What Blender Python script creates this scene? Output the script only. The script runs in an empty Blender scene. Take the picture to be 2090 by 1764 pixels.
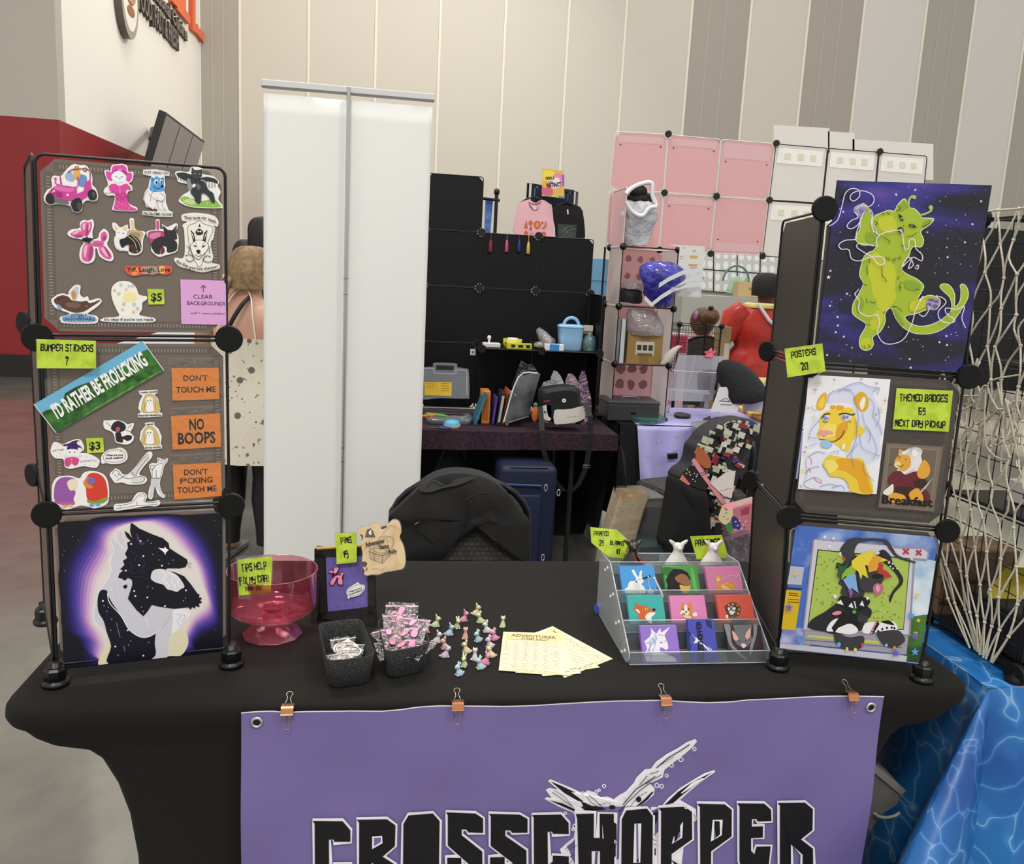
import bpy, bmesh, math, random
from math import sin, cos, pi, sqrt, atan2
from mathutils import Vector, Matrix, Euler
random.seed(7)
SC = bpy.context.scene
COL = SC.collection
V = Vector
# ---------------------------------------------------------------- camera
FPX, PITCH, ROLL, YAW = 1728.7, .1739, .0548, .1576
EYE = V((-.2564, -1.4151, 1.5108))
PX0, PY0 = 1045 + 34.2, 882 - 19.5
_f = V((sin(YAW) * cos(PITCH), cos(YAW) * cos(PITCH), -sin(PITCH)))
_r = V((cos(YAW), -sin(YAW), 0))
_u = _r.cross(_f)
CR = cos(ROLL) * _r + sin(ROLL) * _u
CU = -sin(ROLL) * _r + cos(ROLL) * _u
cam = bpy.data.cameras.new('camera')
cam.sensor_fit = 'HORIZONTAL'; cam.sensor_width = 36
cam.lens = FPX / 2090 * 36
cam.shift_x = -34.2 / 2090; cam.shift_y = -19.5 / 2090
cam.clip_start = .05; cam.clip_end = 200
cam_o = bpy.data.objects.new('camera', cam); COL.objects.link(cam_o)
mw = Matrix.Identity(4)
for i, a in enumerate((CR, CU, -_f)):
    for j in range(3): mw[j][i] = a[j]
mw.translation = EYE
cam_o.matrix_world = mw
SC.camera = cam_o
# ---------------------------------------------------------------- light
vs = SC.view_settings
vs.view_transform = 'Standard'; vs.look = 'None'; vs.exposure = .3; vs.gamma = 1; vs.use_curve_mapping = False
SC.cycles.use_denoising = True
SC.cycles.max_bounces = 10; SC.cycles.transparent_max_bounces = 24
wd = bpy.data.worlds.new('hall_air'); SC.world = wd; wd.use_nodes = True
wd.node_tree.nodes['Background'].inputs[0].default_value = (1, .985, .955, 1)
wd.node_tree.nodes['Background'].inputs[1].default_value = .72
def lamp(name, loc, power, size, target, color=(1, .975, .935)):
    l = bpy.data.lights.new(name, 'AREA'); l.energy = power; l.size = size; l.color = color
    l.shape = 'DISK'
    o = bpy.data.objects.new(name, l); COL.objects.link(o); o.location = loc
    d = V(target) - V(loc); o.rotation_euler = d.to_track_quat('-Z', 'Y').to_euler()
    return o
lamp('high_bay_or_fill_light', (-1.6, 2.6, 7.5), 130, 1.0, (-.2, .4, 0))
lamp('high_bay_or_fill_light', (2.6, 3.6, 8), 85, 1.2, (1, 2, 0))
lamp('high_bay_or_fill_light', (-1.2, -5.0, 7.5), 190, 1.4, (0, .3, .8))
lamp('high_bay_or_fill_light', (3.6, -4.0, 8), 120, 1.4, (.5, 1.0, .8))
lamp('high_bay_or_fill_light', (-2.2, 9.5, 9.5), 110, 2.0, (-2.0, 13.5, 0))
lamp('high_bay_or_fill_light', (2.5, 12, 8.5), 145, 1.6, (-4.1, 12.5, 4))  # added fill lamp, unseen, only there to brighten the white return wall
lamp('high_bay_or_fill_light', (5, 9.5, 9.5), 105, 2.0, (5, 14.5, 0))
# ---------------------------------------------------------------- rays
def ray(px, py): return _f + (px - PX0) / FPX * CR - (py - PY0) / FPX * CU
def atY(px, py, Y): d = ray(px, py); return EYE + d * ((Y - EYE.y) / d.y)
def atZ(px, py, Z): d = ray(px, py); return EYE + d * ((Z - EYE.z) / d.z)
def atX(px, py, X): d = ray(px, py); return EYE + d * ((X - EYE.x) / d.x)
class Pl:                                   # a plane: origin, in-plane axes, normal towards the viewer
    def __init__(s, O, u, v=(0, 0, 1)):
        s.O = V(O); s.u = V(u).normalized(); s.n = s.u.cross(V(v)).normalized(); s.v = s.n.cross(s.u)
    def at(s, px, py, off=0):
        d = ray(px, py); t = ((s.O + s.n * off - EYE).dot(s.n)) / d.dot(s.n); return EYE + d * t
    def uv(s, u, v, off=0): return s.O + s.u * u + s.v * v + s.n * off
def vplane(O, ang): return Pl((O[0], O[1], 0), (cos(ang), sin(ang), 0))
def yplane(Y): return Pl((0, Y, 0), (1, 0, 0))
# ---------------------------------------------------------------- materials
def lin(h):
    h = h.lstrip('#')
    if len(h) == 3: h = ''.join(c * 2 for c in h)
    o = []
    for i in (0, 2, 4):
        c = int(h[i:i + 2], 16) / 255
        o.append(c / 12.92 if c <= .04045 else ((c + .055) / 1.055) ** 2.4)
    return (*o, 1)
_M = {}
def M(h, rough=.55, metal=0, trans=0, alpha=1, noise=None, bump=None, coat=0, spec=.5, ior=1.45, sheen=0, emit=0):
    k = (h, rough, metal, trans, alpha, noise, bump, coat, spec, ior, sheen, emit)
    if k in _M: return _M[k]
    m = bpy.data.materials.new('m_' + h.lstrip('#')); m.use_nodes = True
    nt = m.node_tree; b = nt.nodes['Principled BSDF']; L = nt.links
    c = lin(h)
    b.inputs['Base Color'].default_value = c
    b.inputs['Roughness'].default_value = rough; b.inputs['Metallic'].default_value = metal
    b.inputs['Transmission Weight'].default_value = trans; b.inputs['Alpha'].default_value = alpha
    b.inputs['Coat Weight'].default_value = coat; b.inputs['IOR'].default_value = ior
    b.inputs['Specular IOR Level'].default_value = spec
    if sheen: b.inputs['Sheen Weight'].default_value = sheen
    if emit:
        b.inputs['Emission Color'].default_value = c; b.inputs['Emission Strength'].default_value = emit
    if noise or bump:
        tc = nt.nodes.new('ShaderNodeTexCoord')
    if noise:                               # (scale, second colour, contrast low, high)
        n = nt.nodes.new('ShaderNodeTexNoise'); n.inputs['Scale'].default_value = noise[0]; n.inputs['Detail'].default_value = 4
        r = nt.nodes.new('ShaderNodeValToRGB')
        r.color_ramp.elements[0].position = noise[2]; r.color_ramp.elements[1].position = noise[3]
        r.color_ramp.elements[0].color = c; r.color_ramp.elements[1].color = lin(noise[1])
        L.new(tc.outputs['Object'], n.inputs['Vector']); L.new(n.outputs['Fac'], r.inputs['Fac'])
        L.new(r.outputs['Color'], b.inputs['Base Color'])
    if bump:                                # (scale, strength)
        n2 = nt.nodes.new('ShaderNodeTexNoise'); n2.inputs['Scale'].default_value = bump[0]; n2.inputs['Detail'].default_value = 3
        bp = nt.nodes.new('ShaderNodeBump'); bp.inputs['Strength'].default_value = bump[1]; bp.inputs['Distance'].default_value = .02
        L.new(tc.outputs['Object'], n2.inputs['Vector']); L.new(n2.outputs['Fac'], bp.inputs['Height'])
        L.new(bp.outputs['Normal'], b.inputs['Normal'])
    _M[k] = m
    return m
def nodes_mat(name, rough=.5):
    m = bpy.data.materials.new(name); m.use_nodes = True
    nt = m.node_tree; b = nt.nodes['Principled BSDF']; b.inputs['Roughness'].default_value = rough
    return m, nt, b
# ---------------------------------------------------------------- mesh builder
class MB:
    def __init__(s): s.v = []; s.f = []; s.fm = []; s.fs = []; s.mats = []
    def mi(s, m):
        if isinstance(m, str): m = M(m)
        if m not in s.mats: s.mats.append(m)
        return s.mats.index(m)
    def face(s, pts, m, smooth=False):
        i = len(s.v); s.v += [tuple(p) for p in pts]; s.f.append(list(range(i, i + len(pts)))); s.fm.append(s.mi(m)); s.fs.append(smooth)
    def raw(s, vs, fs, m, smooth=False):
        i = len(s.v); s.v += [tuple(p) for p in vs]; k = s.mi(m)
        for f in fs: s.f.append([i + a for a in f]); s.fm.append(k); s.fs.append(smooth)
    def prism(s, pts, d, m, m2=None):
        pts = [V(p) for p in pts]; d = V(d); n = len(pts)
        vs = pts + [p + d for p in pts]
        nn = V((0, 0, 0))
        for a in range(n): nn += pts[a].cross(pts[(a + 1) % n])
        flip = nn.dot(d) > 0
        A = list(range(n)); B = [n + a for a in range(n)]
        s.raw(vs, [A[::-1] if flip else A], m2 or m); s.raw(vs, [B if flip else B[::-1]], m)
        s.raw(vs, [([a, (a + 1) % n, n + (a + 1) % n, n + a] if flip else [a, n + a, n + (a + 1) % n, (a + 1) % n]) for a in range(n)], m2 or m)
    def box(s, c, size, m, rot=None, bev=0, seg=2):
        bm = bmesh.new(); bmesh.ops.create_cube(bm, size=1)
        bmesh.ops.scale(bm, vec=size, verts=bm.verts)
        if bev: bmesh.ops.bevel(bm, geom=bm.edges[:], offset=bev, segments=seg, affect='EDGES', profile=.5)
        if rot is not None: bmesh.ops.rotate(bm, matrix=rot, verts=bm.verts)
        bmesh.ops.translate(bm, vec=c, verts=bm.verts); s.bm(bm, m, bool(bev and seg > 2))
    def bm(s, bm, m, smooth=False):
        bm.verts.index_update()
        s.raw([v.co.copy() for v in bm.verts], [[v.index for v in f.verts] for f in bm.faces], m, smooth); bm.free()
    def tube(s, pts, r, m, n=8, closed=False, cap=True):
        pts = [V(p) for p in pts]; k = len(pts)
        rs = r if isinstance(r, (list, tuple)) else [r] * k
        up = None; rings = []
        for i in range(k):
            a = pts[(i - 1) % k] if (closed or i > 0) else pts[i]; b = pts[(i + 1) % k] if (closed or i < k - 1) else pts[i]
            t = (b - a)
            if t.length < 1e-9: t = V((0, 0, 1))
            t.normalize()
            if up is None: up = t.orthogonal().normalized()
            up = (up - t * up.dot(t))
            if up.length < 1e-6: up = t.orthogonal()
            up.normalize(); w = t.cross(up)
            rings.append([pts[i] + (up * cos(2 * pi * j / n) + w * sin(2 * pi * j / n)) * rs[i] for j in range(n)])
        s.loft(rings, m, cap=cap and not closed, loop=closed)
    def loft(s, rings, m, cap=True, loop=False, smooth=True, close=True):
        n = len(rings[0]); vs = [p for r in rings for p in r]; fs = []; R = len(rings)
        for i in range(R if loop else R - 1):
            a = i * n; b = ((i + 1) % R) * n
            for j in range(n if close else n - 1):
                q = (j + 1) % n; fs.append([a + j, a + q, b + q, b + j])
        s.raw(vs, fs, m, smooth)
        if cap and close:
            s.raw(rings[0], [list(range(n))[::-1]], m, False); s.raw(rings[-1], [list(range(n))], m, False)
    def lathe(s, prof, c, m, n=24, mtx=None, cap=False, smooth=True):
        c = V(c); rings = []
        for r, z in prof:
            ring = []
            for j in range(n):
                p = V((r * cos(2 * pi * j / n), r * sin(2 * pi * j / n), z))
                if mtx is not None: p = mtx @ p
                ring.append(c + p)
            rings.append(ring)
        s.loft(rings, m, cap=cap, smooth=smooth)
    def ball(s, c, r, m, nu=14, nv=9, mtx=None):
        if not isinstance(r, (tuple, list)): r = (r, r, r)
        rings = []
        for i in range(nv + 1):
            th = pi * i / nv; th = min(max(th, .02), pi - .02)
            ring = []
            for j in range(nu):
                p = V((r[0] * sin(th) * cos(2 * pi * j / nu), r[1] * sin(th) * sin(2 * pi * j / nu), -r[2] * cos(th)))
                if mtx is not None: p = mtx @ p
                ring.append(V(c) + p)
            rings.append(ring)
        s.loft(rings, m)
    def disc(s, c, n, r, th, m, seg=20):
        n = V(n).normalized(); q = n.to_track_quat('Z', 'Y').to_matrix()
        s.lathe([(r * .9, 0), (r, th * .3), (r, th * .75), (r * .93, th)], c, m, seg, q, cap=True, smooth=False)
    def grid(s, fn, nu, nv, m, smooth=True, mfn=None):
        vs = [fn(i / nu, j / nv) for j in range(nv + 1) for i in range(nu + 1)]
        if mfn is None:
            s.raw(vs, [[j * (nu + 1) + i, j * (nu + 1) + i + 1, (j + 1) * (nu + 1) + i + 1, (j + 1) * (nu + 1) + i] for j in range(nv) for i in range(nu)], m, smooth)
        else:
            i0 = len(s.v); s.v += [tuple(p) for p in vs]
            for j in range(nv):
                for i in range(nu):
                    s.f.append([i0 + a for a in (j * (nu + 1) + i, j * (nu + 1) + i + 1, (j + 1) * (nu + 1) + i + 1, (j + 1) * (nu + 1) + i)])
                    s.fm.append(s.mi(mfn(i, j))); s.fs.append(smooth)
    def center(s):
        if not s.v: return V((0, 0, 0))
        xs, ys, zs = zip(*s.v)
        return V(((min(xs) + max(xs)) / 2, (min(ys) + max(ys)) / 2, min(zs)))
    def build(s, name, parent=None, loc=None, solid=0):
        me = bpy.data.meshes.new(name)
        o = bpy.data.objects.new(name, me)
        base = V((0, 0, 0)); q = parent
        while q is not None: base += q.location; q = q.parent
        loc = V(loc) if loc is not None else (s.center() if parent is None else base)
        me.from_pydata([V(p) - loc for p in s.v], [], s.f)
        for m in s.mats: me.materials.append(m)
        me.polygons.foreach_set('material_index', s.fm); me.polygons.foreach_set('use_smooth', s.fs)
        me.update()
        o.location = loc - base
        COL.objects.link(o)
        if parent is not None: o.parent = parent
        if solid:
            md = o.modifiers.new('thickness', 'SOLIDIFY'); md.thickness = solid; md.offset = 0
        return o
def tag(o, label=None, cat=None, group=None, kind=None):
    if label: o['label'] = label
    if cat: o['category'] = cat
    if group: o['group'] = group
    if kind: o['kind'] = kind
    return o
def thing(name, label, cat, loc, group=None):
    o = bpy.data.objects.new(name, None); o.location = loc; o.empty_display_size = .05; COL.objects.link(o)
    return tag(o, label, cat, group)
def kids(o): return [c for c in bpy.data.objects if c.parent == o]
def dup(o, loc, rz=0, label=None, sc=None, parent=None):
    c = o.copy(); COL.objects.link(c)
    if parent is None:
        c.location = loc; c.rotation_euler = (0, 0, rz)
        if sc: c.scale = (sc, sc, sc)
        if label: c['label'] = label
    else: c.parent = parent
    for k in kids(o): dup(k, None, parent=c)
    return c
# ---------------------------------------------------------------- flat art traced on a plane
def smooth(pts, closed=True, k=4):
    n = len(pts); out = []
    if n < 3: return pts
    for i in range(n if closed else n - 1):
        p0, p1, p2, p3 = [pts[(i + d) % n] if closed else pts[min(max(i + d, 0), n - 1)] for d in (-1, 0, 1, 2)]
        for j in range(k):
            t = j / k
            out.append(tuple(.5 * (2 * b + (c - a) * t + (2 * a - 5 * b + 4 * c - d) * t * t + (3 * b - a - 3 * c + d) * t ** 3) for a, b, c, d in zip(p0, p1, p2, p3)))
    if not closed: out.append(pts[-1])
    return out
def stroke(pts, w, closed=False):
    n = len(pts); L = []; R = []
    ws = w if isinstance(w, list) else [w] * n
    for i in range(n):
        a = pts[(i - 1) % n] if closed or i > 0 else pts[i]; b = pts[(i + 1) % n] if closed or i < n - 1 else pts[i]
        dx, dy = b[0] - a[0], b[1] - a[1]; q = sqrt(dx * dx + dy * dy) or 1
        h = ws[i] / 2
        if 0 < i < n - 1 or closed:        # mitre
            p = pts[i]; ax, ay = p[0] - a[0], p[1] - a[1]; qa = sqrt(ax * ax + ay * ay) or 1
            cs = (ax * dx + ay * dy) / (qa * q); h /= max(cs, .5)
        L.append((pts[i][0] - dy / q * h, pts[i][1] + dx / q * h)); R.append((pts[i][0] + dy / q * h, pts[i][1] - dx / q * h))
    return [[L[i], L[(i + 1) % n], R[(i + 1) % n], R[i]] for i in range(n if closed else n - 1)]
PAPER = dict(rough=.45)
class Art:
    """shapes traced in a frame S = (x0, y0, scale) and laid on plane pl, each line a hair above the last"""
    def __init__(s, mb, pl, S=(0, 0, 1), off=.001, step=.00012, mp=None, rough=.45):
        s.mb, s.pl, s.S, s.off, s.step, s.rough = mb, pl, S, off, step, rough
        s.mp = mp or (lambda x, y, o: pl.at(x, y, o))
    def P(s, p, off=None): return s.mp(s.S[0] + p[0] / s.S[2], s.S[1] + p[1] / s.S[2], s.off if off is None else off)
    def m(s, c): return M(c, s.rough) if isinstance(c, str) else c
    clip = None                             # keep only what lies above this line (the sheet's lower edge)
    def poly(s, pts, c):
        if s.clip:
            (ax, ay), (bx_, by_) = s.clip; g = lambda p: ay + (by_ - ay) * (p[0] - ax) / (bx_ - ax) - p[1]
            o = []
            for p, n in zip(pts, pts[1:] + pts[:1]):
                a, b_ = g(p), g(n)
                if a >= 0: o.append(p)
                if (a >= 0) != (b_ >= 0): t = a / (a - b_); o.append((p[0] + (n[0] - p[0]) * t, p[1] + (n[1] - p[1]) * t))
            pts = o
            if len(pts) < 3: return
        q = [s.P(p) for p in pts]
        a = sum(pts[i][0] * pts[(i + 1) % len(pts)][1] - pts[(i + 1) % len(pts)][0] * pts[i][1] for i in range(len(pts)))
        s.mb.face(q[::-1] if a > 0 else q, s.m(c)); s.off += s.step
    def slab(s, pts, c, th):
        q = [s.P(p, s.off - th) for p in pts]; s.mb.prism(q, s.pl.n * th, s.m(c)); s.off += s.step
    def strokes(s, quads, c):
        for q in quads:
            s.mb.face([s.P(p) for p in q], s.m(c))
        s.off += s.step
    def draw(s, spec):
        for ln in spec.strip().split('\n'):
            t = ln.split()
            if not t: continue
            k, c = t[0], t[1]
            nm = lambda z: [tuple(map(float, a.split(','))) for a in z]
            if k == 'p': s.poly(nm(t[2:]), c)
            elif k == 's': s.poly(smooth(nm(t[2:])), c)
            elif k == 'l': s.strokes(stroke(nm(t[3:]), float(t[2])), c)
            elif k == 'c': s.strokes(stroke(smooth(nm(t[3:]), False), float(t[2])), c)
            elif k == 'o': s.strokes(stroke(smooth(nm(t[3:])), float(t[2]), True), c)
            elif k == 'e':
                for a in t[2:]:
                    v = list(map(float, a.split(','))); cx, cy, rx = v[:3]; ry = v[3] if len(v) > 3 else rx; r = (v[4] if len(v) > 4 else 0) * pi / 180
                    n = 18 if rx * s.S[2] > 0 else 8
                    s.poly([(cx + rx * cos(q) * cos(r) - ry * sin(q) * sin(r), cy + rx * cos(q) * sin(r) + ry * sin(q) * cos(r)) for q in (2 * pi * j / n for j in range(n))], c)
            elif k == 'd':
                r = float(t[2]); o = s.off
                for p in nm(t[3:]):
                    s.off = o; s.poly([(p[0] + r * cos(q), p[1] + r * sin(q)) for q in (2 * pi * j / 7 for j in range(7))], c)
            elif k == 'x':                 # stars
                r = float(t[2]); o = s.off
                for p in nm(t[3:]):
                    s.off = o; s.poly([(p[0] + (r if j % 2 == 0 else r * .42) * sin(pi * j / 5), p[1] - (r if j % 2 == 0 else r * .42) * cos(pi * j / 5)) for j in range(10)], c)
        return s
    def text(s, body, p0, p1, h, c, bold=.0, font='b', xh=1.0):
        """lettering with its baseline from p0 to p1 and cap height h, in the frame's units"""
        vs, fs, w = (glyph_text if font == 'g' else bfont)(body, bold)
        dx, dy = (p1[0] - p0[0]) / w, (p1[1] - p0[1]) / w
        q = sqrt(dx * dx + dy * dy); ux, uy = dy / q * h, -dx / q * h
        pts = [s.P((p0[0] + dx * x + ux * y, p0[1] + dy * x + uy * y)) for x, y in vs]
        s.mb.raw(pts, fs, s.m(c)); s.off += s.step
        return s
_TX = {}
def bfont(body, bold=0):
    k = (body, bold)
    if k in _TX: return _TX[k]
    cu = bpy.data.curves.new('t', 'FONT'); cu.body = 'H'; cu.resolution_u = 2; cu.fill_mode = 'FRONT'
    o = bpy.data.objects.new('t', cu)
    if '_cap' not in _TX:
        me = o.to_mesh(); ys = [v.co.y for v in me.vertices]; _TX['_cap'] = max(ys); o.to_mesh_clear()
    cap = _TX['_cap']
    cu.body = body; cu.offset = bold
    me = o.to_mesh()
    vs = [(v.co.x / cap, v.co.y / cap) for v in me.vertices]; fs = [list(p.vertices) for p in me.polygons]
    o.to_mesh_clear(); bpy.data.objects.remove(o); bpy.data.curves.remove(cu)
    x0 = min(v[0] for v in vs); w = max(v[0] for v in vs) - x0
    _TX[k] = ([(x - x0, y) for x, y in vs], fs, w)
    return _TX[k]
# angular hand-drawn display lettering: strokes in a .6 x 1 cell
GL = {
 'A': '0,-.05 0,.9 .12,1 .6,1 .6,-.15;0,.42 .6,.42', 'B': '-.08,1 .48,1 .58,.86 .42,.56 .6,.34 .5,0 0,0 0,1;.05,.55 .42,.55', 'C': '.6,.66 .6,.88 .46,1 0,1 0,0 .46,0 .6,.18 .6,.34',
 'D': '-.08,1 .46,1 .6,.86 .6,.14 .46,0 0,0 0,1', 'E': '.6,.78 .6,1 .12,1 0,.88 0,.12 .12,0 .6,0 .6,.18;0,.52 .42,.52', 'F': '.62,1 0,1 0,-.3;0,.5 .44,.55',
 'G': '.6,.8 .6,1 .12,1 0,.88 0,.12 .12,0 .6,0 .6,.45 .34,.45', 'H': '0,1.08 0,-.05;.6,1 .6,-.15;0,.5 .6,.5', 'I': '.15,.78 .15,-.05;.05,1.12 .27,1.02', 'K': '0,1 0,-.1;.58,1.05 .58,.75 .3,.52 .58,.3 .58,-.08;0,.52 .3,.52',
 'L': '0,1.05 0,0 .5,0 .56,.2', 'M': '0,-.12 0,1 .3,.72 .6,1 .6,-.05;.3,.72 .3,.4', 'N': '0,-.1 0,1 .12,1 .5,.1 .6,0 .6,1.08', 'O': '.12,1 .48,1 .6,.88 .6,.12 .48,0 .12,0 0,.12 0,.88 .12,1',
 'P': '0,-.25 0,1 .46,1 .6,.86 .6,.54 .46,.4 0,.4', 'R': '0,-.08 0,1 .48,1 .6,.86 .6,.62 .36,.48 .6,.3 .6,-.12;0,.48 .36,.48', 'S': '.6,.74 .6,1 0,1 0,.62 .6,.42 .6,0 0,0 -.04,.24', 'T': '-.06,1 .62,1;.24,1 .24,-.2',
 'U': '0,1.05 0,.12 .12,0 .6,0 .6,1', 'V': '0,1 .3,0 .6,1', 'W': '0,1 0,0 .3,.3 .6,0 .6,1', 'X': '0,1.05 .6,-.1;.6,1.05 0,-.1', 'Y': '0,1 0,.5 .6,.5;.6,1.05 .6,.1 .5,-.12 0,-.12', 'Z': '0,1 .6,1 0,0 .6,0',
 '0': '.12,1 .6,1 .6,-.06 .0,.06 0,1', '1': '.0,.8 .25,1 .25,0', '2': '.0,.8 0,1 .58,1 .58,.62 .05,.2 .1,0 .62,.05', '5': '.6,1 .05,1 0,.58 .55,.62 .55,.1 .1,-.1', '6': '.6,1 0,1 .05,0 .58,0 .55,.5 .05,.5', '7': '-.04,.85 .0,1 .55,1 .3,.4 .3,-.1', '!': '.15,1.05 .15,.35;.15,.12 .15,-.05',
 ' ': ''}
def glyph_text(body, bold=0):
    wt = bold or .225; x = 0; vs = []; fs = []
    for ch in body:
        g = GL.get(ch, '')
        for st in g.split(';'):
            if not st: continue
            pts = [tuple(map(float, a.split(','))) for a in st.split()]
            pts = [(px + x, py) for px, py in pts]
            ext = []
            for q in stroke(pts, wt): i = len(vs); vs += q; fs.append([i, i + 1, i + 2, i + 3])
        x += {'I': .42, ' ': .45, '1': .55, '!': .4}.get(ch, .86)
    w = max(v[0] for v in vs)
    return vs, fs, w
# crop frames used while tracing
T2 = (40, 290, 4.3022); T3 = (40, 680, 4.5435); T4 = (40, 1010, 3.4833); T5 = (600, 1040, 3.1667); T6 = (1180, 1040, 4.75)
T7 = (1560, 350, 3.9434); T8 = (1520, 680, 3.6667); D1 = (1520, 1020, 3.6667); D3 = (840, 320, 4.6425); D4 = (840, 640, 4.9762)
D5 = (780, 860, 4.3542); D6 = (1200, 240, 4.6432); D7 = (1200, 480, 4.4091); D8 = (1180, 820, 4.9762); E1 = (480, 1390, 3.2656); E2 = (1080, 1390, 2.75)
G4 = (440, 760, 4.525); G6 = (1040, 1380, 4.019); ONE = (0, 0, 1)
def U(S, x, y): return (S[0] + x / S[2], S[1] + y / S[2])
# ================================================================ the hall
def struct(o): o['kind'] = 'structure'; return o
m_floor, nt, b = nodes_mat('polished_concrete', .3)
tc = nt.nodes.new('ShaderNodeTexCoord')
n1 = nt.nodes.new('ShaderNodeTexNoise'); n1.inputs['Scale'].default_value = 2.2; n1.inputs['Detail'].default_value = 9; n1.inputs['Roughness'].default_value = .68
rp = nt.nodes.new('ShaderNodeValToRGB'); rp.color_ramp.elements[0].position = .32; rp.color_ramp.elements[1].position = .72
rp.color_ramp.elements[0].color = lin('5f5c55'); rp.color_ramp.elements[1].color = lin('7d7a71')
n2 = nt.nodes.new('ShaderNodeTexNoise'); n2.inputs['Scale'].default_value = 9; n2.inputs['Detail'].default_value = 6
r2 = nt.nodes.new('ShaderNodeMapRange'); r2.inputs['To Min'].default_value = .16; r2.inputs['To Max'].default_value = .34
nt.links.new(tc.outputs['Object'], n1.inputs['Vector']); nt.links.new(n1.outputs['Fac'], rp.inputs['Fac']); nt.links.new(rp.outputs['Color'], b.inputs['Base Color'])
nt.links.new(tc.outputs['Object'], n2.inputs['Vector']); nt.links.new(n2.outputs['Fac'], r2.inputs['Value']); nt.links.new(r2.outputs['Result'], b.inputs['Roughness'])
b.inputs['Coat Weight'].default_value = 1; b.inputs['Coat Roughness'].default_value = .09; b.inputs['Coat IOR'].default_value = 1.65
mb = MB(); mb.box((0, 5, -.1), (44, 36, .2), m_floor); struct(mb.build('floor'))

WL, YF, YB = -4.08, 9.2, 16.2
mb = MB()
grey, red, white = M('b9b3a6', .8, bump=(60, .05)), M('8e2226', .45), M('f4eee2', .75)
mb.box((-14.08, YF + .1, 5.96), (20, .2, 6.08), grey); mb.box((-14.08, YF + .1, 1.59), (20, .2, 2.66), red)
struct(mb.build('wall_left'))
mb = MB()
mb.box((WL - .1, (YF + YB) / 2 + .1, 5.96), (.2, YB - YF - .2, 6.08), white); mb.box((WL - .1, (YF + YB) / 2 + .1, 1.59), (.2, YB - YF - .2, 2.66), red)
struct(mb.build('wall_left_return'))
mb = MB(); mb.box((-14.08, YF - .012, .13), (20, .025, .26), M('1f1d1d', .5)); struct(mb.build('baseboard_left'))
mb = MB()
light, band, seam, pale = M('cfc9bb', .85, bump=(45, .06)), M('a9a397', .85, bump=(45, .06)), M('e9e2d2', .8), M('d3d0c8', .85, bump=(45, .06))
bx = [(418, 60), (490, 150), (630, 100), (767, 100), (897, 100), (1029, 100), (1157, 100), (1273, 100), (1410, 50), (1530, 50), (1648, 50), (1760, 50), (1887, 50), (1985, 50)]
xs = [atY(x, y, YB).x for x, y in bx]; xs[0] = WL
cl = [band, light, light, light, light, light, light, light, band, light, band, pale, band, pale]
xs.append(xs[-1] + 1.25)
while len(xs) < 20: xs.append(xs[-1] + 1.25); cl.append(band if len(cl) % 2 == 0 else pale)
for i in range(len(xs) - 1):
    mb.box(((xs[i] + xs[i + 1]) / 2, YB + .15, 4.5), (xs[i + 1] - xs[i] - .02, .3, 9), cl[i])
    if cl[i] is band:
        for t in (.3, .58): mb.box((xs[i] + (xs[i + 1] - xs[i]) * t, YB - .002, 4.5), (.03, .006, 9), M('b3ada0', .85))
for x in xs[1:-1]: mb.box((x, YB + .05, 4.5), (.045, .13, 9), seam)
mb.box(((xs[0] + xs[-1]) / 2, YB + .35, 4.5), (xs[-1] - xs[0], .2, 9), light)
struct(mb.build('wall_back'))
mb = MB(); mb.box(((xs[0] + xs[-1]) / 2, YB - .02, .13), (xs[-1] - xs[0], .03, .26), M('2a2826', .5)); struct(mb.build('baseboard_back'))

# raised wall sign of the food counter
WS = Pl((WL, 12, 3), (0, 1, 0))
S1 = (220, 0, 9.952)
sg = thing('wall_sign', 'raised food counter sign with orange letters and round emblem on the white side wall', 'sign', (WL, 13.5, 5.9))
def solid_text(mb, A, body, p0, p1, h, c, depth, bold=0, edge=None):
    vs, fs, w = bfont(body, bold); dx, dy = (p1[0] - p0[0]) / w, (p1[1] - p0[1]) / w
    uy = -h
    q = [(p0[0] + dx * x, p0[1] + dy * x + uy * y) for x, y in vs]
    fr = [A.P(p, A.off + depth) for p in q]; bk = [A.P(p, A.off) for p in q]
    mb.raw(fr, fs, A.m(c))
    cnt = {}
    for f in fs:
        for a, b_ in zip(f, f[1:] + f[:1]):
            k = (min(a, b_), max(a, b_)); cnt[k] = cnt.get(k, 0) + 1
    for (a, b_), n in cnt.items():
        if n == 1: mb.face([fr[a], fr[b_], bk[b_], bk[a]], A.m(edge or c))
def ptrans(y, z): return V((WL, y, z))
SW = Pl((WL, 0, 0), (0, 1, 0))
# frame of the sign in metres: x along the wall, y downwards
class WallArt(Art):
    pass
wa = lambda mbx: Art(mbx, SW, (0, 0, 1), off=.004, mp=lambda x, y, o: V((WL + o, x, -y)))
yz = lambda px, py: (atX(px, py, WL).y, atX(px, py, WL).z)
y0, z0 = yz(278, 20); y1, z1 = yz(358, 104)
mb = MB(); A = wa(mb)
a0, a1 = yz(276, 14), yz(359, 103)
solid_text(mb, A, 'FOOD, FAST & FRESH', (a0[0], -a0[1]), (a1[0], -a1[1]), .27, '7d7267', .05, .03, '3a332d'); mb.build('tagline_letters', sg)
mb = MB(); A = wa(mb)
a0, a1 = yz(276, -48), yz(377, 85)
solid_text(mb, A, 'International Cuisine', (a0[0], -a0[1]), (a1[0], -a1[1]), .22, '8a7f73', .05, .02, '3a332d'); mb.build('small_letters', sg)
mb = MB(); A = wa(mb)
a0, a1 = yz(345, 0), yz(393, 62)
A.off = .004
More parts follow.
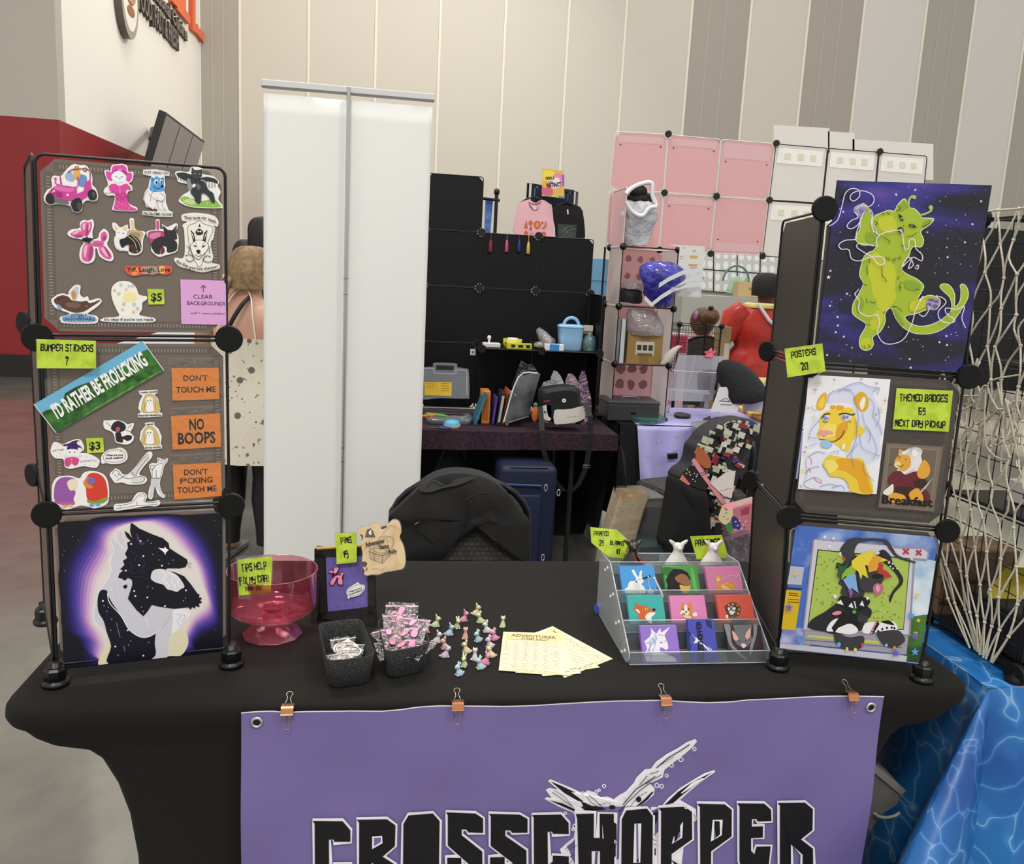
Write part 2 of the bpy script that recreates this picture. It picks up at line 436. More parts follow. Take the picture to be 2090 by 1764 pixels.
for pts in ([(353, 18), (353, -70), (371, -70), (371, 20), (380, 33), (380, 49), (361, 28)], [(385, 60), (385, -60), (391, -60), (391, 47), (396, 49), (398, 57), (402, 58), (404, 66), (409, 66), (412, 76), (411, 87), (407, 85), (402, 77), (396, 69)], [(343, 2), (343, -60), (353, -60), (353, 12), (351, 11)]):
    q = [SW.at(x, y, .004) for x, y in pts]; mb.prism(q, (.07, 0, 0), M('f2703c', .4), M('c9501f', .5))
mb.build('orange_letters', sg)
mb = MB()
c = SW.at(249, -10); ry, rz = (SW.at(266, -10) - SW.at(230, -10)).y / 2, SW.at(249, -10).z - SW.at(251, 78).z
def oval(k, x, n=40): return [V((WL + x, c.y + ry * k * cos(2 * pi * j / n), c.z + rz * k * sin(2 * pi * j / n))) for j in range(n)]
mb.prism(oval(1.0, .003), (.1, 0, 0), M('a59d92', .4), M('5d564c', .4)); mb.prism(oval(.82, .103), (.004, 0, 0), M('f4ecdc'))
for t, k, cc in ((0, .55, 'c79468'), (-.35, .42, 'a2694f'), (.3, .4, 'd8b183'), (-.1, .35, '8c5a44')):
    mb.prism([V((WL + .108 + k * .01, c.y + ry * (k * cos(q)), c.z + rz * (t + .3 * k * sin(q)))) for q in (2 * pi * j / 18 for j in range(18))], (.003, 0, 0), M(cc))
mb.build('round_emblem', sg)

# menu screens
S2 = (280, 220, 13.06)
ms = thing('menu_screen', 'tilted triple menu screen on a wall bracket below the raised sign', 'screen', tuple(atX(360, 300, WL + .1)))
XT = WL + .75
q = [U(S2, *p) for p in ((770, 118), (1800, 900))]
TL, TR = atX(*q[0], XT), atX(*q[1], XT)
dn = V((-.3, 0, -.95)).normalized() * 1.3
nrm = (TR - TL).cross(-dn).normalized()
if nrm.x < 0: nrm = -nrm
mb = MB(); mb.prism([TL, TR, TR + dn, TL + dn], -nrm * .09, M('2c2b2a', .4)); mb.build('housing', ms)
for t0, t1 in ((.012, .325), (.34, .66), (.675, .985)):
    mb = MB(); a, b_ = TL.lerp(TR, t0), TL.lerp(TR, t1)
    mb.prism([p + nrm * .002 for p in (a + dn * .025, b_ + dn * .025, b_ + dn * .98, a + dn * .98)], nrm * .004, M('7c6f76', .18, coat=.3)); mb.build('screen', ms)
for t in (.04, .93):
    mb = MB(); p = TL.lerp(TR, t) + dn * .3 - nrm * .09; w = atX(299, 262, WL) + V((.07, p.y - TL.y, 0))
    mb.tube([w, p], .045, M('1c1c1c')); mb.tube([w, w - V((0, 0, .8)), p + dn * .5], .04, M('1c1c1c')); mb.build('bracket', ms)
# ================================================================ the stall table
TZ = .745; HL = .905; TD = .76
m_cloth, nt, b = nodes_mat('black_spandex', .9)
b.inputs['Base Color'].default_value = lin('1f1d1b'); b.inputs['Sheen Weight'].default_value = .03; b.inputs['Specular IOR Level'].default_value = .12
tcn = nt.nodes.new('ShaderNodeTexCoord'); wv = nt.nodes.new('ShaderNodeTexNoise'); wv.inputs['Scale'].default_value = 3.0; wv.inputs['Detail'].default_value = 2
bp = nt.nodes.new('ShaderNodeBump'); bp.inputs['Strength'].default_value = .25; bp.inputs['Distance'].default_value = .03
nt.links.new(tcn.outputs['Object'], wv.inputs['Vector']); nt.links.new(wv.outputs['Fac'], bp.inputs['Height']); nt.links.new(bp.outputs['Normal'], b.inputs['Normal'])
def rrect(x0, x1, y0, y1, r, z, k=7, wob=0, div=False):
    pts = []
    for cx, cy, a0 in ((x1 - r, y1 - r, 0), (x0 + r, y1 - r, pi / 2), (x0 + r, y0 + r, pi), (x1 - r, y0 + r, 1.5 * pi)):
        for j in range(k + 1):
            a = a0 + pi / 2 * j / k; pts.append(V((cx + r * cos(a), cy + r * sin(a), z)))
    out = []
    n = len(pts)                            # extra points on the long sides
    for i in range(n):
        out.append(pts[i]); d = pts[(i + 1) % n] - pts[i]
        if div and d.length > .3:
            m = 20 if abs(d.x) > abs(d.y) else 8
            for j in range(1, m): out.append(pts[i] + d * (j / m))
    if wob:
        for p in out:
            if p.y < .3: p.y += wob * (sin(p.x * 9 + z * 14) + .6 * sin(p.x * 21 - z * 8))
    return out
mb = MB()
prof = [(.745, .875, .03, .05), (.7445, .893, .012, .055), (.741, .903, .003, .06), (.733, .908, 0, .062), (.718, .909, -.001, .062), (.708, .903, .001, .06), (.698, .89, .006, .058), (.682, .872, .008, .055),
        (.672, .85, .01, .05), (.668, .83, .011, .05), (.662, .79, .011, .05), (.64, .757, .010, .045), (.588, .728, .009, .04), (.53, .708, .007, .035), (.45, .694, .004, .03), (.3, .685, 0, .03), (.15, .683, -.004, .03), (.0, .69, -.008, .03)]
def half(z, a): return a
rings = []
for z, a, iy, r in prof:
    y1 = TD - max(iy, 0); rings.append(rrect(-a, a, iy, y1, r, z, wob=.0022 if z < .7 else 0, div=True))
mb.loft(rings, m_cloth, cap=False)
mb.raw(rings[0], [list(range(len(rings[0])))], m_cloth)
tc_o = mb.build('tablecloth'); tag(tc_o, 'black stretch cloth pulled tight over the long stall table', 'tablecloth')

# ---------------------------------------------------------------- purple banner
YBN = -.0075
top = [(493, 1452.5), (530, 1449), (560, 1447.5), (587, 1450), (612, 1447), (660, 1445), (720, 1444), (780, 1446), (820, 1444), (850, 1440), (900, 1438), (934, 1438.5), (975, 1438), (1030, 1437), (1080, 1434), (1140, 1430), (1200, 1428), (1260, 1427.5), (1300, 1428), (1340, 1427), (1358, 1427), (1390, 1428.5), (1440, 1429), (1490, 1426), (1520, 1422), (1600, 1420.5), (1680, 1419), (1738, 1418), (1800, 1417.5)]
tp = [atY(x, y, YBN) for x, y in top]
BX0, BX1 = tp[0].x, tp[-1].x
def topz(x):
    for a, b_ in zip(tp, tp[1:]):
        if a.x <= x <= b_.x: return a.z + (b_.z - a.z) * (x - a.x) / (b_.x - a.x)
    return tp[0].z if x < tp[0].x else tp[-1].z
def bwave(x, z):
    d = max(0, .745 - z)
    w = .004 * sin(x * 17 + 1) * math.exp(-d * 9) + .003 * sin(x * 11 + z * 13) * min(1, d * 6) + .002 * sin(x * 26 - z * 19) * min(1, d * 5)
    return w
def bpt(x, z, o=0): return V((x, YBN - .007 - bwave(x, z) - .02 * max(0, .7 - z) * .5 - o, z))
m_ban = M('75689e', .5, bump=(7, .12), coat=.05)
mb = MB(); NU, NV = 90, 42
mb.grid(lambda u, v: bpt(BX0 + (BX1 - BX0) * u, topz(BX0 + (BX1 - BX0) * u) * (1 - v) + .12 * v), NU, NV, m_ban)
mb.grid(lambda u, v: bpt(BX0 + (BX1 - BX0) * u, topz(BX0 + (BX1 - BX0) * u) + .0003 - v * .0022, .0006), NU, 1, M('e8e2ee', .5))
banner = mb.build('banner'); tag(banner, 'purple vinyl banner with black pointed lettering clipped to the table front', 'banner')
NB = yplane(YBN)
def bmp(x, y, o): p = atY(x, y, YBN - .007); return bpt(p.x, p.z, o)
mb = MB(); A = Art(mb, NB, G6, off=.0012, step=.0003, mp=bmp)
W_, K_ = 'efeaf0', '0b0a0d'
# splash figure behind the word
A.draw('''
p efeaf0 310,845 328,828 400,860 500,905 600,955 640,930 700,950 740,985 800,980 850,1000 900,965 950,940 1010,880 1100,850 1150,880 1190,920 1180,970 1120,1020 1060,1060 1240,1070 1300,1000 1400,920 1500,860 1600,800 1680,772 1688,790 1640,825 1560,885 1470,960 1400,1020 1530,1095 1535,1190 1450,1200 1400,1543 450,1543 410,1410 450,1370 520,1310 540,1180 520,1110 400,1060 280,990 300,975 340,985 290,915 320,900 390,915
p efeaf0 1010,885 1040,830 1110,765 1160,760 1200,705 1290,640 1380,590 1450,540 1520,512 1535,530 1500,580 1410,660 1330,720 1270,770 1255,830 1190,860 1140,880 1060,900
p 0b0a0d 330,845 420,885 520,935 620,990 700,1050 790,1078 700,1090 660,1110 640,1110 560,1045 470,970 400,905
p 0b0a0d 320,1000 430,1030 550,1090 540,1105 430,1055
p 0b0a0d 1270,1050 1380,950 1500,870 1660,790 1540,880 1420,975 1340,1040
p 0b0a0d 1030,1055 1100,1000 1160,945 1180,940 1130,1000 1070,1045
e 0b0a0d 1053,998,22 835,1058,26,16
p 0b0a0d 830,1160 868,1190 868,1330 830,1290
p 0b0a0d 815,1370 860,1340 860,1450 815,1480
p 0b0a0d 1170,1110 1210,1095 1205,1170 1168,1220
p 0b0a0d 1150,1385 1190,1395 1190,1450 1150,1440
p 0b0a0d 1310,1480 1420,1543 1360,1543
l 0b0a0d 7 1200,745 1300,660 1400,600 1470,550
l 0b0a0d 5 1060,880 1130,800 1220,770
l 0b0a0d 5 1110,870 1180,830 1240,800
l 0b0a0d 7 920,1030 1030,910 1130,850 1190,810
l 0b0a0d 6 880,1090 960,1010 1060,920 1150,860
l 0b0a0d 4 980,1040 1040,970 1120,930
l 0b0a0d 4 1210,730 1270,690 1340,650
l 0b0a0d 5 340,920 420,980 500,1040
l 0b0a0d 4 360,905 440,960 520,1060
l 0b0a0d 4 620,960 660,1010 720,1050
l 0b0a0d 5 640,950 700,1000 760,1060
l 0b0a0d 4 720,1030 790,1010 820,1020
l 0b0a0d 4 440,1390 520,1340
l 0b0a0d 4 460,1400 540,1350
l 0b0a0d 4 470,1450 520,1430
l 0b0a0d 5 500,1470 460,1530
l 0b0a0d 5 840,1310 870,1340
l 0b0a0d 4 1500,1110 1525,1180
l 0b0a0d 4 1160,1260 1190,1280
l 0b0a0d 4 1155,1300 1190,1320
l 0b0a0d 4 1160,1340 1190,1350
''')
for x, y, r in ((587, 926, 12), (700, 918, 13), (722, 903, 10), (762, 871, 14), (938, 943, 13), (1232, 873, 16), (1272, 787, 13), (1388, 655, 18), (1310, 700, 17), (1120, 772, 12), (1495, 565, 14), (1190, 860, 18), (518, 1180, 15), (505, 1205, 11), (440, 1075, 12), (1430, 1040, 14)):
    A.draw(f'o efeaf0 7 {x-r},{y} {x},{y-r} {x+r},{y} {x},{y+r}')
# letters: (x left, x right, y top) in photo pixels; cap height along the banner
CAP = 132
LT = {
 'C': ([(0, 1), (.05, .96), (.05, .05), (.12, 0), (.85, 0), (.97, .08), (.97, .36), (.55, .36), (.55, .27), (.42, .2), (.42, .73), (.55, .73), (.55, .7), (.98, .7), (.98, .87), (.78, 1)], []),
 'R': ([(0, 1), (.07, .96), (.05, -.05), (.36, 0), (.38, .35), (.7, .2), (.68, -.02), (.98, .0), (.98, .3), (.66, .43), (.98, .58), (1, .9), (.78, 1)], [[(.42, .58), (.42, .74), (.64, .74), (.64, .65)]]),
 'O': ([(.17, 1), (.82, 1.02), (1, .9), (.96, .1), (.8, 0), (.15, 0), (0, .1), (.03, .87)], [[(.42, .2), (.44, .8), (.58, .8), (.56, .2)]]),
 'S': ([(0, 1), (.05, .96), (.04, .5), (.62, .22), (.58, .2), (.4, .2), (.4, .32), (.02, .32), (.02, .08), (.15, 0), (.9, 0), (.97, .08), (.97, .42), (.42, .66), (.42, .75), (.55, .75), (.6, .71), (1, .71), (1, .93), (.8, 1)], []),
 'H': ([(0, .97), (.48, .98), (.46, .62), (.62, .62), (.63, .98), (1, .98), (1, .0), (.62, 0), (.62, .42), (.4, .42), (.4, 0), (.06, 0), (.04, .9)], []),
 'P': ([(0, 1), (.08, .95), (.02, -.1), (.34, 0), (.36, .3), (.98, .52), (1, .92), (.8, 1)], [[(.4, .46), (.46, .76), (.68, .76), (.66, .55)]]),
 'E': ([(0, 1), (.07, .95), (.05, .1), (.12, 0), (.9, 0), (.98, .32), (.56, .32), (.5, .2), (.4, .26), (.4, .46), (.75, .46), (.75, .64), (.42, .64), (.42, .76), (.55, .76), (.6, .72), (1, .72), (.98, .9), (.78, 1)], []),
}
A.S = ONE
LW = [('C', 639, 717, 1671), ('R', 728, 807, 1668), ('O', 821, 897, 1662), ('S', 910, 985, 1657), ('S', 997, 1075, 1656), ('C', 1084, 1160, 1657), ('H', 1173, 1250, 1652), ('O', 1264, 1330, 1648), ('P', 1342, 1411, 1645), ('P', 1422, 1491, 1639), ('E', 1502, 1572, 1636), ('R', 1584, 1656, 1635)]
for white in (1, 0):
    A.off = .0042 if white else .0056
    for ch, x0, x1, yt in LW:
        o, holes = LT[ch]
        f = lambda p: (x0 + (x1 - x0) * p[0] + (p[1] - 1) * -1.5, yt + (1 - p[1]) * CAP)
        oo = [f(p) for p in o]
        k = A.off
        if white: A.strokes(stroke(oo, 8, True), W_); A.off = k
        else:
            A.poly(oo, K_)
            for h in holes: A.poly([f(p) for p in h], m_ban); A.strokes(stroke([f(p) for p in h], 3.4, True), W_)
            A.off = k
mb.build('printed_lettering', banner)
for gx, gy in ((525, 1472), (1774, 1441)):
    mb = MB(); p = atY(gx, gy, YBN); c = bpt(p.x, p.z, .001)
    mtx = Matrix.Rotation(pi / 2, 3, 'X')
    mb.lathe([(.0055, .0), (.0065, .0022), (.0085, .0026), (.0105, .0016), (.011, 0)], c, M('c8c8c8', .25, metal=1), 24, mtx)
    mb.lathe([(.0058, .0006), (.0001, .0006)], c, M('08080a'), 24, mtx); mb.build('grommet', banner)
# ---------------------------------------------------------------- binder clips
m_cop, m_wire = M('c98a63', .25, metal=1), M('b9a48f', .3, metal=1)
def clip(px, py, label):
    p = atY(px, py, YBN - .006); x, z = p.x, .7465
    t = thing('binder_clip', label, 'binder clip', (x, YBN - .006, z), 'copper binder clips along the banner edge')
    w = .0105
    prof = [(-.0115, -.006), (-.008, .004), (-.004, .0058), (.010, .0035), (.010, .002), (-.004, .004), (-.0045, .0035), (-.0095, -.006)]
    mb = MB(); mb.prism([V((x - w, YBN - .006 + a, z + b_)) for a, b_ in prof], (2 * w, 0, 0), m_cop)
    mb.tube([V((x - w, YBN - .018, z - .0065)), V((x + w, YBN - .018, z - .0065))], .0016, m_cop, 8); mb.build('clip_body', t)
    def loop(name, o, dx):
        mb = MB(); pts = smooth([(-.0055, 0), (-.0032, .006), (-.003, .013), (-.0055, .019), (-.0035, .0235), (0, .0248), (.0035, .0235), (.0055, .019), (.003, .013), (.0032, .006), (.0055, 0)], False)
        mb.tube([o + V((a, 0, 0)) + dx * b_ for a, b_ in pts], .00075, m_wire, 6); mb.build(name, t)
    loop('wire_handle', V((x, YBN - .0185, z - .0065)), V((0, -.08, -1)))
    loop('wire_handle', V((x, YBN + .0035, z + .0045)), V((0, .93, .38)))
clip(587, 1449, 'copper binder clip at the banner corner beside the eyelet under the bowl')
clip(934, 1441, 'copper binder clip on the banner below the pastel rabbits')
clip(1358, 1420, 'copper binder clip on the banner edge below the acrylic stand')
clip(1738, 1416, 'copper binder clip beside the banner eyelet below the dog poster')
# ================================================================ wire and panel display towers
def sheet_mat(c, t, f=.35):
    m, nt, b = nodes_mat('smoke_plastic_sheet', .36)
    b.inputs['Base Color'].default_value = lin(c)
    tr = nt.nodes.new('ShaderNodeBsdfTranslucent'); tr.inputs['Color'].default_value = lin(t)
    mx = nt.nodes.new('ShaderNodeMixShader'); mx.inputs[0].default_value = f
    nt.links.new(b.outputs[0], mx.inputs[1]); nt.links.new(tr.outputs[0], mx.inputs[2]); nt.links.new(mx.outputs[0], nt.nodes['Material Output'].inputs[0])
    return m
m_sheet = sheet_mat('8b7f74', 'a09285'); m_sheet_dim = sheet_mat('554e48', '5f5750', .25)  # second is the same plastic, darkened to carry its tower's dimmer light
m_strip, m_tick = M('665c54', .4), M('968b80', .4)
m_blk = M('0d0d0d', .35); m_hub = M('0c0c0c', .55, spec=.3)
def bil(q, s, t, n, o=0): return (q[0] * (1 - s) + q[1] * s) * (1 - t) + (q[3] * (1 - s) + q[2] * s) * t + n * o
def panel(root, q, n, sheet=m_sheet, ticks=True, name='panel', frame=m_blk, strip=m_strip, tick=m_tick, gap=.010):
    L = (q[1] - q[0]).length
    c, e = .022 / .3, gap / .3
    mb = MB()
    pts = [(e + c, e), (1 - e - c, e), (1 - e, e + c), (1 - e, 1 - e - c), (1 - e - c, 1 - e), (e + c, 1 - e), (e, 1 - e - c), (e, e + c)]
    mb.prism([bil(q, s, t, n, -.0008) for s, t in pts], n * .0012, sheet)
    if ticks:
        w = .045
        for k in range(4):
            def f(a, d):
                return [(a, d), (1 - d, a), (1 - a, 1 - d), (d, 1 - a)][k]
            mb.face([bil(q, *f(a, d), n, .0007) for a, d in ((.1, .05), (.9, .05), (.9, .05 + w), (.1, .05 + w))], strip)
            for j in range(44):
                a = .13 + .74 * j / 43
                mb.face([bil(q, *f(a + x, d), n, .0010) for x, d in ((-.003, .062), (.003, .062), (.003, .082), (-.003, .082))], tick)
    p = mb.build(name, root)
    mb = MB(); r = .05; i = .012 if gap > .006 else .007
    pts = []
    for cx, cy, a0 in ((1 - i - r, 1 - i - r, 0), (i + r, 1 - i - r, 90), (i + r, i + r, 180), (1 - i - r, i + r, 270)):
        for j in range(5): a = (a0 + 22.5 * j) * pi / 180; pts.append((cx + r * cos(a), cy + r * sin(a)))
    mb.tube([bil(q, s, t, n, .0006) for s, t in pts], .0027, frame, 7, closed=True); mb.build('wire_frame', p)
    return p
def tower(label, O, ang, Lpx, Rpx, side, slen, top_ball, sheet=None, strip=None, tick=None, group=None):
    pl = vplane(O, ang); L = [pl.at(*p) for p in Lpx]; R = [pl.at(*p) for p in Rpx]
    root = thing('display_tower', label, 'display rack', (L[0].x, L[0].y, TZ), group)
    sd = V((cos(side), sin(side), 0)); sn = sd.cross(V((0, 0, 1)))
    if sn.dot(EYE - L[1]) < 0: sn = -sn
    for k in range(3):
        panel(root, [L[k], R[k], R[k + 1], L[k + 1]], pl.n, sheet or m_sheet, strip=strip or m_strip, tick=tick or m_tick)
        panel(root, [L[k] + sd * slen, L[k], L[k + 1], L[k + 1] + sd * slen], sn, sheet or m_sheet, ticks=False)
    posts = [(L, True), (R, False), ([p + sd * slen for p in L], False)]
    for P, front in posts:
        for k in (1, 2, 3):
            if k == 3 and not (top_ball and front): continue
            d = pl.n if P is not posts[2][0] else (pl.n * .6 + (L[1] - R[1]).normalized() * .8).normalized()
            mb = MB(); mb.disc(P[k] + d * .004, d, .0235, .012, m_hub, 28); mb.disc(P[k] - d * .014, d, .013, .02, m_blk, 12); mb.build('connector', root)
        f = P[0]; mb = MB()
        mb.lathe([(.001, 0), (.022, 0), (.0235, .004), (.0225, .0085), (.014, .013), (.0115, .016), (.0115, .045), (.001, .045)], (f.x, f.y, TZ + .0005), m_blk, 24)
        mb.lathe([(.012, .0085), (.0185, .012), (.0195, .02), (.0195, .031), (.016, .035), (.008, .036)], (f.x, f.y, TZ), m_blk, 8, Matrix.Rotation(ang + pi / 8, 3, 'Z'), smooth=False)
        mb.build('foot', root)
    return pl, root
PL_L, TW_L = tower('tall smoke panel display tower covered in stickers at the aisle end of the stall table', (-.8422, .092), .2143, [(112, 1360), (97, 1047), (78, 688), (66, 308)], [(472, 1325), (472, 1029), (467, 691), (464, 340)], 1.985, .295, False)
PL_R, TW_R = tower('tall smoke panel display tower holding posters beside the netting', (.5187, .1037), -.2228, [(1590, 1332), (1607, 1053), (1648, 745), (1680, 427)], [(1886, 1352), (1929, 1081), (1973, 768), (2009, 412)], 1.38, .295, True, m_sheet_dim, M('4b4540', .4), M('625a54', .4))
# ---------------------------------------------------------------- stickers
def sticker(name, label, cat, pl, S, outline, spec, off=.0028, th=.0006, group=None, base='f3f1ee', texts=(), sm=True, rough=.42):
    mb = MB(); A = Art(mb, pl, S, off=off, rough=rough)
    pts = [tuple(map(float, a.split(','))) for a in outline.split()]
    A.off = off; A.slab(smooth(pts) if sm else pts, base, th)
    A.draw(spec)
    for t in texts: A.text(*t[:5], **(t[5] if len(t) > 5 else {}))
    o = mb.build(name); tag(o, label, cat, group); return o
K = '17151a'
G5, G3 = 'die-cut stickers on the top panel', 'small stickers on the middle panel'
sticker('sticker', 'die-cut sticker of a hot pink open jeep full of riders', 'sticker', PL_L, T2,
 '213,480 240,425 285,390 278,330 300,295 360,300 400,255 440,215 480,193 530,203 585,207 622,255 640,315 640,375 668,405 690,460 683,512 640,523 592,513 556,545 548,600 510,622 465,606 440,562 330,545 270,556 225,530', '''
p d9a13b 478,262 500,240 530,250 540,330 470,330
s 9fb6cf 400,290 440,250 475,300 470,350 410,330
s 6e93c0 510,300 550,285 590,310 575,390 520,380
s e3b15e 470,250 495,215 520,225 530,300 490,330
e 8a5a2c 503,228,19 575,242,19
e e9c98f 503,228,10 575,242,10
c a33a76 9 425,270 470,240 600,240 620,300 610,400
p d1429a 253,440 300,392 345,378 430,385 500,405 505,455 560,430 580,350 620,330 632,395 640,420 600,445 590,480 545,510 480,520 380,505 300,485 258,462
s e56cb4 300,400 345,385 430,392 485,412 440,440 340,425
p b0307f 350,300 362,305 372,380 358,372
c d1429a 10 300,325 320,318 325,370 500,395 508,300
p b0307f 315,432 375,442 375,487 318,474
l 7c1f5c 3 330,436 332,476
l 7c1f5c 3 345,438 347,480
l 7c1f5c 3 360,440 362,484
e ffe1c0 298,432,12 422,465,12
p 6d6d72 270,485 300,492 430,515 430,545 330,535 272,510
s 222126 228,490 245,455 275,450 300,480 305,530 270,545 235,525
s 222126 450,540 475,505 520,490 548,525 545,580 515,612 470,600
s 4a494f 505,545 525,530 540,550 535,585 515,595
s 222126 600,440 640,415 672,440 676,490 645,512 608,495
s 4a494f 635,445 660,440 665,470 645,490
c 1a1a1a 4 270,400 300,440 295,470
''', group=G5)
sticker('sticker', 'die-cut sticker of a white cat in a pink hat and pink sequin suit', 'sticker', PL_L, T2,
 '738,440 750,405 770,390 775,360 755,300 745,255 775,245 795,255 810,205 860,195 905,192 945,210 955,260 995,262 1000,300 985,345 960,365 985,385 990,425 950,440 950,520 985,555 1030,575 1028,605 940,608 820,598 820,560 835,500 828,470 770,470', '''
s e34fb0 757,262 785,258 805,262 820,212 862,205 905,202 935,220 945,265 985,275 985,320 950,350 880,260 810,340 770,320
s b52f8e 818,262 850,240 900,240 940,268 935,290 880,262 820,290
c f6b5e0 6 862,252 870,240 878,250 888,240 895,250 878,266
s f3f4f8 805,310 830,265 880,255 930,290 935,320 905,352 850,355
c 4a4250 4 838,300 850,306 860,302
c 4a4250 4 888,302 898,307 908,302
c 4a4250 3 868,322 878,317 888,322
s e0489f 785,385 830,365 880,385 935,365 975,400 975,420 935,420 945,500 970,560 1020,585 1015,600 840,592 835,550 845,480 830,450 795,430
s c2378a 850,450 940,455 935,510 850,505
c f39bcc 5 880,375 882,460
d f7b8de 5 860,480 880,500 905,470 925,500 870,530 900,545 930,560 960,580 860,560 880,585
c 50404e 4 745,445 780,450 825,435
''', group=G5)
sticker('sticker', 'die-cut sticker of a blue dog head on a hugging figure with lettering above and below', 'sticker', PL_L, T2,
 '1085,242 1200,240 1318,262 1316,300 1275,295 1275,340 1280,380 1270,430 1285,470 1285,530 1310,600 1345,615 1343,658 1200,655 1078,640 1080,605 1215,610 1205,590 1110,570 1085,500 1100,440 1130,400 1140,340 1155,300 1085,285', '''
s 5aa4e2 1152,305 1175,315 1205,300 1240,320 1262,305 1268,345 1262,395 1278,420 1240,440 1190,440 1140,420 1150,370
p 3f84c4 1158,308 1185,325 1165,355
p 3f84c4 1240,318 1260,305 1262,350
e f2f6fa 1200,352,18,22 1243,345,13,17
e 15141a 1203,355,10,14 1245,349,7,11
s 15141a 1240,385 1258,372 1266,388 1252,402
c 15141a 4 1175,385 1205,408 1240,400
s f2eeee 1120,425 1180,440 1260,440 1278,500 1250,520 1200,510 1180,590 1130,560 1095,510 1095,460
c 6b6668 3 1125,425 1095,480 1100,540 1140,575 1200,580
c 6b6668 3 1130,450 1180,500 1245,520 1275,480 1230,445
c 6b6668 3 1150,520 1160,450 1200,430
c 6b6668 3 1205,480 1215,560 1225,590 1290,600 1260,575 1250,520
''', texts=(('SUIT HEAD ON', (1095, 274), (1306, 284), 22, K, dict(bold=.01)), ('PROBLEMS GONE', (1088, 640), (1336, 648), 24, K, dict(bold=.01))), sm=False, group=G5)
sticker('sticker', 'die-cut sticker of a black winged cat standing in grass', 'sticker', PL_L, T2,
 '1365,270 1400,255 1480,262 1500,230 1520,203 1550,215 1605,235 1610,280 1700,300 1750,350 1740,385 1765,440 1745,500 1780,555 1770,580 1600,580 1480,565 1400,525 1410,490 1440,460 1475,440 1485,420 1470,370 1395,350 1380,310', '''
s 8fbf52 1410,505 1450,475 1520,500 1600,520 1700,500 1755,545 1760,572 1600,572 1480,558
s c9dd8a 1430,520 1500,500 1560,540 1500,550
s 2e3033 1378,275 1440,268 1500,285 1560,320 1640,305 1720,325 1742,365 1680,350 1600,345 1540,360 1470,345 1400,310
l 55595d 6 1392,305 1396,332
l 55595d 6 1415,318 1418,345
l 55595d 6 1440,325 1445,352
l 55595d 6 1465,332 1468,358
l 7f858a 7 1640,350 1640,395
l 7f858a 7 1665,352 1665,400
l 7f858a 7 1690,355 1690,402
l 7f858a 7 1715,360 1715,398
s 8e9396 1470,330 1500,330 1510,400 1480,420
s 8e9396 1590,330 1630,340 1640,380 1600,370
p 3a3c40 1512,215 1535,245 1570,245 1605,238 1600,300 1570,330 1530,325 1508,290
e c9a94a 1538,278,7,4 1580,280,7,4
s 303236 1500,330 1560,335 1620,350 1660,420 1700,450 1715,520 1690,530 1650,470 1600,450 1590,530 1550,530 1530,480 1500,440 1520,390
s e9e9e6 1530,365 1548,380 1530,400 1515,385
s 62666a 1555,360 1590,390 1575,420 1555,400
d f5f7e8 5 1440,500 1475,520 1530,525 1590,545 1650,540 1700,555 1620,500
''', group=G5)
BD = lambda o, hi, sh: f'''
s {o} 445,808 475,785 520,775 545,790 565,820 540,835 500,838 465,828
s {o} 535,745 545,715 575,700 605,705 630,700 635,740 620,790 590,830 565,820 545,790
s {o} 712,840 715,805 745,785 765,805 768,840 740,875 718,870
s {o} 635,890 670,865 715,872 740,885 720,915 670,918 640,905
s {o} 545,990 560,910 600,885 640,900 650,960 640,1010 615,1045 580,1048 552,1030
s {o} 700,960 700,915 735,905 780,950 808,1000 800,1020 780,1028 740,1010 715,985
s {hi} 460,806 490,785 525,782 515,800 480,812
s {hi} 550,740 562,715 578,715 572,770 560,775
s {hi} 605,725 618,715 622,750 605,780
s {hi} 560,960 575,910 595,905 590,960 575,1020
s {hi} 715,940 735,925 760,965 780,1010 750,995
s {sh} 480,828 530,815 555,822 530,834
s {sh} 590,750 598,720 605,730 598,800 580,815
s {sh} 615,930 635,915 638,970 620,1030 605,1030
s {sh} 740,920 770,950 795,1000 780,990
s {sh} 740,820 755,830 745,860 730,850
c {sh} 4 650,900 690,895 730,890
'''
sticker('sticker', 'die-cut sticker of a pink balloon dog in a spiked collar', 'sticker', PL_L, T2,
 '420,805 450,770 525,755 530,710 560,685 600,690 640,680 655,730 640,790 650,850 690,840 700,800 740,763 780,795 785,850 770,900 815,970 825,1025 800,1048 750,1035 700,1000 680,940 665,940 665,1010 640,1055 590,1068 545,1050 525,1000 535,930 560,890 545,860 520,850 450,835', BD('df62a0', 'f7b3d2', 'b23a78') + '''
s 17151a 548,850 580,838 630,845 635,860 610,880 565,875
p 17151a 535,862 558,850 560,870
p 17151a 585,840 592,825 600,842
p 17151a 632,850 660,838 640,865
p 17151a 600,878 612,892 618,874
''', group=G5)
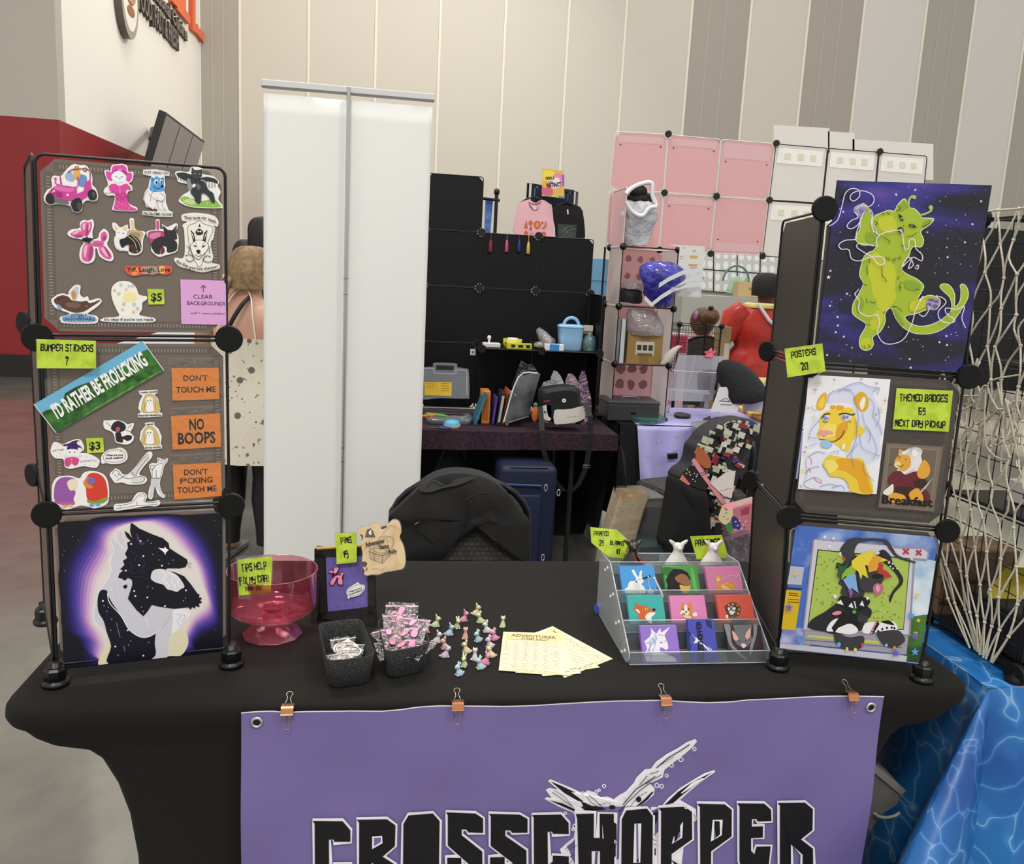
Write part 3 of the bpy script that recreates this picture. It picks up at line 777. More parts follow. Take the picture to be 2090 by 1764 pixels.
sticker('sticker', 'die-cut sticker of a white bat-eared cat wrapped round an iced coffee cup', 'sticker', PL_L, T2,
 '815,710 850,715 885,750 945,725 955,760 970,760 965,680 985,668 1005,680 1020,765 1090,785 1105,800 1085,860 1080,950 1050,985 1010,995 960,985 950,960 880,955 840,920 830,850 850,800 820,760', '''
p e2cf9c 972,690 998,685 1018,768 985,768
s c9b28a 945,790 1000,770 1085,795 1070,860 1050,930 950,920
s a8916a 960,810 1000,790 1060,805 1040,850 980,850
p e8d27a 830,725 868,760 855,800
p e8d27a 890,770 940,735 935,790
s f4f2ee 850,775 890,762 935,785 942,820 910,850 870,845 845,815
c 55504c 3 862,800 872,792 882,798
c 55504c 3 900,805 912,797 922,804
s f4f2ee 845,830 870,850 880,910 930,940 900,950 855,920
s 1c1a1c 880,860 930,840 980,815 1040,850 1068,900 1062,950 1030,975 985,970 960,950 965,905 935,905 900,930 885,900
c e2d6a8 5 955,830 1010,880 1035,970
c e2d6a8 5 985,820 1045,880 1062,940
s 4a2f24 970,905 1000,900 1030,940 1020,970 985,968
''', group=G5)
sticker('sticker', 'die-cut sticker of a black bat-eared cat wrapped round a pink drink cup', 'sticker', PL_L, T2,
 '1112,800 1150,775 1195,765 1195,690 1215,678 1230,690 1232,760 1262,760 1250,720 1300,745 1365,715 1390,730 1378,790 1395,830 1395,910 1375,965 1280,995 1230,1008 1190,990 1155,950 1150,880', '''
p c94a86 1200,692 1222,688 1225,770 1202,772
s b9427c 1125,805 1180,780 1260,785 1290,830 1270,900 1200,980 1165,930
s dc82ac 1140,815 1190,795 1240,800 1220,840 1160,850
s 2b282b 1155,900 1190,850 1260,830 1330,850 1380,880 1375,950 1300,970 1290,925 1260,915 1235,940 1230,985 1195,975 1165,940
p 2b282b 1258,730 1300,770 1340,775 1380,728 1378,800 1385,850 1330,870 1280,850 1268,800
p 6f3a55 1355,765 1375,738 1372,795
c 56515a 3 1290,810 1305,803 1318,810
c 56515a 3 1340,810 1352,803 1364,810
s 7d2443 1240,930 1262,920 1275,960 1240,985
''', group=G5)
sticker('sticker', 'tall cream line-art sticker of a wolf skull crest with blackletter motto', 'sticker', PL_L, T2,
 '1425,640 1500,622 1600,625 1700,645 1745,690 1738,742 1700,735 1715,760 1700,850 1680,880 1690,960 1700,1010 1690,1060 1750,1075 1755,1110 1700,1125 1600,1145 1480,1115 1400,1090 1358,1040 1370,1015 1430,1020 1450,960 1445,780 1430,730 1470,700 1428,690', '''
o 1c1a1c 4 1480,740 1535,715 1580,690 1620,720 1690,745 1695,790 1655,880 1600,1075 1560,1080 1500,950 1480,830
p 1c1a1c 1500,770 1530,800 1545,860 1525,880
p f4f1e6 1506,790 1525,815 1532,860
p 1c1a1c 1650,770 1620,800 1608,860 1632,880
p f4f1e6 1645,790 1628,815 1620,860
s 1c1a1c 1545,790 1575,760 1610,785 1600,812 1560,815
d f4f1e6 8 1568,785 1588,785
p 1c1a1c 1572,745 1580,715 1590,745
s f4f1e6 1500,910 1540,870 1580,860 1630,875 1660,910 1640,960 1600,1000 1570,1030 1530,1000 1510,960
o 1c1a1c 4 1500,910 1540,870 1580,860 1630,875 1660,910 1640,960 1600,1000 1570,1030 1530,1000 1510,960
p 1c1a1c 1518,900 1555,915 1540,924
p 1c1a1c 1640,900 1600,918 1615,926
s 1c1a1c 1550,955 1570,945 1590,958 1572,985
c 1c1a1c 4 1540,985 1570,1005 1600,985
c 1c1a1c 6 1450,1000 1500,990 1530,1030 1490,1050 1460,1030
c 1c1a1c 6 1680,1010 1640,1000 1610,1035 1650,1055 1685,1050
c 1c1a1c 5 1470,910 1490,940 1480,980
c 1c1a1c 5 1685,910 1665,940 1672,980
c 1c1a1c 3 1545,880 1560,930
c 1c1a1c 3 1615,880 1598,930
''', base='efece0', texts=(('They took my', (1442, 676), (1640, 676), 25, K, dict(bold=.02)), ('teeth.', (1652, 684), (1728, 716), 24, K, dict(bold=.02)), ('But they', (1376, 1058), (1480, 1104), 24, K, dict(bold=.02)), ('grew back', (1488, 1112), (1610, 1126), 24, K, dict(bold=.02)), ('sharper!', (1620, 1124), (1742, 1104), 24, K, dict(bold=.02))), group=G5)
sticker('sticker', 'small red and orange lettering sticker reading Yiff, Laugh, Love', 'sticker', PL_L, T2,
 '925,1105 950,1085 1010,1095 1060,1090 1120,1090 1180,1090 1240,1085 1300,1085 1335,1095 1340,1135 1310,1160 1270,1165 1220,1155 1170,1170 1120,1160 1060,1168 1010,1180 960,1165 930,1135', '''
s f0a24a 980,1100 1030,1100 1040,1150 990,1165
s b89a8a 1070,1100 1130,1098 1150,1150 1080,1160
s a8988c 1120,1096 1200,1094 1220,1148 1130,1160
s f3b56a 1225,1092 1270,1092 1275,1150 1230,1150
''', base='e25b4c', texts=(('Yiff, Laugh, Love', (942, 1138), (1322, 1138), 38, '1c1216', dict(bold=.015)),), group=G5)
sticker('sticker', 'die-cut sticker of a brown otter on its back with blue lettering', 'sticker', PL_L, T2,
 '278,1390 310,1355 345,1335 390,1330 425,1340 440,1300 490,1255 535,1265 530,1330 560,1365 600,1355 615,1390 690,1372 722,1395 690,1440 620,1490 600,1510 680,1530 688,1575 640,1595 400,1592 360,1570 360,1535 440,1510 400,1490 340,1470 300,1440', '''
p b9cbd6 440,1330 490,1268 520,1270 515,1340 495,1395 470,1390
s d98a3c 455,1318 475,1305 495,1330 485,1380 465,1370
s 5b4030 300,1392 330,1360 380,1345 430,1360 460,1390 540,1400 590,1395 620,1415 700,1388 700,1400 620,1455 560,1490 480,1498 400,1470 350,1440 320,1425
s 7b5a47 400,1420 470,1405 540,1425 500,1460 430,1450
e 2a1d17 345,1380,7 375,1372,7
s 8aa7cf 330,1425 360,1440 370,1475 335,1460
s 7b5a47 575,1435 595,1430 600,1450 580,1455
s 86aedb 375,1540 420,1518 600,1518 665,1545 668,1568 600,1578 400,1575
''', texts=(('OTTERLY', (448, 1535), (594, 1535), 26, '22364f', dict(bold=.02)), ('UNGOVERNABLE', (386, 1568), (662, 1566), 26, '22364f', dict(bold=.02))), group=G5)
sticker('sticker', 'die-cut sticker of a cream egg with pastel spots and a line of lettering', 'sticker', PL_L, T2,
 '805,1330 815,1270 860,1230 920,1220 980,1235 1025,1280 1050,1340 1115,1355 1115,1385 1080,1410 1075,1470 1055,1520 1180,1545 1188,1575 1100,1585 740,1578 738,1545 870,1530 850,1470 820,1400', '''
s f6f1df 818,1335 825,1275 865,1240 920,1230 975,1245 1015,1290 1040,1345 1050,1430 1030,1500 980,1525 900,1525 860,1470 835,1400
s f3e8a8 905,1360 950,1320 1010,1330 1035,1370 1000,1400 920,1395
e b9d3e8 890,1255,16 960,1265,12 1005,1425,18 870,1330,15 905,1470,12
e e7bccb 835,1300,12 990,1262,13 915,1418,15 1035,1460,14 935,1290,9 1000,1490,12
''', texts=(("it's okay if you're not ready", (745, 1568), (1178, 1568), 22, K, dict(bold=.02)),), group=G5)
def ticket(name, label, cat, pl, S, corners, color, texts, off=.003, lam=0, mott=True, spec='', th=.0008):
    mb = MB(); A = Art(mb, pl, S, off=off, rough=.3)
    if lam:
        cx = sum(c[0] for c in corners) / len(corners); cy = sum(c[1] for c in corners) / len(corners)
        A.slab([(cx + (x - cx) * (1 + lam), cy + (y - cy) * (1 + lam)) for x, y in corners], m_clearsheet, .0004)
    A.slab(corners, color, th)
    A.draw(spec)
    for t in texts: A.text(*t[:5], **(t[5] if len(t) > 5 else {}))
    o = mb.build(name); return tag(o, label, cat)
def clear(color, mixf=.25, rough=.08, name='clear_plastic', bump=None, tint=None):
    m = bpy.data.materials.new(name); m.use_nodes = True; nt = m.node_tree; nt.nodes.remove(nt.nodes['Principled BSDF'])
    t = nt.nodes.new('ShaderNodeBsdfTransparent'); t.inputs[0].default_value = lin(color)
    g = nt.nodes.new('ShaderNodeBsdfGlossy'); g.inputs['Roughness'].default_value = rough; g.inputs[0].default_value = (.9, .9, .9, 1)
    lw = nt.nodes.new('ShaderNodeLayerWeight'); lw.inputs[0].default_value = .5
    x = nt.nodes.new('ShaderNodeMixShader')
    pw = nt.nodes.new('ShaderNodeMath'); pw.operation = 'POWER'; pw.inputs[1].default_value = 3; nt.links.new(lw.outputs['Facing'], pw.inputs[0])
    ml = nt.nodes.new('ShaderNodeMath'); ml.operation = 'MULTIPLY_ADD'; ml.inputs[1].default_value = .7; ml.inputs[2].default_value = mixf * .2; nt.links.new(pw.outputs[0], ml.inputs[0]); nt.links.new(ml.outputs[0], x.inputs[0])
    nt.links.new(t.outputs[0], x.inputs[1]); nt.links.new(g.outputs[0], x.inputs[2]); nt.links.new(x.outputs[0], nt.nodes['Material Output'].inputs[0])
    if tint:
        df = nt.nodes.new('ShaderNodeBsdfDiffuse'); df.inputs[0].default_value = lin(tint[0]); x2 = nt.nodes.new('ShaderNodeMixShader'); x2.inputs[0].default_value = tint[1]
        nt.links.new(x.outputs[0], x2.inputs[1]); nt.links.new(df.outputs[0], x2.inputs[2]); nt.links.new(x2.outputs[0], nt.nodes['Material Output'].inputs[0])
    if bump:
        tc = nt.nodes.new('ShaderNodeTexCoord'); n2 = nt.nodes.new('ShaderNodeTexNoise'); n2.inputs['Scale'].default_value = bump[0]
        bp = nt.nodes.new('ShaderNodeBump'); bp.inputs['Strength'].default_value = bump[1]; bp.inputs['Distance'].default_value = .02
        nt.links.new(tc.outputs['Object'], n2.inputs[0]); nt.links.new(n2.outputs['Fac'], bp.inputs['Height']); nt.links.new(bp.outputs['Normal'], g.inputs['Normal']); nt.links.new(bp.outputs['Normal'], lw.inputs['Normal'])
    return m
m_clearsheet = clear("f4f2ee", .3, .15, 'laminate_film')
LIME = M('c4dc42', .3, noise=(38, 'aec534', .42, .58))
ticket('price_tag', 'small lime price tag reading $5 beside the egg sticker', 'price tag', PL_L, T2, [(1122, 1290), (1266, 1292), (1274, 1424), (1132, 1428)], LIME, [('$5', (1152, 1396), (1252, 1396), 66, K, dict(bold=.03))])
ticket('sticky_note', 'square pink sticky note with handwriting about clear backgrounds', 'note', PL_L, T2, [(1412, 1206), (1790, 1218), (1818, 1262), (1822, 1606), (1420, 1598)], 'dfa6da', [('CLEAR', (1525, 1375), (1696, 1377), 34, '27202c'), ('BACKGROUNDS', (1472, 1430), (1806, 1436), 33, '27202c'), ('wolf + rawru stickers', (1498, 1510), (1800, 1514), 17, '27202c')], spec='''
l 27202c 6 1614,1262 1612,1318
c 27202c 6 1592,1284 1613,1260 1634,1282
''')
# middle panel
ticket('price_sign', 'laminated lime sign reading bumper stickers 7 at the tower edge', 'price sign', PL_L, T3, [(155, 55), (706, 72), (710, 328), (162, 326)], LIME, [('BUMPER STICKERS', (198, 160), (684, 170), 56, K, dict(font='g')), ('7', (424, 292), (454, 294), 66, K, dict(font='g'))], off=.016, lam=.03)
GRS = M('3f7a30', .5, noise=(55, '1f4a1a', .4, .62))
ticket('bumper_sticker', 'long tilted bumper sticker with white frolicking slogan over a green meadow', 'bumper sticker', PL_L, T3, [(133, 660), (1140, 73), (1338, 347), (338, 925)], '6fb4d6', [("I'D RATHER BE FROLICKING", (352, 800), (1196, 282), 132, 'f4f4f0', dict(bold=.03))], off=.004, spec='').name
mb = MB(); A = Art(mb, PL_L, T3, off=.0043, rough=.45)
A.poly([(200, 745), (250, 715), (330, 700), (400, 640), (420, 560), (520, 500), (600, 470), (700, 440), (760, 390), (840, 370), (930, 320), (1040, 250), (1100, 190), (1160, 160), (1195, 150), (1336, 345), (340, 922)], GRS)
A.poly([(400, 640), (420, 560), (520, 500), (600, 470), (690, 440), (700, 500), (600, 560), (500, 600)], M('1f4520', .6, noise=(70, '2c5a2a', .4, .6)))
A.poly([(560, 790), (700, 690), (900, 580), (1100, 460), (1290, 350), (1330, 350), (900, 600), (600, 770)], M('6a9a45', .6, noise=(60, '3d7531', .4, .6)))
A.strokes(stroke([(1140, 73), (1338, 347)], 7), 'e9f2f2'); A.strokes(stroke([(133, 660), (338, 925)], 7), 'e9f2f2')
A.text("I'D RATHER BE FROLICKING", (352, 795), (1196, 290), 132, 'f6f6f2', bold=.035)
bs = bpy.data.objects['bumper_sticker']; o = mb.build('printed_scene', bs)
m_bag = clear("f7f5f2", .3, .12, 'bag_film', bump=(60, .3))
OR = 'ee8f3c'
for lbl, cs, bagc, tx in (
 ("orange card in a clear bag reading don't touch me, topmost of its column", [(1408, 325), (1846, 321), (1854, 612), (1418, 626)], [(1378, 238), (1876, 230), (1882, 640), (1392, 650)], [("DON'T", (1520, 444), (1742, 442), 50, '2a0e12', dict(bold=.016)), ('TOUCH ME', (1452, 554), (1820, 546), 52, '2a0e12', dict(bold=.016))]),
 ('orange card in a clear bag reading no boops in bold black', [(1402, 768), (1860, 745), (1868, 1054), (1420, 1082)], [(1392, 700), (1880, 672), (1890, 1070), (1404, 1100)], [('NO', (1576, 898), (1714, 892), 96, '0e0a0a', dict(bold=.03)), ('BOOPS', (1470, 1030), (1818, 1016), 100, '0e0a0a', dict(bold=.03))]),
 ('orange card with the starred-out swear word, lowest of its column', [(1420, 1222), (1868, 1200), (1876, 1510), (1434, 1544)], [(1392, 1140), (1884, 1105), (1892, 1530), (1410, 1560)], [("DON'T", (1526, 1318), (1746, 1310), 50, '2a0e12', dict(bold=.016)), ('F*CKING', (1492, 1400), (1790, 1384), 50, '2a0e12', dict(bold=.016)), ('TOUCH ME', (1464, 1486), (1828, 1466), 52, '2a0e12', dict(bold=.016))])):
    mb = MB(); A = Art(mb, PL_L, T3, off=.0035); A.slab(cs, OR, .0008)
    for t in tx: A.text(*t[:5], **t[5])
    o = mb.build('card'); tag(o, lbl, 'card', 'orange warning cards')
    mb = MB(); A = Art(mb, PL_L, T3, off=.0048); A.poly(bagc, m_bag)
    (ax, ay), (bx_, by_) = bagc[0], bagc[1]; A.draw(f'o a39a90 3 {(ax+bx_)/2-9},{(ay+by_)/2+36} {(ax+bx_)/2},{(ay+by_)/2+26} {(ax+bx_)/2+9},{(ay+by_)/2+36} {(ax+bx_)/2},{(ay+by_)/2+46}')
    A.draw(f'l a89f95 2 {ax},{ay} {bx_},{by_}'); mb.build('clear_bag', o)
HAIR = lambda y: f'''
s d9bf7c 1130,{y+180} 1150,{y+90} 1180,{y+50} 1230,{y+50} 1270,{y+90} 1295,{y+160} 1290,{y+220} 1240,{y+215} 1150,{y+215}
o a88a4a 4 1130,{y+180} 1150,{y+90} 1180,{y+50} 1230,{y+50} 1270,{y+90} 1295,{y+160} 1290,{y+220} 1240,{y+215} 1150,{y+215}
s f6f4f1 1170,{y+95} 1200,{y+70} 1235,{y+90} 1235,{y+130} 1245,{y+200} 1175,{y+205} 1180,{y+130}
d 1a181a 6 1188,{y+105} 1216,{y+103}
c 1a181a 3 1196,{y+120} 1203,{y+117} 1210,{y+120}
c a88a4a 3 1150,{y+120} 1160,{y+160} 1150,{y+200}
c a88a4a 3 1265,{y+110} 1258,{y+160} 1270,{y+200}
'''
sticker('sticker', 'small sticker of a blond-haired creature reading I make sound financial decisions', 'sticker', PL_L, T3,
 '1105,535 1180,530 1278,525 1280,555 1250,570 1285,610 1305,700 1300,735 1325,745 1320,772 1200,782 1098,782 1095,750 1125,735 1100,700 1110,640 1140,580 1110,565', HAIR(520), texts=(('I make sound', (1115, 558), (1272, 550), 17, K, dict(bold=.03)), ('financial decisions', (1102, 772), (1314, 766), 17, K, dict(bold=.03))), group=G3, sm=False)
sticker('sticker', 'small sticker of a blond-haired creature reading I spent all my money', 'sticker', PL_L, T3,
 '1160,835 1210,825 1250,830 1250,855 1290,890 1318,960 1310,1030 1322,1045 1320,1070 1230,1080 1160,1080 1155,1055 1135,1030 1112,980 1125,910 1165,860', HAIR(820), texts=(('I spent', (1166, 856), (1240, 850), 17, K, dict(bold=.03)), ('all my money', (1162, 1072), (1312, 1062), 17, K, dict(bold=.03))), group=G3, sm=False)
sticker('sticker', 'small sticker of a dark round critter with a plump tail', 'sticker', PL_L, T3,
 '780,815 830,810 880,805 960,820 1000,845 1055,835 1055,870 1030,920 1060,960 1050,1000 1010,1030 950,1030 890,1010 880,960 860,920 830,905 785,880', '''
s 2b2426 848,870 880,825 930,818 975,845 985,885 950,915 890,915 855,900
s 2b2426 890,925 935,920 950,960 1000,945 1040,955 1035,985 1000,1000 960,985 955,1015 900,1005 890,960
s b65a62 890,885 910,872 930,880 925,910 900,912
l 8c8486 5 800,825 845,865
l 8c8486 5 1000,880 1040,850
l 8c8486 5 985,900 1030,915
''', group=G3)
sticker('sticker', 'small sticker of a white cat in a purple jester hat and pink suit', 'sticker', PL_L, T3,
 '288,1100 310,1020 345,1012 400,1030 470,1000 540,982 575,1000 600,1060 590,1090 560,1110 640,1118 735,1170 735,1220 700,1250 590,1235 480,1258 420,1240 405,1170 330,1160', '''
s 3f2560 400,1035 450,1025 500,1000 545,995 530,1025 580,1060 540,1065 535,1090 440,1080 445,1050 410,1050
d d6b24a 10 398,1038 548,1000 578,1072
s f2efee 430,1090 480,1075 540,1085 555,1110 540,1140 450,1140 425,1115
d 1a181a 6 465,1105 510,1105
s e0dfe0 415,1130 450,1140 520,1145 565,1128 550,1155 430,1155
s d8478c 425,1165 500,1150 545,1165 550,1190 520,1230 480,1210 450,1240 420,1220
d e7b44a 8 480,1172 482,1200
d 77707a 3 320,1040 350,1055 330,1080 370,1035 375,1120 345,1140 390,1140 580,1140 620,1150 660,1160 700,1190 600,1220 650,1225 690,1230 720,1200 570,1200
''', texts=(("don't laugh", (305, 1100), (410, 1082), 14, K), ('it will destroy us', (566, 1196), (716, 1182), 14, K)), group=G3)
ticket('price_tag', 'small lime price tag reading $3 between the jester and the dark critter', 'price tag', PL_L, T3, [(618, 976), (776, 970), (784, 1104), (628, 1116)], LIME, [('$3', (646, 1084), (752, 1078), 70, K, dict(bold=.03))])
sticker('sticker', 'speech bubble sticker asking about brush settings on the tower', 'sticker', PL_L, T3,
 '755,1190 765,1130 820,1085 890,1070 940,1062 985,1090 1003,1140 990,1180 940,1208 860,1215 800,1205 770,1212', '''
o 4a484c 4 775,1150 810,1105 880,1085 950,1090 985,1135 965,1180 900,1198 830,1195 795,1190
x d8c07a 22 938,1090
''', texts=(('What are your', (800, 1142), (966, 1138), 18, K, dict(bold=.03)), ('brush settings?', (798, 1170), (962, 1164), 18, K, dict(bold=.03))), group=G3)
sticker('sticker', 'white line-art sticker of a cat lying with one leg raised', 'sticker', PL_L, T3,
 '835,1310 870,1270 890,1255 930,1275 960,1310 1010,1300 1060,1250 1120,1180 1180,1110 1215,1098 1232,1120 1220,1160 1150,1240 1110,1310 1170,1335 1180,1370 1140,1400 1020,1405 950,1385 890,1390 855,1350', '''
s d8d7d8 1020,1300 1080,1240 1190,1130 1200,1145 1120,1240 1070,1330
s dedddd 1050,1345 1120,1325 1165,1350 1140,1385 1040,1385
c 59565a 4 860,1310 880,1270 920,1290 950,1330 1010,1300 1080,1230 1190,1120
c 59565a 4 900,1370 950,1340 1020,1350 1100,1330 1160,1345 1130,1385 1040,1390
c 59565a 4 1200,1150 1110,1260 1075,1330
c 59565a 4 1040,1290 1065,1320
d 1a181a 5 885,1318 918,1310
c 1a181a 3 895,1330 905,1334 912,1328
''', group=G3)
sticker('sticker', 'white line-art sticker of a cat standing in grey stockings', 'sticker', PL_L, T3,
 '1200,1230 1230,1205 1275,1205 1280,1155 1330,1170 1372,1160 1370,1195 1340,1235 1330,1290 1310,1350 1300,1400 1320,1470 1350,1510 1330,1530 1280,1490 1255,1420 1240,1500 1225,1540 1192,1525 1200,1450 1225,1370 1215,1290', '''
s d3d2d4 1225,1345 1305,1345 1290,1400 1340,1510 1320,1515 1255,1420 1230,1515 1205,1515 1215,1430
c 59565a 4 1230,1340 1235,1260 1290,1215 1330,1215 1320,1280 1305,1345
c 59565a 4 1288,1200 1285,1165 1310,1180 1360,1170 1345,1215
c 59565a 4 1255,1230 1215,1230 1220,1265 1250,1250
c 59565a 4 1265,1270 1268,1340
c 59565a 3 1225,1345 1305,1347
d 1a181a 4 1315,1195 1338,1195
''', group=G3)
sticker('sticker', 'sticker of two round hooded figures, one purple and one red', 'sticker', PL_L, T3,
 '300,1460 310,1390 345,1340 410,1325 480,1325 540,1345 565,1340 590,1300 650,1278 720,1285 790,1320 825,1400 830,1530 800,1590 700,1625 640,1610 560,1600 450,1635 390,1625 310,1580', '''
s 9a5aa6 318,1470 335,1390 380,1345 450,1335 520,1360 500,1440 520,1480 500,1540 510,1580 420,1575 330,1555
s c765a4 330,1555 420,1572 505,1570 505,1592 420,1598 335,1575
s d9402f 615,1440 600,1390 640,1310 710,1298 780,1340 810,1420 815,1520 780,1550 700,1560 630,1545
s 7fa53a 630,1545 700,1560 812,1520 810,1550 760,1580 640,1575
s efe2c0 440,1390 480,1355 530,1365 525,1440 470,1460
s e0873a 590,1390 640,1330 660,1410 690,1420 640,1445
e 8a6aa8 665,1370,42,36
e e6b85a 420,1605,22,12 470,1600,20,12
e 6fa6d8 670,1595,24,14 725,1590,24,14
''', group=G3)
sticker('sticker', 'white line-art sticker of a cat doing the splits across the rail', 'sticker', PL_L, T3,
 '872,1610 890,1585 950,1580 1030,1565 1060,1520 1090,1485 1130,1475 1170,1490 1180,1530 1165,1560 1240,1560 1290,1550 1303,1580 1270,1605 1180,1605 1080,1620 960,1640 885,1645', '''
c 59565a 4 890,1600 960,1595 1040,1575 1075,1535 1110,1500 1150,1490 1165,1520 1150,1560
c 59565a 4 890,1630 1000,1615 1090,1600 1200,1595 1285,1585
c 59565a 4 1150,1565 1220,1572 1285,1562
c 59565a 4 1085,1560 1090,1595
c 59565a 3 930,1595 935,1625
d 1a181a 4 1118,1512 1140,1510
''', off=.0085, group=G3)
# ================================================================ posters
def mixc(a, b_, t):
    f = lambda h: [int(h[i:i + 2], 16) for i in (0, 2, 4)]
    return ''.join('%02x' % int(x + (y - x) * t) for x, y in zip(f(a), f(b_)))
def nums(s): return [tuple(map(float, a.split(','))) for a in s.split()]
# two embracing wolves under a violet glow
mb = MB(); A = Art(mb, PL_L, T4, off=.0022, step=.00008, rough=.3)
A.slab([(270, 195), (1440, 130), (1445, 1115), (315, 1240)], '0b0a18', .001)
A.clip = ((315, 1238), (1445, 1113))
out0 = nums('276,560 330,400 430,270 520,168 800,150 1140,142 1300,240 1400,400 1436,600 1438,760 1430,960 1320,1010 1250,1080 1200,1142 420,1224 440,1100 380,1000 305,960 292,760')
in0 = nums('600,560 650,440 640,330 700,240 800,190 900,210 1040,290 1120,370 1230,470 1250,560 1290,680 1310,760 1240,830 1150,960 1080,1100 1090,1150 640,1200 660,1080 600,980 530,900 530,780 560,660')
ramp = ['0f0d22', '14112f', '1b1747', '2a2168', '3a2f85', '4d3d9a', '6a4fa8', '8f66b8', 'b183c4', 'cfa3d0', 'dec3d6', 'e6d6da', 'e8dfd8']
while len(in0) < len(out0): in0.append(in0[-1])
in0 = in0[:len(out0)]
in0 = nums('560,640 610,540 650,440 650,320 720,230 900,200 1050,280 1150,390 1240,480 1290,620 1330,760 1230,860 1180,960 1130,1060 1100,1143 620,1205 620,1080 590,980 530,900 520,760')
pz = lambda z: '%g,%g' % z
for i, c in enumerate(ramp):
    t = i / (len(ramp) - 1)
    pts = smooth([(a[0] * (1 - t) + b_[0] * t, a[1] * (1 - t) + b_[1] * t) for a, b_ in zip(out0, in0)], True, 3)
    cl = [(x, min(y, 1238 - (x - 315) * .1106 - 4)) for x, y in pts]
    A.poly(cl, c)
A.draw('''
s e6dfbc 640,1000 720,960 1000,980 1160,960 1200,1050 1150,1142 1050,1150 700,1190 560,1208 600,1100
s d6d3dc 645,320 665,310 690,345 685,268 715,262 770,330 780,380 770,480 740,560 690,620 720,700 800,800 870,860 940,800 1080,820 1090,950 1060,1030 1050,1155 940,1168 930,1000 700,1000 600,960 540,910 525,860 560,720 590,640 640,590 650,500 660,420
c f4f1f4 6 645,330 670,400 640,470 650,540 600,640 550,740 525,850 540,910 600,965
c f4f1f4 5 690,270 700,340 760,400
c f4f1f4 5 730,290 755,340 760,390
s efedf2 1085,830 1140,810 1215,830 1200,880 1160,910 1130,960 1080,990 1090,900
c c9c4d2 5 1110,850 1150,860 1120,900 1140,930
c c9c4d2 5 1160,850 1180,870 1150,900
''')
A.draw('''
p 0b0b1c 745,258 775,275 800,310 785,260 790,205 800,202 850,240 940,280 1020,310 1060,345 1065,380 1110,410 1190,460 1196,480 1180,515 1140,525 1050,524 1030,540 1100,550 1170,580 1220,640 1262,700 1280,712 1275,730 1297,735 1285,752 1298,768 1275,775 1280,800 1250,792 1248,812 1228,800 1215,818 1200,802 1100,812 1010,800 940,785 910,830 880,865 830,820 770,740 790,680 797,610 770,590 740,628 735,600 700,590 710,560 735,540 715,530 745,500 735,470 765,450 750,420 770,380 765,340 790,330 760,300
s 0b0b20 555,740 570,690 595,675 625,690 650,760 720,850 770,930 830,990 880,1015 930,1005 965,960 960,1050 940,1168 635,1205 650,1080 620,980 598,900 560,830
s d3d1da 625,700 640,640 690,600 740,610 790,600 800,640 780,700 770,740 800,800 860,855 885,870 940,800 1000,800 1085,820 1060,880 1000,960 920,1010 860,1010 780,960 720,860 660,770
c f4f2f6 6 625,700 640,770 720,860 780,960 860,1012 930,1005 1010,950
c f4f2f6 5 885,870 905,900 920,945
c f2f0f4 4 640,650 660,700 650,730
c f2f0f4 4 690,605 700,660 690,690
c f2f0f4 4 735,612 745,650 730,690
s 0b0b1c 735,650 760,640 765,655 750,670
s dfdde4 935,570 950,540 990,527 1040,535 1110,565 1150,610 1172,655 1145,672 1120,690 1080,680 1050,672 1020,640 970,625 935,600
c f7f6f8 7 1000,540 1040,570 1020,610 1060,640 1050,670
c f7f6f8 7 1040,545 1090,580 1080,620 1110,650 1100,680
c f7f6f8 7 1080,560 1130,600 1125,640 1150,660
s 5d2b62 830,270 845,290 865,340 890,335 870,360 840,330
p ffffff 985,378 1025,382 1035,370 1045,385 1060,392 1050,402 1040,412 1036,430 1028,412 1015,400
c 2a2740 5 800,585 860,580 925,605
c 3a3868 4 760,470 800,500 780,540 820,560
c 3a3868 4 850,440 890,480 870,530 900,560
c 3a3868 4 790,400 830,430 820,470
c 8d8a9c 4 690,910 700,960 715,1015
c 8d8a9c 4 740,1075 748,1115
c 3a3650 3 1195,490 1225,488
c 3a3650 3 1192,500 1220,522
d e9e9f4 7 793,350 880,437 850,502 755,540 1012,505 815,685 823,720 908,731 592,756 1033,792 769,964 680,1080 880,1145 860,330 1183,680
d b9b9d4 4 912,325 935,345 948,425 990,465 1060,490 1092,465 910,655 945,665 866,800 878,830 655,885 648,963 790,1040 918,1050 700,1140 775,1070 600,790 630,800 620,830 1180,735 1165,755
d 9a97b0 3 375,298 418,322 316,400 308,430 505,442 318,540 1385,185 1420,290 1238,365 1328,455 1390,660 1380,840 1395,960
''')
tag(mb.build('poster'), 'night-sky print of a dark wolf and a pale wolf embracing, lowest on the sticker tower', 'poster')

# galaxy cat poster
m_gal, nt, b = nodes_mat('galaxy_print', .28)
tc = nt.nodes.new('ShaderNodeTexCoord'); mp_ = nt.nodes.new('ShaderNodeMapping'); mp_.inputs['Rotation'].default_value = (0, .7, 0); mp_.inputs['Scale'].default_value = (4.5, 4.5, 11)
n = nt.nodes.new('ShaderNodeTexNoise'); n.inputs['Scale'].default_value = 1.0; n.inputs['Detail'].default_value = 3; n.inputs['Distortion'].default_value = .4
r = nt.nodes.new('ShaderNodeValToRGB'); e = r.color_ramp.elements
e[0].position = .36; e[0].color = lin('100e16'); e[1].position = .78; e[1].color = lin('6a4a9c')
for p, c in ((.47, '15122c'), (.55, '261e66'), (.64, '38308a')): q = e.new(p); q.color = lin(c)
nt.links.new(tc.outputs['Object'], mp_.inputs[0]); nt.links.new(mp_.outputs[0], n.inputs['Vector']); nt.links.new(n.outputs['Fac'], r.inputs[0]); nt.links.new(r.outputs[0], b.inputs['Base Color'])
mb = MB(); A = Art(mb, PL_R, T7, off=.0075, step=.0001, rough=.3)
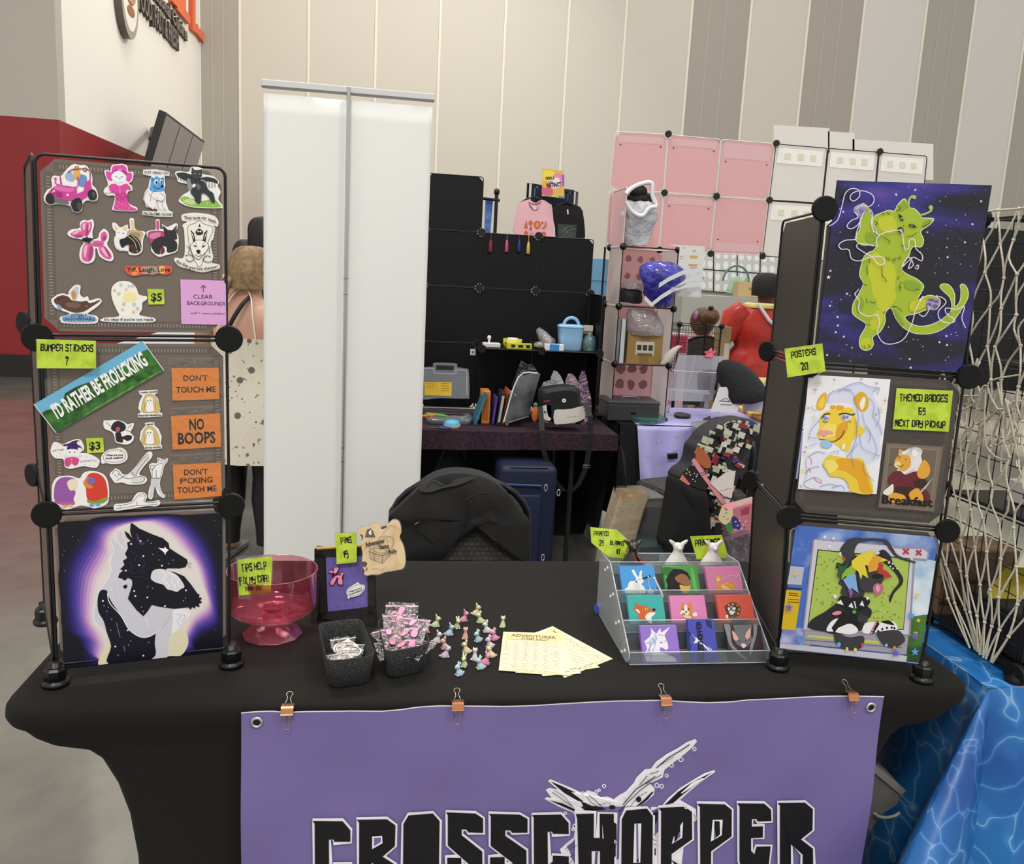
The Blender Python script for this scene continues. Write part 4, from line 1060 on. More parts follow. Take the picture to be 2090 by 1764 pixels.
A.slab([(582, 72), (1830, 112), (1585, 1618), (408, 1522)], m_gal, .0012)
rs = random.Random(3)
st = [[], [], []]
while sum(map(len, st)) < 230:
    t, s_ = rs.random(), rs.random(); x = (582 * (1 - s_) + 1830 * s_) * (1 - t) + (408 * (1 - s_) + 1585 * s_) * t; y = (72 * (1 - s_) + 112 * s_) * (1 - t) + (1522 * (1 - s_) + 1618 * s_) * t
    if .02 < t < .98 and .02 < s_ < .98: st[0 if rs.random() < .75 else 1].append((x, y))
A.draw('d b9b3e0 2.2 ' + ' '.join(map(pz, st[0]))); A.draw('x dcd8f0 6 ' + ' '.join(map(pz, st[1])))
A.draw('''
x e9e7f6 12 532,800 575,1295 640,1330 592,1240 590,1172 665,985 528,1082 1475,690 1615,570 1675,425 1745,240 1215,148 1060,185 1470,1398 1465,1325 1170,1510 1410,1375 505,1478 578,250 1178,1580 635,325
x f3f2da 17 517,852
x 6d6a72 14 692,1525 600,1480
x e2a0c0 11 1468,612 705,1418
x d6dc7a 11 1312,490
''')
LG, YL, DK, GN = 'a3b92b', 'c2c62a', '1c2408', '86a62c'
OUTL = '''
s {c} 772,270 800,262 830,290 850,330 868,380 862,430 880,490 890,520 905,480 880,440 875,390 900,355 960,330 1000,315 1050,320 1075,270 1120,225 1140,235 1165,290 1210,305 1250,345 1270,375 1350,380 1358,395 1320,435 1280,460 1255,490 1280,550 1262,605 1215,600 1180,620 1160,680 1120,720 1105,790 1150,830 1230,870 1280,920 1265,965 1225,1040 1290,1010 1340,1000 1400,1020 1415,1060 1380,1110 1310,1110 1230,1140 1130,1165 1160,1215 1240,1248 1330,1240 1420,1200 1480,1150 1510,1110 1500,1020 1440,960 1415,925 1440,908 1490,920 1530,990 1530,1090 1575,1050 1585,960 1578,920 1600,910 1630,940 1638,1010 1590,1100 1520,1200 1420,1275 1320,1305 1210,1300 1120,1255 1060,1180 1020,1095 970,1140 970,1210 930,1290 870,1330 875,1390 850,1430 800,1435 768,1400 775,1330 815,1260 815,1220 740,1170 710,1130 720,1060 760,990 800,900 770,840 785,740 810,680 850,650 880,640 900,600 850,590 790,590 745,560 735,530 770,470 775,400 770,360 730,330 730,290
'''
def inflate(line, d):
    t = line.split(); pts = smooth(nums(' '.join(t[2:])), True, 3)
    return pts
op = inflate(OUTL.format(c='e4ecd0'), 0)
A.strokes(stroke(op, 11, True), 'e6ecd6'); A.poly(op, LG)
A.draw(f'''
s {YL} 850,690 900,650 950,700 1000,720 1040,760 1060,840 1050,930 1060,1010 1020,1080 960,1130 920,1100 900,1040 870,980 860,900 840,820 840,740
s {YL} 900,1120 960,1150 940,1230 880,1280 850,1240
s {YL} 780,1350 850,1340 860,1400 810,1420 775,1395
s {YL} 920,380 1000,350 1050,390 1070,460 1000,500 930,460
s {GN} 1110,250 1130,240 1150,290 1090,320
s {GN} 1290,400 1345,390 1310,430 1270,445
s {GN} 820,500 860,490 900,540 870,570 820,560
s {GN} 740,1060 780,1010 800,1080 760,1140
s {GN} 1130,880 1220,890 1260,930 1210,960 1140,940
s {GN} 1040,1110 1080,1150 1130,1230 1090,1220
s {YL} 1180,1050 1290,1030 1300,1090 1180,1130
c a8c060 16 1160,290 1165,230 1190,200 1222,208
c a8c060 16 1262,350 1310,335 1345,310 1345,280
e a8c060 1207,208,16 1340,290,18
s a898c8 728,290 755,268 800,270 820,310 800,350 760,355 735,330
s 7d6ca6 765,310 790,305 800,330 770,345
s a898c8 1300,1060 1330,1035 1390,1025 1412,1055 1385,1100 1320,1108
e 6b5a94 1345,1035,26,13 1385,1048,20,12 1325,1075,22,18 1375,1085,22,16
p {DK} 1075,340 1105,355 1122,400 1100,395
p f3f3e6 1098,370 1108,378 1104,386
p {DK} 1155,432 1190,420 1235,452 1195,450
p f3f3e6 1180,430 1196,432 1188,440
s {DK} 1075,458 1100,448 1122,470 1110,498 1080,480
s c79ac8 1085,470 1105,462 1115,478 1105,492
c {DK} 4 1125,430 1118,446
c {DK} 4 1145,525 1190,518 1230,490
c {DK} 5 1060,320 1095,300 1075,270
c {DK} 5 1270,450 1320,425 1340,400
''')
for a in ('940,345 960,335 965,350', '985,325 1000,345 1010,330', '890,400 910,420 895,430', '885,500 920,520 940,515', '960,530 1010,560 1000,575', '1100,590 1120,600 1130,580', '980,690 1000,715 1010,690', '1030,700 1045,720 1060,695', '1075,690 1090,705 1100,680', '825,760 830,830', '850,700 845,740', '945,760 950,830 960,860', '965,850 985,890', '1090,840 1070,870', '1105,890 1085,930', '1080,940 1100,935 1090,960', '1215,945 1250,955', '850,1040 870,1060 900,1050', '820,1020 830,1060', '960,1140 975,1125', '790,905 830,920', '1040,1085 1075,1095 1110,1130', '1020,1095 1050,1090', '800,1400 812,1425', '840,1390 850,1420', '815,1230 855,1240', '1450,1150 1470,1160', '1490,1130 1500,1150'):
    A.draw(f'c {DK} 5 {a}') if len(a.split()) > 2 else A.draw(f'l {DK} 5 {a}')
YARN = 'e7dcee'
for a in ('525,440 590,390 625,280 650,180 700,138 760,150 765,200 720,238 690,215 710,175 780,155 860,180 885,230 850,280 780,275 740,300', '850,300 875,350 860,400 880,470 930,520', '730,330 755,370 700,395 665,440 700,462 760,420 800,330', '775,400 740,500 735,545 650,555 600,590 620,625 680,630 700,700 760,720 850,690 940,685 970,720 950,750 910,740 870,690 800,650 745,610 760,580 830,590 880,600',
          '910,610 905,540 950,500 1020,480 1100,480 1120,560 1130,620 1160,620 1170,550 1210,550 1220,620 1270,670 1265,720 1200,690 1160,720 1110,770 1160,690 1200,750 1160,780 1190,700', '1215,765 1240,755 1235,785 1210,775', '725,985 760,950 730,990 765,1040 760,1120 830,1165 910,1155 925,1230 910,1300 960,1380 1050,1385 1130,1340 1190,1220 1220,1110 1280,1005 1250,1040', '1245,1150 1290,1165 1330,1100 1310,1080', '1380,1000 1440,1020 1460,1060 1400,1130 1420,1200 1500,1220 1535,1195 1470,1150 1460,1100 1540,1110 1610,1090 1590,1180 1620,1260'):
    A.draw(f'c {YARN} 7 {a}')
tag(mb.build('poster'), 'large galaxy poster of a lime green cat tangled in string, top of the poster tower', 'poster')

# lion drawing
mb = MB(); A = Art(mb, PL_R, T8, off=.0045, step=.0001)
A.slab([(478, 312), (1090, 346), (985, 1205), (398, 1166)], 'eeedf0', .001)
BL = '8c93c4'
A.draw(f'''
s dcdff0 740,400 850,370 920,400 1000,420 960,450 1010,560 1000,640 1035,720 1010,800 1020,900 980,960 900,990 840,1000 790,960 760,900 820,800 830,650 800,540 700,520 620,530 600,470 660,440
s e4e6f3 470,740 520,640 560,620 550,560 600,520 560,640 530,760 560,800 480,830
s e6b52c 535,560 545,500 580,455 612,450 610,520 590,570 555,580
s f2d24a 550,550 560,510 590,475 600,520 580,560
s e3ac26 810,500 850,450 880,440 920,480 925,550 890,590 850,570
s f6f0dc 860,530 885,480 905,490 895,550 875,575
s f0cf3f 560,640 600,590 680,570 800,560 830,640 870,700 900,720 880,760 810,800 780,880 740,880 690,840 640,810 560,790 540,760 560,700
s e8a92a 640,545 670,540 680,560 650,570
s e8a92a 690,540 740,548 735,570 690,575
s f5dd6c 600,690 680,690 690,760 600,790 555,770
s e2a62c 700,690 770,660 760,740 700,800 680,760
s d9dde9 575,640 600,618 635,620 630,650 600,660
s d9dde9 720,620 760,605 800,615 790,650 740,655
e 7d93c9 600,638,14,18 742,632,16,18
e b07a5a 622,640,8 768,630,10
c 23202c 8 575,640 600,608 640,604
c 23202c 9 706,610 750,600 800,612 825,605
c 23202c 4 585,660 600,668 620,660
c 23202c 4 775,655 795,668
s eb9fa4 550,745 580,725 650,735 660,750 620,755 600,775 570,760
c 4a2b22 6 555,795 600,800 660,812 720,780 745,730
s 9ec6ea 568,820 600,800 640,812 655,840 620,860 580,850
s f4f4f8 735,835 750,830 745,865 725,870
s eccb3e 590,930 640,915 720,930 800,940 870,940 910,1010 960,1195 800,1188 770,1120 720,1080 640,1070 610,1020 585,990
s e5a724 700,940 850,950 890,1000 940,1150 955,1195 870,1190 840,1100 760,1040 680,1010
s f0e070 600,960 660,950 700,1000 640,1050 605,1000
s e3e5f2 480,900 560,880 640,900 600,940 580,1000 620,1070 700,1110 760,1150 770,1185 560,1172 450,1140 470,1050 460,960
c e58a92 8 485,930 500,960 492,985
c e58a92 8 478,1010 495,1045
c e58a92 8 515,1080 540,1110 580,1125
''')
for a in ('620,520 640,450 720,420 800,425', '700,440 780,390 860,370 930,400 1000,410', '960,440 1010,410 990,460', '740,420 800,440 830,500 850,640 830,760', '930,480 970,540 960,620 1000,680 1030,760', '880,600 900,680 940,740 930,820', '830,640 840,760 800,880 760,930', '860,760 880,860 960,900 1010,920', '1000,560 1010,640 980,700', '900,700 960,780 990,880 960,940', '540,580 510,570 505,540', '560,650 500,720 475,800', '480,780 540,790', '480,850 550,820', '470,930 540,890 600,900', '450,1050 500,1010 560,1000', '440,1120 520,1080 580,1110', '560,1150 640,1130 700,1150', '650,1160 720,1140 750,1175', '820,1000 800,900 850,820', '640,900 700,880 690,910', '890,960 900,1040 970,1110'):
    A.draw(f'c {BL} 4 {a}')
for x, y, rr, c in ((545, 377, 32, 'c9d05a'), (1020, 572, 30, 'c9d05a'), (518, 630, 24, 'c9d05a'), (433, 1027, 20, 'd6d65a'), (525, 425, 18, 'd9596a'), (873, 346, 14, 'd9596a'), (1050, 505, 16, 'd9596a'), (446, 893, 14, 'd9596a')):
    A.draw(f'l {c} 4 {x-rr},{y} {x+rr},{y}'); A.draw(f'l {c} 4 {x},{y-rr} {x},{y+rr}')
for x, y in ((506, 328), (986, 376), (476, 563), (980, 610), (458, 855), (420, 1148), (670, 350)): A.draw(f'o 50506a 3 {x-8},{y} {x},{y-8} {x+8},{y} {x},{y+8}')
tag(mb.build('drawing'), 'coloured pencil drawing of a white-maned yellow lioness on white card', 'drawing')
ticket('price_sign', 'laminated lime sign reading themed badges 65 next day pickup', 'price sign', PL_R, T8, [(1136, 412), (1558, 432), (1524, 738), (1106, 718)], LIME, [('THEMED BADGES', (1162, 506), (1520, 514), 48, K, dict(font='g')), ('65', (1302, 608), (1352, 612), 48, K, dict(font='g')), ('NEXT DAY PICKUP', (1126, 694), (1504, 708), 44, K, dict(font='g'))], lam=.02, off=.004)
ticket('price_sign', 'laminated lime sign reading posters 20 hung on the tower corner', 'price sign', PL_R, T8, [(298, 118), (580, 78), (604, 288), (320, 332)], LIME, [('POSTERS', (352, 184), (536, 158), 42, K, dict(font='g')), ('20', (428, 276), (480, 268), 48, K, dict(font='g'))], lam=.02, off=.03)
# badge
mb = MB(); A = Art(mb, PL_R, T8, off=.0045, step=.0001)
A.slab([(1060, 822), (1482, 852), (1412, 1336), (1000, 1302)], '8d8070', .0012)
A.draw('''
p 9c8f7e 1080,842 1456,868 1394,1310 1024,1282
p 7f7262 1092,856 1440,880 1382,1296 1038,1270
s e9e7ea 1150,900 1200,880 1240,860 1290,855 1330,880 1320,920 1330,980 1300,1040 1240,1060 1210,1100 1180,1060 1150,1070 1140,1030 1170,960
s e3a43a 1120,980 1130,940 1170,910 1230,920 1245,970 1230,1010 1190,1035 1140,1010
s f0d49a 1118,985 1140,960 1165,970 1160,1000 1135,1008
c 2a1a10 4 1140,990 1170,1000 1190,985
d 2a1a10 4 1160,935 1205,945
c 2a1a10 3 1150,928 1170,924
s e3a43a 1150,890 1160,870 1180,880 1170,905
s f4efe6 1250,890 1275,870 1295,900 1280,930 1255,920
s 6a2630 1070,1110 1100,1050 1160,1030 1200,1060 1260,1040 1310,1040 1350,1100 1360,1160 1300,1180 1200,1170 1110,1160
s e3a43a 1290,1040 1310,1000 1330,960 1350,950 1385,1000 1380,1060 1340,1090 1300,1080
s 3a2420 1110,1160 1200,1150 1300,1170 1320,1210 1220,1230 1120,1210
p 3a2420 1262,1110 1340,1090 1368,1110 1350,1160 1270,1150
p c9c7cc 1416,1076 1340,1180 1300,1200
s e3a43a 1060,1210 1120,1195 1200,1220 1180,1270 1080,1262
s e3a43a 1230,1200 1290,1160 1330,1210 1330,1260 1250,1250
s e9e3d2 1035,1190 1080,1150 1110,1130 1110,1190 1060,1215
s 6a2630 1340,1170 1380,1200 1386,1260 1340,1240
c 2a1a10 3 1080,985 1105,980
''')
A.text('Breakfast', (1026, 1274), (1406, 1302), 62, '15120f', bold=.03)
o = mb.build('badge'); tag(o, 'laminated badge of a seated lion in a red cloak captioned Breakfast', 'badge')
mb = MB(); A = Art(mb, PL_R, T8, off=.0048); A.poly([(1044, 808), (1220, 820), (1250, 800), (1280, 790), (1310, 802), (1335, 828), (1500, 840), (1424, 1350), (986, 1314)], clear('efece8', .3, .12, 'badge_film')); mb.build('sleeve', o)

# dog with rainbow hair over desktop windows
m_sky = M('4a6fc0', .35, noise=(9, 'c4d6ee', .5, .72)); m_grass = M('4d7a34', .4, noise=(22, '22481e', .4, .62))
mb = MB(); A = Art(mb, PL_R, D1, off=.0035, step=.0001, rough=.35)
A.slab([(380, 190), (1448, 282), (1300, 1228), (258, 1115)], m_sky, .0012)
A.poly([(1240, 420), (1430, 460), (1370, 860), (1180, 880)], M('9fc0d8', .4, noise=(16, 'e3ecf2', .4, .62)))
A.poly([(1225, 880), (1366, 865), (1304, 1222), (1190, 1208)], m_grass)
A.poly([(262, 1060), (290, 960), (500, 960), (480, 1120), (264, 1112)], M('7d86c0', .4, noise=(30, 'b8bfe0', .4, .6)))
A.draw('''
p 5a62b4 345,480 450,490 447,502 343,494
p b9bcc8 342,498 446,505 425,640 318,632
p 2a2c3a 318,656 428,664 426,676 316,668
p d9b423 310,676 424,684 380,980 275,970
l 54420f 7 330,700 400,706
l 54420f 7 330,715 405,722
l 54420f 5 325,745 410,752
l 54420f 5 322,765 408,772
p 9a93a6 508,312 522,293 1120,345 1290,360 1370,370 1384,420 1360,460 1275,450 1240,1020 432,985
p d0ccd6 522,300 1110,350 1110,365 1240,370 1340,372 1370,400 1360,445 1260,435 1225,1010 445,970
p 17151a 545,372 1238,440 1190,975 468,962
p adc45a 552,380 1232,446 1186,968 474,955
p a39fae 700,990 1225,1022 1210,1160 440,1080 450,985
p c9d04f 470,1012 1010,1060 1008,1080 468,1030
l 5d5a68 5 450,1050 1180,1110
p c9c6d2 266,1080 480,1095 1215,1170 1208,1216 262,1112
l d0d0d8 4 500,1115 900,1160
c c03246 14 1186,368 1206,388 1228,408
c c03246 14 1228,368 1206,388 1186,408
c c03246 14 1284,378 1302,396 1322,416
c c03246 14 1322,378 1302,396 1284,416
''')
rs = random.Random(5)
A.draw('d 6f7a3a 5 ' + ' '.join('%d,%d' % (rs.uniform(540, 700), rs.uniform(400, 800)) for _ in range(26)) + ' ' + ' '.join('%d,%d' % (rs.uniform(960, 1170), rs.uniform(640, 900)) for _ in range(26)))
A.draw('d dfe6a0 4 ' + ' '.join('%d,%d' % (rs.uniform(560, 1180), rs.uniform(460, 900)) for _ in range(40)))
FUR, FUR2, FUR3 = '26252a', '3a393f', '17161a'
A.draw(f'''
s {FUR2} 720,400 715,370 760,310 810,288 900,290 980,290 1060,300 1100,350 1140,410 1200,440 1275,465 1270,475 1190,455 1130,430 1080,370 1040,320 960,310 880,315 840,340 820,400 850,440 780,460
s {FUR} 1000,400 1040,375 1090,420 1110,480 1150,530 1185,590 1175,640 1120,700 1090,770 1082,735 1110,680 1155,620 1140,570 1090,510 1040,470
p {FUR2} 690,470 730,480 760,440 800,460 850,470 940,480 1030,500 1040,600 1000,650 960,690 900,690 885,740 840,760 760,750 715,700 730,650 700,630 715,590 690,570 705,520 680,510
s {FUR} 480,960 500,900 600,840 680,780 740,740 880,750 920,800 950,830 940,880 900,900 870,980 700,1010 600,990
s {FUR3} 740,930 700,870 760,840 840,870 860,950 820,980
s {FUR2} 860,860 920,880 910,920 850,910
s f0eef2 612,980 640,920 690,890 740,900 830,950 845,990 780,1010 670,990
p {FUR3} 650,960 700,890 780,890 830,930 770,930 700,960 670,1000
s {FUR2} 680,1000 780,1030 880,1020 895,1060 870,1110 800,1130 720,1110 675,1060
s f0eef2 880,990 900,930 960,915 1020,920 1110,910 1145,970 1080,980 990,990 930,1005
p {FUR3} 935,1000 990,905 1010,930 960,1010
s {FUR3} 1020,915 1080,905 1120,940 1060,930
s {FUR2} 990,1000 1060,980 1150,980 1195,1030 1190,1070 1120,1110 1050,1095 1010,1050
d e58fae 9 975,935 965,955 958,975 950,995 982,918
d 17151a 9 1000,985 1030,970 1065,960 1100,958 1120,962
e 6fb0e0 705,1085,14,18
e e6d84a 765,1122,10,18 828,1125,12,16
e d84a6a 880,1090,10,16
e e9a04a 1120,1108,10,12
e b9d8f0 1060,1090,9,11
e e48a98 690,850,36,15,-10
s {FUR3} 700,770 720,720 800,740 880,730 935,750 925,790 860,830 780,830 720,800
p ececf0 660,708 700,720 672,745
p ececf0 685,775 720,750 740,790
p ececf0 775,800 800,770 815,815
p ececf0 860,790 880,755 895,800
p ececf0 905,725 935,735 915,755
l e0e0e4 9 820,760 832,815
e 58b048 820,840,14
s {FUR3} 940,560 990,545 1030,570 1000,600 960,590
s {FUR2} 850,560 900,520 1000,530 1035,600 1010,640 960,690 900,690 860,650
s {FUR3} 950,570 1000,555 1025,575 1000,595 965,592
s c96a86 960,660 985,628 1030,640 1035,680 1005,710 970,700
s e9a4b4 985,640 1010,650 1005,690 985,680
p 2f5a3a 690,480 740,500 770,470 760,560 730,600 715,590 690,570 705,530
p 8fb83a 830,470 760,520 730,560 722,600 760,570 790,640 830,540
p 7fb2dc 735,600 790,560 830,560 840,640 852,700 800,660 790,690 760,640
p 8a5aa0 775,680 800,660 812,700 790,740
p e6cf3c 800,460 860,410 930,390 980,378 960,410 1040,440 1075,455 1000,470 960,500 900,490 925,590 880,560 870,600 850,540 800,500
p e2a03a 960,420 1030,440 1010,470 990,530 930,545 920,500
p c23a30 1000,470 1040,490 1030,520 1070,540 1105,580 1045,590 1030,560 990,550 1000,510
x e9c93a 20 380,555 1290,715 1300,905 1278,1000
x 6a64c0 34 1275,1020 1130,1150 330,810
x 5f9ae0 34 410,1050 1245,870 1275,1140
x c8342c 20 740,440
e e8e8ee 715,405,8,14 1105,480,6 1090,500,6 1110,515,6 1140,515,6
''')
for x, y in ((1080, 470), (1000, 398), (665, 290), (635, 350), (600, 280)): A.draw(f'x eef0fa 14 {x},{y}')
tag(mb.build('poster'), 'bright poster of a rainbow-haired black dog over desktop windows, lowest on its tower', 'poster')
# ================================================================ things on the stall table
TB = TZ + .0004
# pink footed bowl
m_pink = clear('fbd7df', .5, .06, 'pink_plastic', tint=('e8607f', .05)); m_pinkd = clear('f5bccb', .8, .08, 'pink_plastic_thick', tint=('e8607f', .14))
bc = atZ(556, 1297, TB)
bw = thing('footed_bowl', 'see-through pink plastic footed tip bowl with a lime sign inside', 'bowl', tuple(bc))
mb = MB(); mb.lathe([(.0595, .001), (.0605, .005), (.032, .031), (.018, .036), (.016, .046), (.022, .05)], bc, m_pinkd, 10, smooth=False); mb.build('foot', bw)
mb = MB(); mb.lathe([(.012, .05), (.05, .0505), (.078, .055), (.0865, .064), (.0878, .075), (.089, .143), (.0893, .1438), (.0885, .1443), (.0878, .143), (.0853, .076), (.083, .066), (.076, .0575), (.03, .0535), (.012, .0535)], bc, m_pink, 48)
mb.lathe([(.018, .0545), (.018, .062), (.021, .066), (.023, .066)], bc, m_pinkd, 24)
mb.lathe([(.0897, .1428), (.0903, .1436), (.0897, .1444), (.0885, .1438)], bc, m_pinkd, 48); mb.build('bowl', bw)
sp = Pl(tuple(bc + V((-.035, -.085, .09))), V((1, .12, 0)), V((.03, .16, 1)))
mb = MB(); A = Art(mb, sp, T4, off=.003, step=.0002)
A.slab([(1536, 440), (1804, 424), (1800, 712), (1553, 745)], m_clearsheet, .0004); A.slab([(1548, 462), (1796, 438), (1786, 698), (1560, 716)], LIME, .0006)
A.text('TIPS HELP', (1582, 544), (1758, 524), 46, K, font='g'); A.text('FIX MY CAR!', (1568, 636), (1774, 614), 44, K, font='g'); A.text('THANK YOU!', (1602, 684), (1722, 672), 26, K, font='g')
tag(mb.build('price_sign'), 'laminated lime sign asking for car repair tips in the pink bowl', 'sign')
# small easel board
FL, FR = atZ(657, 1268, TB), atZ(765, 1281, TB)
bu = (FR - FL).normalized(); bk = V((-bu.y, bu.x, 0))
BP = Pl(FL, bu, V((0, 0, 1)) + bk * .3)
ea = thing('easel_board', 'small black folding easel board with a purple insert beside the felt trays', 'easel', tuple((FL + FR) / 2))
m_bw = M('141312', .5, bump=(80, .1))
B5 = (630, 1050, 7.0577)
fr_o = [(112, 500), (870, 445), (984, 1640), (876, 1640), (876, 1440), (168, 1510), (160, 1560), (120, 1555)]
def bslab(mb, pts, mat, o, th):
    q = [BP.at(*U(B5, *p), o - th) for p in pts]; mb.prism(q, BP.n * th, mat)
mb = MB()
bslab(mb, [(112, 498), (255, 500), (285, 1410), (158, 1560), (118, 1560)], m_bw, 0, .012)
bslab(mb, [(868, 470), (958, 470), (984, 1640), (878, 1640)], m_bw, 0, .012)
bslab(mb, [(118, 490), (958, 440), (958, 580), (118, 630)], m_bw, 0, .012)
bslab(mb, [(140, 1415), (960, 1320), (965, 1440), (150, 1515)], m_bw, 0, .012)
mb.build('frame', ea)
mb = MB(); A = Art(mb, BP, B5, off=-.002); A.slab([(254, 625), (868, 575), (882, 1325), (284, 1414)], M('6f62ad', .6, noise=(90, '665aa2', .4, .6)), .003); mb.build('insert', ea)
mb = MB()
tl, trr = BP.at(*U(B5, 118, 500)), BP.at(*U(B5, 950, 450))
for p, ft in ((tl, atZ(*U(B5, 70, 1570), TB)), (trr - bu * .012, FR - bu * .05 + bk * .07)):
    ft = V((ft.x, ft.y, TB)); d = (ft - p)
    mb2 = MB(); s_ = bu * .007; t_ = bk * .006
    mb2.prism([p - s_ + bk * .012, p + s_ + bk * .012, ft + s_, ft - s_], bk * .01, m_bw); mb2.build('rear_leg', ea)
mb = MB(); mb.tube([tl + V((0, 0, .001)), trr + V((0, 0, .001))], .0035, M('caa84e', .4), 8); mb.build('hinge_strip', ea)
mb = MB(); A = Art(mb, BP, B5, off=.0022, step=.00025)
pin = '''
s 2a1524 283,830 320,800 350,800 370,765 400,755 435,765 440,800 415,840 405,860 450,870 460,840 480,830 505,835 508,870 495,910 497,960 490,1025 440,1020 410,990 400,950 380,985 345,1028 300,1010 310,960 345,910 330,880 345,860 310,845
s f08cb4 292,828 330,808 355,830 340,845 310,840
s f29cc0 372,775 395,762 428,772 425,800 400,840 375,855 358,830
s f08cb4 460,870 470,845 495,838 500,860 480,890
s f29cc0 380,890 440,880 480,895 470,915 400,910
s f08cb4 350,920 385,900 400,920 380,970 345,1018 312,1005 320,960
s f08cb4 430,920 470,915 488,960 482,1012 445,1010 420,980
'''
A.draw(pin); tag(mb.build('enamel_pin'), 'pink balloon dog pin on the purple easel board', 'pin')
mb = MB(); A = Art(mb, BP, B5, off=.0022, step=.00025)
A.slab(smooth(nums('545,1130 570,1070 640,1020 700,985 715,978 740,1005 800,1020 812,1060 790,1110 730,1165 650,1190 600,1198 580,1220 562,1205 565,1180')), 'eeeae6', .0012)
A.draw('o 55524e 4 565,1120 590,1075 650,1035 720,1010 785,1030 795,1060 770,1110 710,1155 630,1178 580,1170'); A.text('What are your', (590, 1130), (768, 1066), 22, K, bold=.03); A.text('brush settings?', (596, 1166), (778, 1096), 22, K, bold=.03)
tag(mb.build('enamel_pin'), 'white speech bubble pin on the purple easel board', 'pin')
ticket('price_sign', 'lime sign reading pins 15 on top of the easel board', 'price sign', BP, B5, [(390, 272), (690, 262), (694, 690), (405, 718)], LIME, [('PINS', (468, 420), (622, 405), 78, K, dict(font='g')), ('15', (508, 632), (580, 622), 98, K, dict(font='g'))], off=.012, lam=.03)
mb = MB(); A = Art(mb, BP, B5, off=.018, step=.0002, rough=.2)
mo = nums('700,240 740,180 790,165 860,160 900,120 1000,115 1040,170 1060,190 1100,140 1160,110 1220,62 1290,70 1330,130 1345,240 1320,330 1370,430 1400,560 1405,700 1370,790 1250,820 1100,845 1010,880 900,880 840,895 790,870 800,830 770,760 760,690 770,560 755,470 790,420 735,385 770,340 730,280')
A.slab(smooth(mo), m_clearsheet, .0006)
A.slab(smooth([(1050 + (x - 1050) * .965, 500 + (y - 500) * .965) for x, y in mo]), M('e0c69d', .25, noise=(26, 'cfae7f', .45, .65)), .0008)
A.draw('''
s 5a4a3a 1040,190 1080,170 1130,165 1120,190 1060,215
s 5a4a3a 760,690 800,680 840,700 835,740 800,760 775,740
s 8a7252 835,760 850,800 820,820
s 3a332c 735,290 775,300 780,345 760,370 765,330
p 5d5750 812,330 840,220 900,200 930,250 960,330
p efe8da 860,260 900,215 905,290 880,300
c 6a5a45 4 1060,290 1140,200 1200,160 1260,200
c 6a5a45 3 790,520 840,470 900,500
c 6a5a45 3 900,800 960,780 1030,800 1100,770
p d5bd92 870,530 990,470 1165,500 1060,590
o 2e261e 5 870,530 990,470 1165,500 1060,590
c 2e261e 5 920,520 990,490 1120,515 1060,560 920,525
l 2e261e 5 870,530 890,640 1060,705 1160,600 1165,500
l 2e261e 5 1060,590 1060,705
l 2e261e 4 876,570 1060,630 1163,540
l 2e261e 4 884,606 1060,668 1160,572
l 2e261e 4 940,555 950,660
c 2e261e 5 1000,470 1020,330 1150,320 1215,350 1215,440 1180,500
c 2e261e 4 1030,440 1045,360 1130,350 1130,420
''')
A.text('Adventurer', (818, 468), (1100, 408), 62, '201a15', bold=.03); A.text('Stamp', (1020, 500), (1160, 478), 56, '201a15', bold=.03); A.text('Rally', (1160, 570), (1272, 548), 56, '201a15', bold=.03)
tag(mb.build('map_sign'), 'laminated treasure map sign for the stamp rally behind the easel corner', 'sign')
# felt trays with bagged pins
m_felt, nt, b = nodes_mat('dark_felt', .95)
tc = nt.nodes.new('ShaderNodeTexCoord'); n = nt.nodes.new('ShaderNodeTexNoise'); n.inputs['Scale'].default_value = 420; n.inputs['Detail'].default_value = 2
r = nt.nodes.new('ShaderNodeValToRGB'); r.color_ramp.elements[0].position = .42; r.color_ramp.elements[0].color = lin('19191a'); r.color_ramp.elements[1].position = .75; r.color_ramp.elements[1].color = lin('4c4c4c')
nt.links.new(tc.outputs['Object'], n.inputs[0]); nt.links.new(n.outputs['Fac'], r.inputs[0]); nt.links.new(r.outputs[0], b.inputs['Base Color'])
m_bagc = clear('f6f2f2', .6, .14, 'crumpled_bag', bump=(60, 1.0))
def quadring(q, r, k=5):
    out = []; n = 4
    for i in range(4):
        p, a, c = q[i], q[i - 1], q[(i + 1) % 4]
        d0, d1 = (a - p).normalized() * r, (c - p).normalized() * r
        for j in range(k + 1):
            t = j / k; out.append(p + d0 * (1 - t) ** 2 + d1 * t ** 2)
    return out
def tray(rim, h, label, bot=.86):
    R = [atZ(x, y, TB + h) for x, y in rim]; c = sum(R, V((0, 0, 0))) / 4
    t = thing('felt_tray', label, 'tray', (c.x, c.y, TB), 'grey felt trays')
    def lvl(z, s, ins=0):
        q = []
        for p in R:
            d = p - c; d = d * s - d.normalized() * ins; q.append(V((c.x + d.x, c.y + d.y, TB + z)))
        return quadring(q, .022)
    mb = MB(); mb.loft([lvl(0, bot - .05), lvl(.003, bot), lvl(h * .5, (bot + 1) / 2), lvl(h - .001, 1), lvl(h, .995, .001), lvl(h - .001, .99, .003), lvl(h * .5, (bot + 1) / 2, .004), lvl(.005, bot, .004)], m_felt, cap=True); mb.build('tray_body', t)
    return c, R
c1, R1 = tray([(648, 1271), (737, 1261), (768, 1338), (667, 1351)], .062, 'grey felt tray holding bagged speech bubble pins beneath the easel board')
c2, R2 = tray([(769, 1262), (858, 1250), (880, 1314), (786, 1333)], .062, 'grey felt tray heaped with bagged pink balloon dog pins')
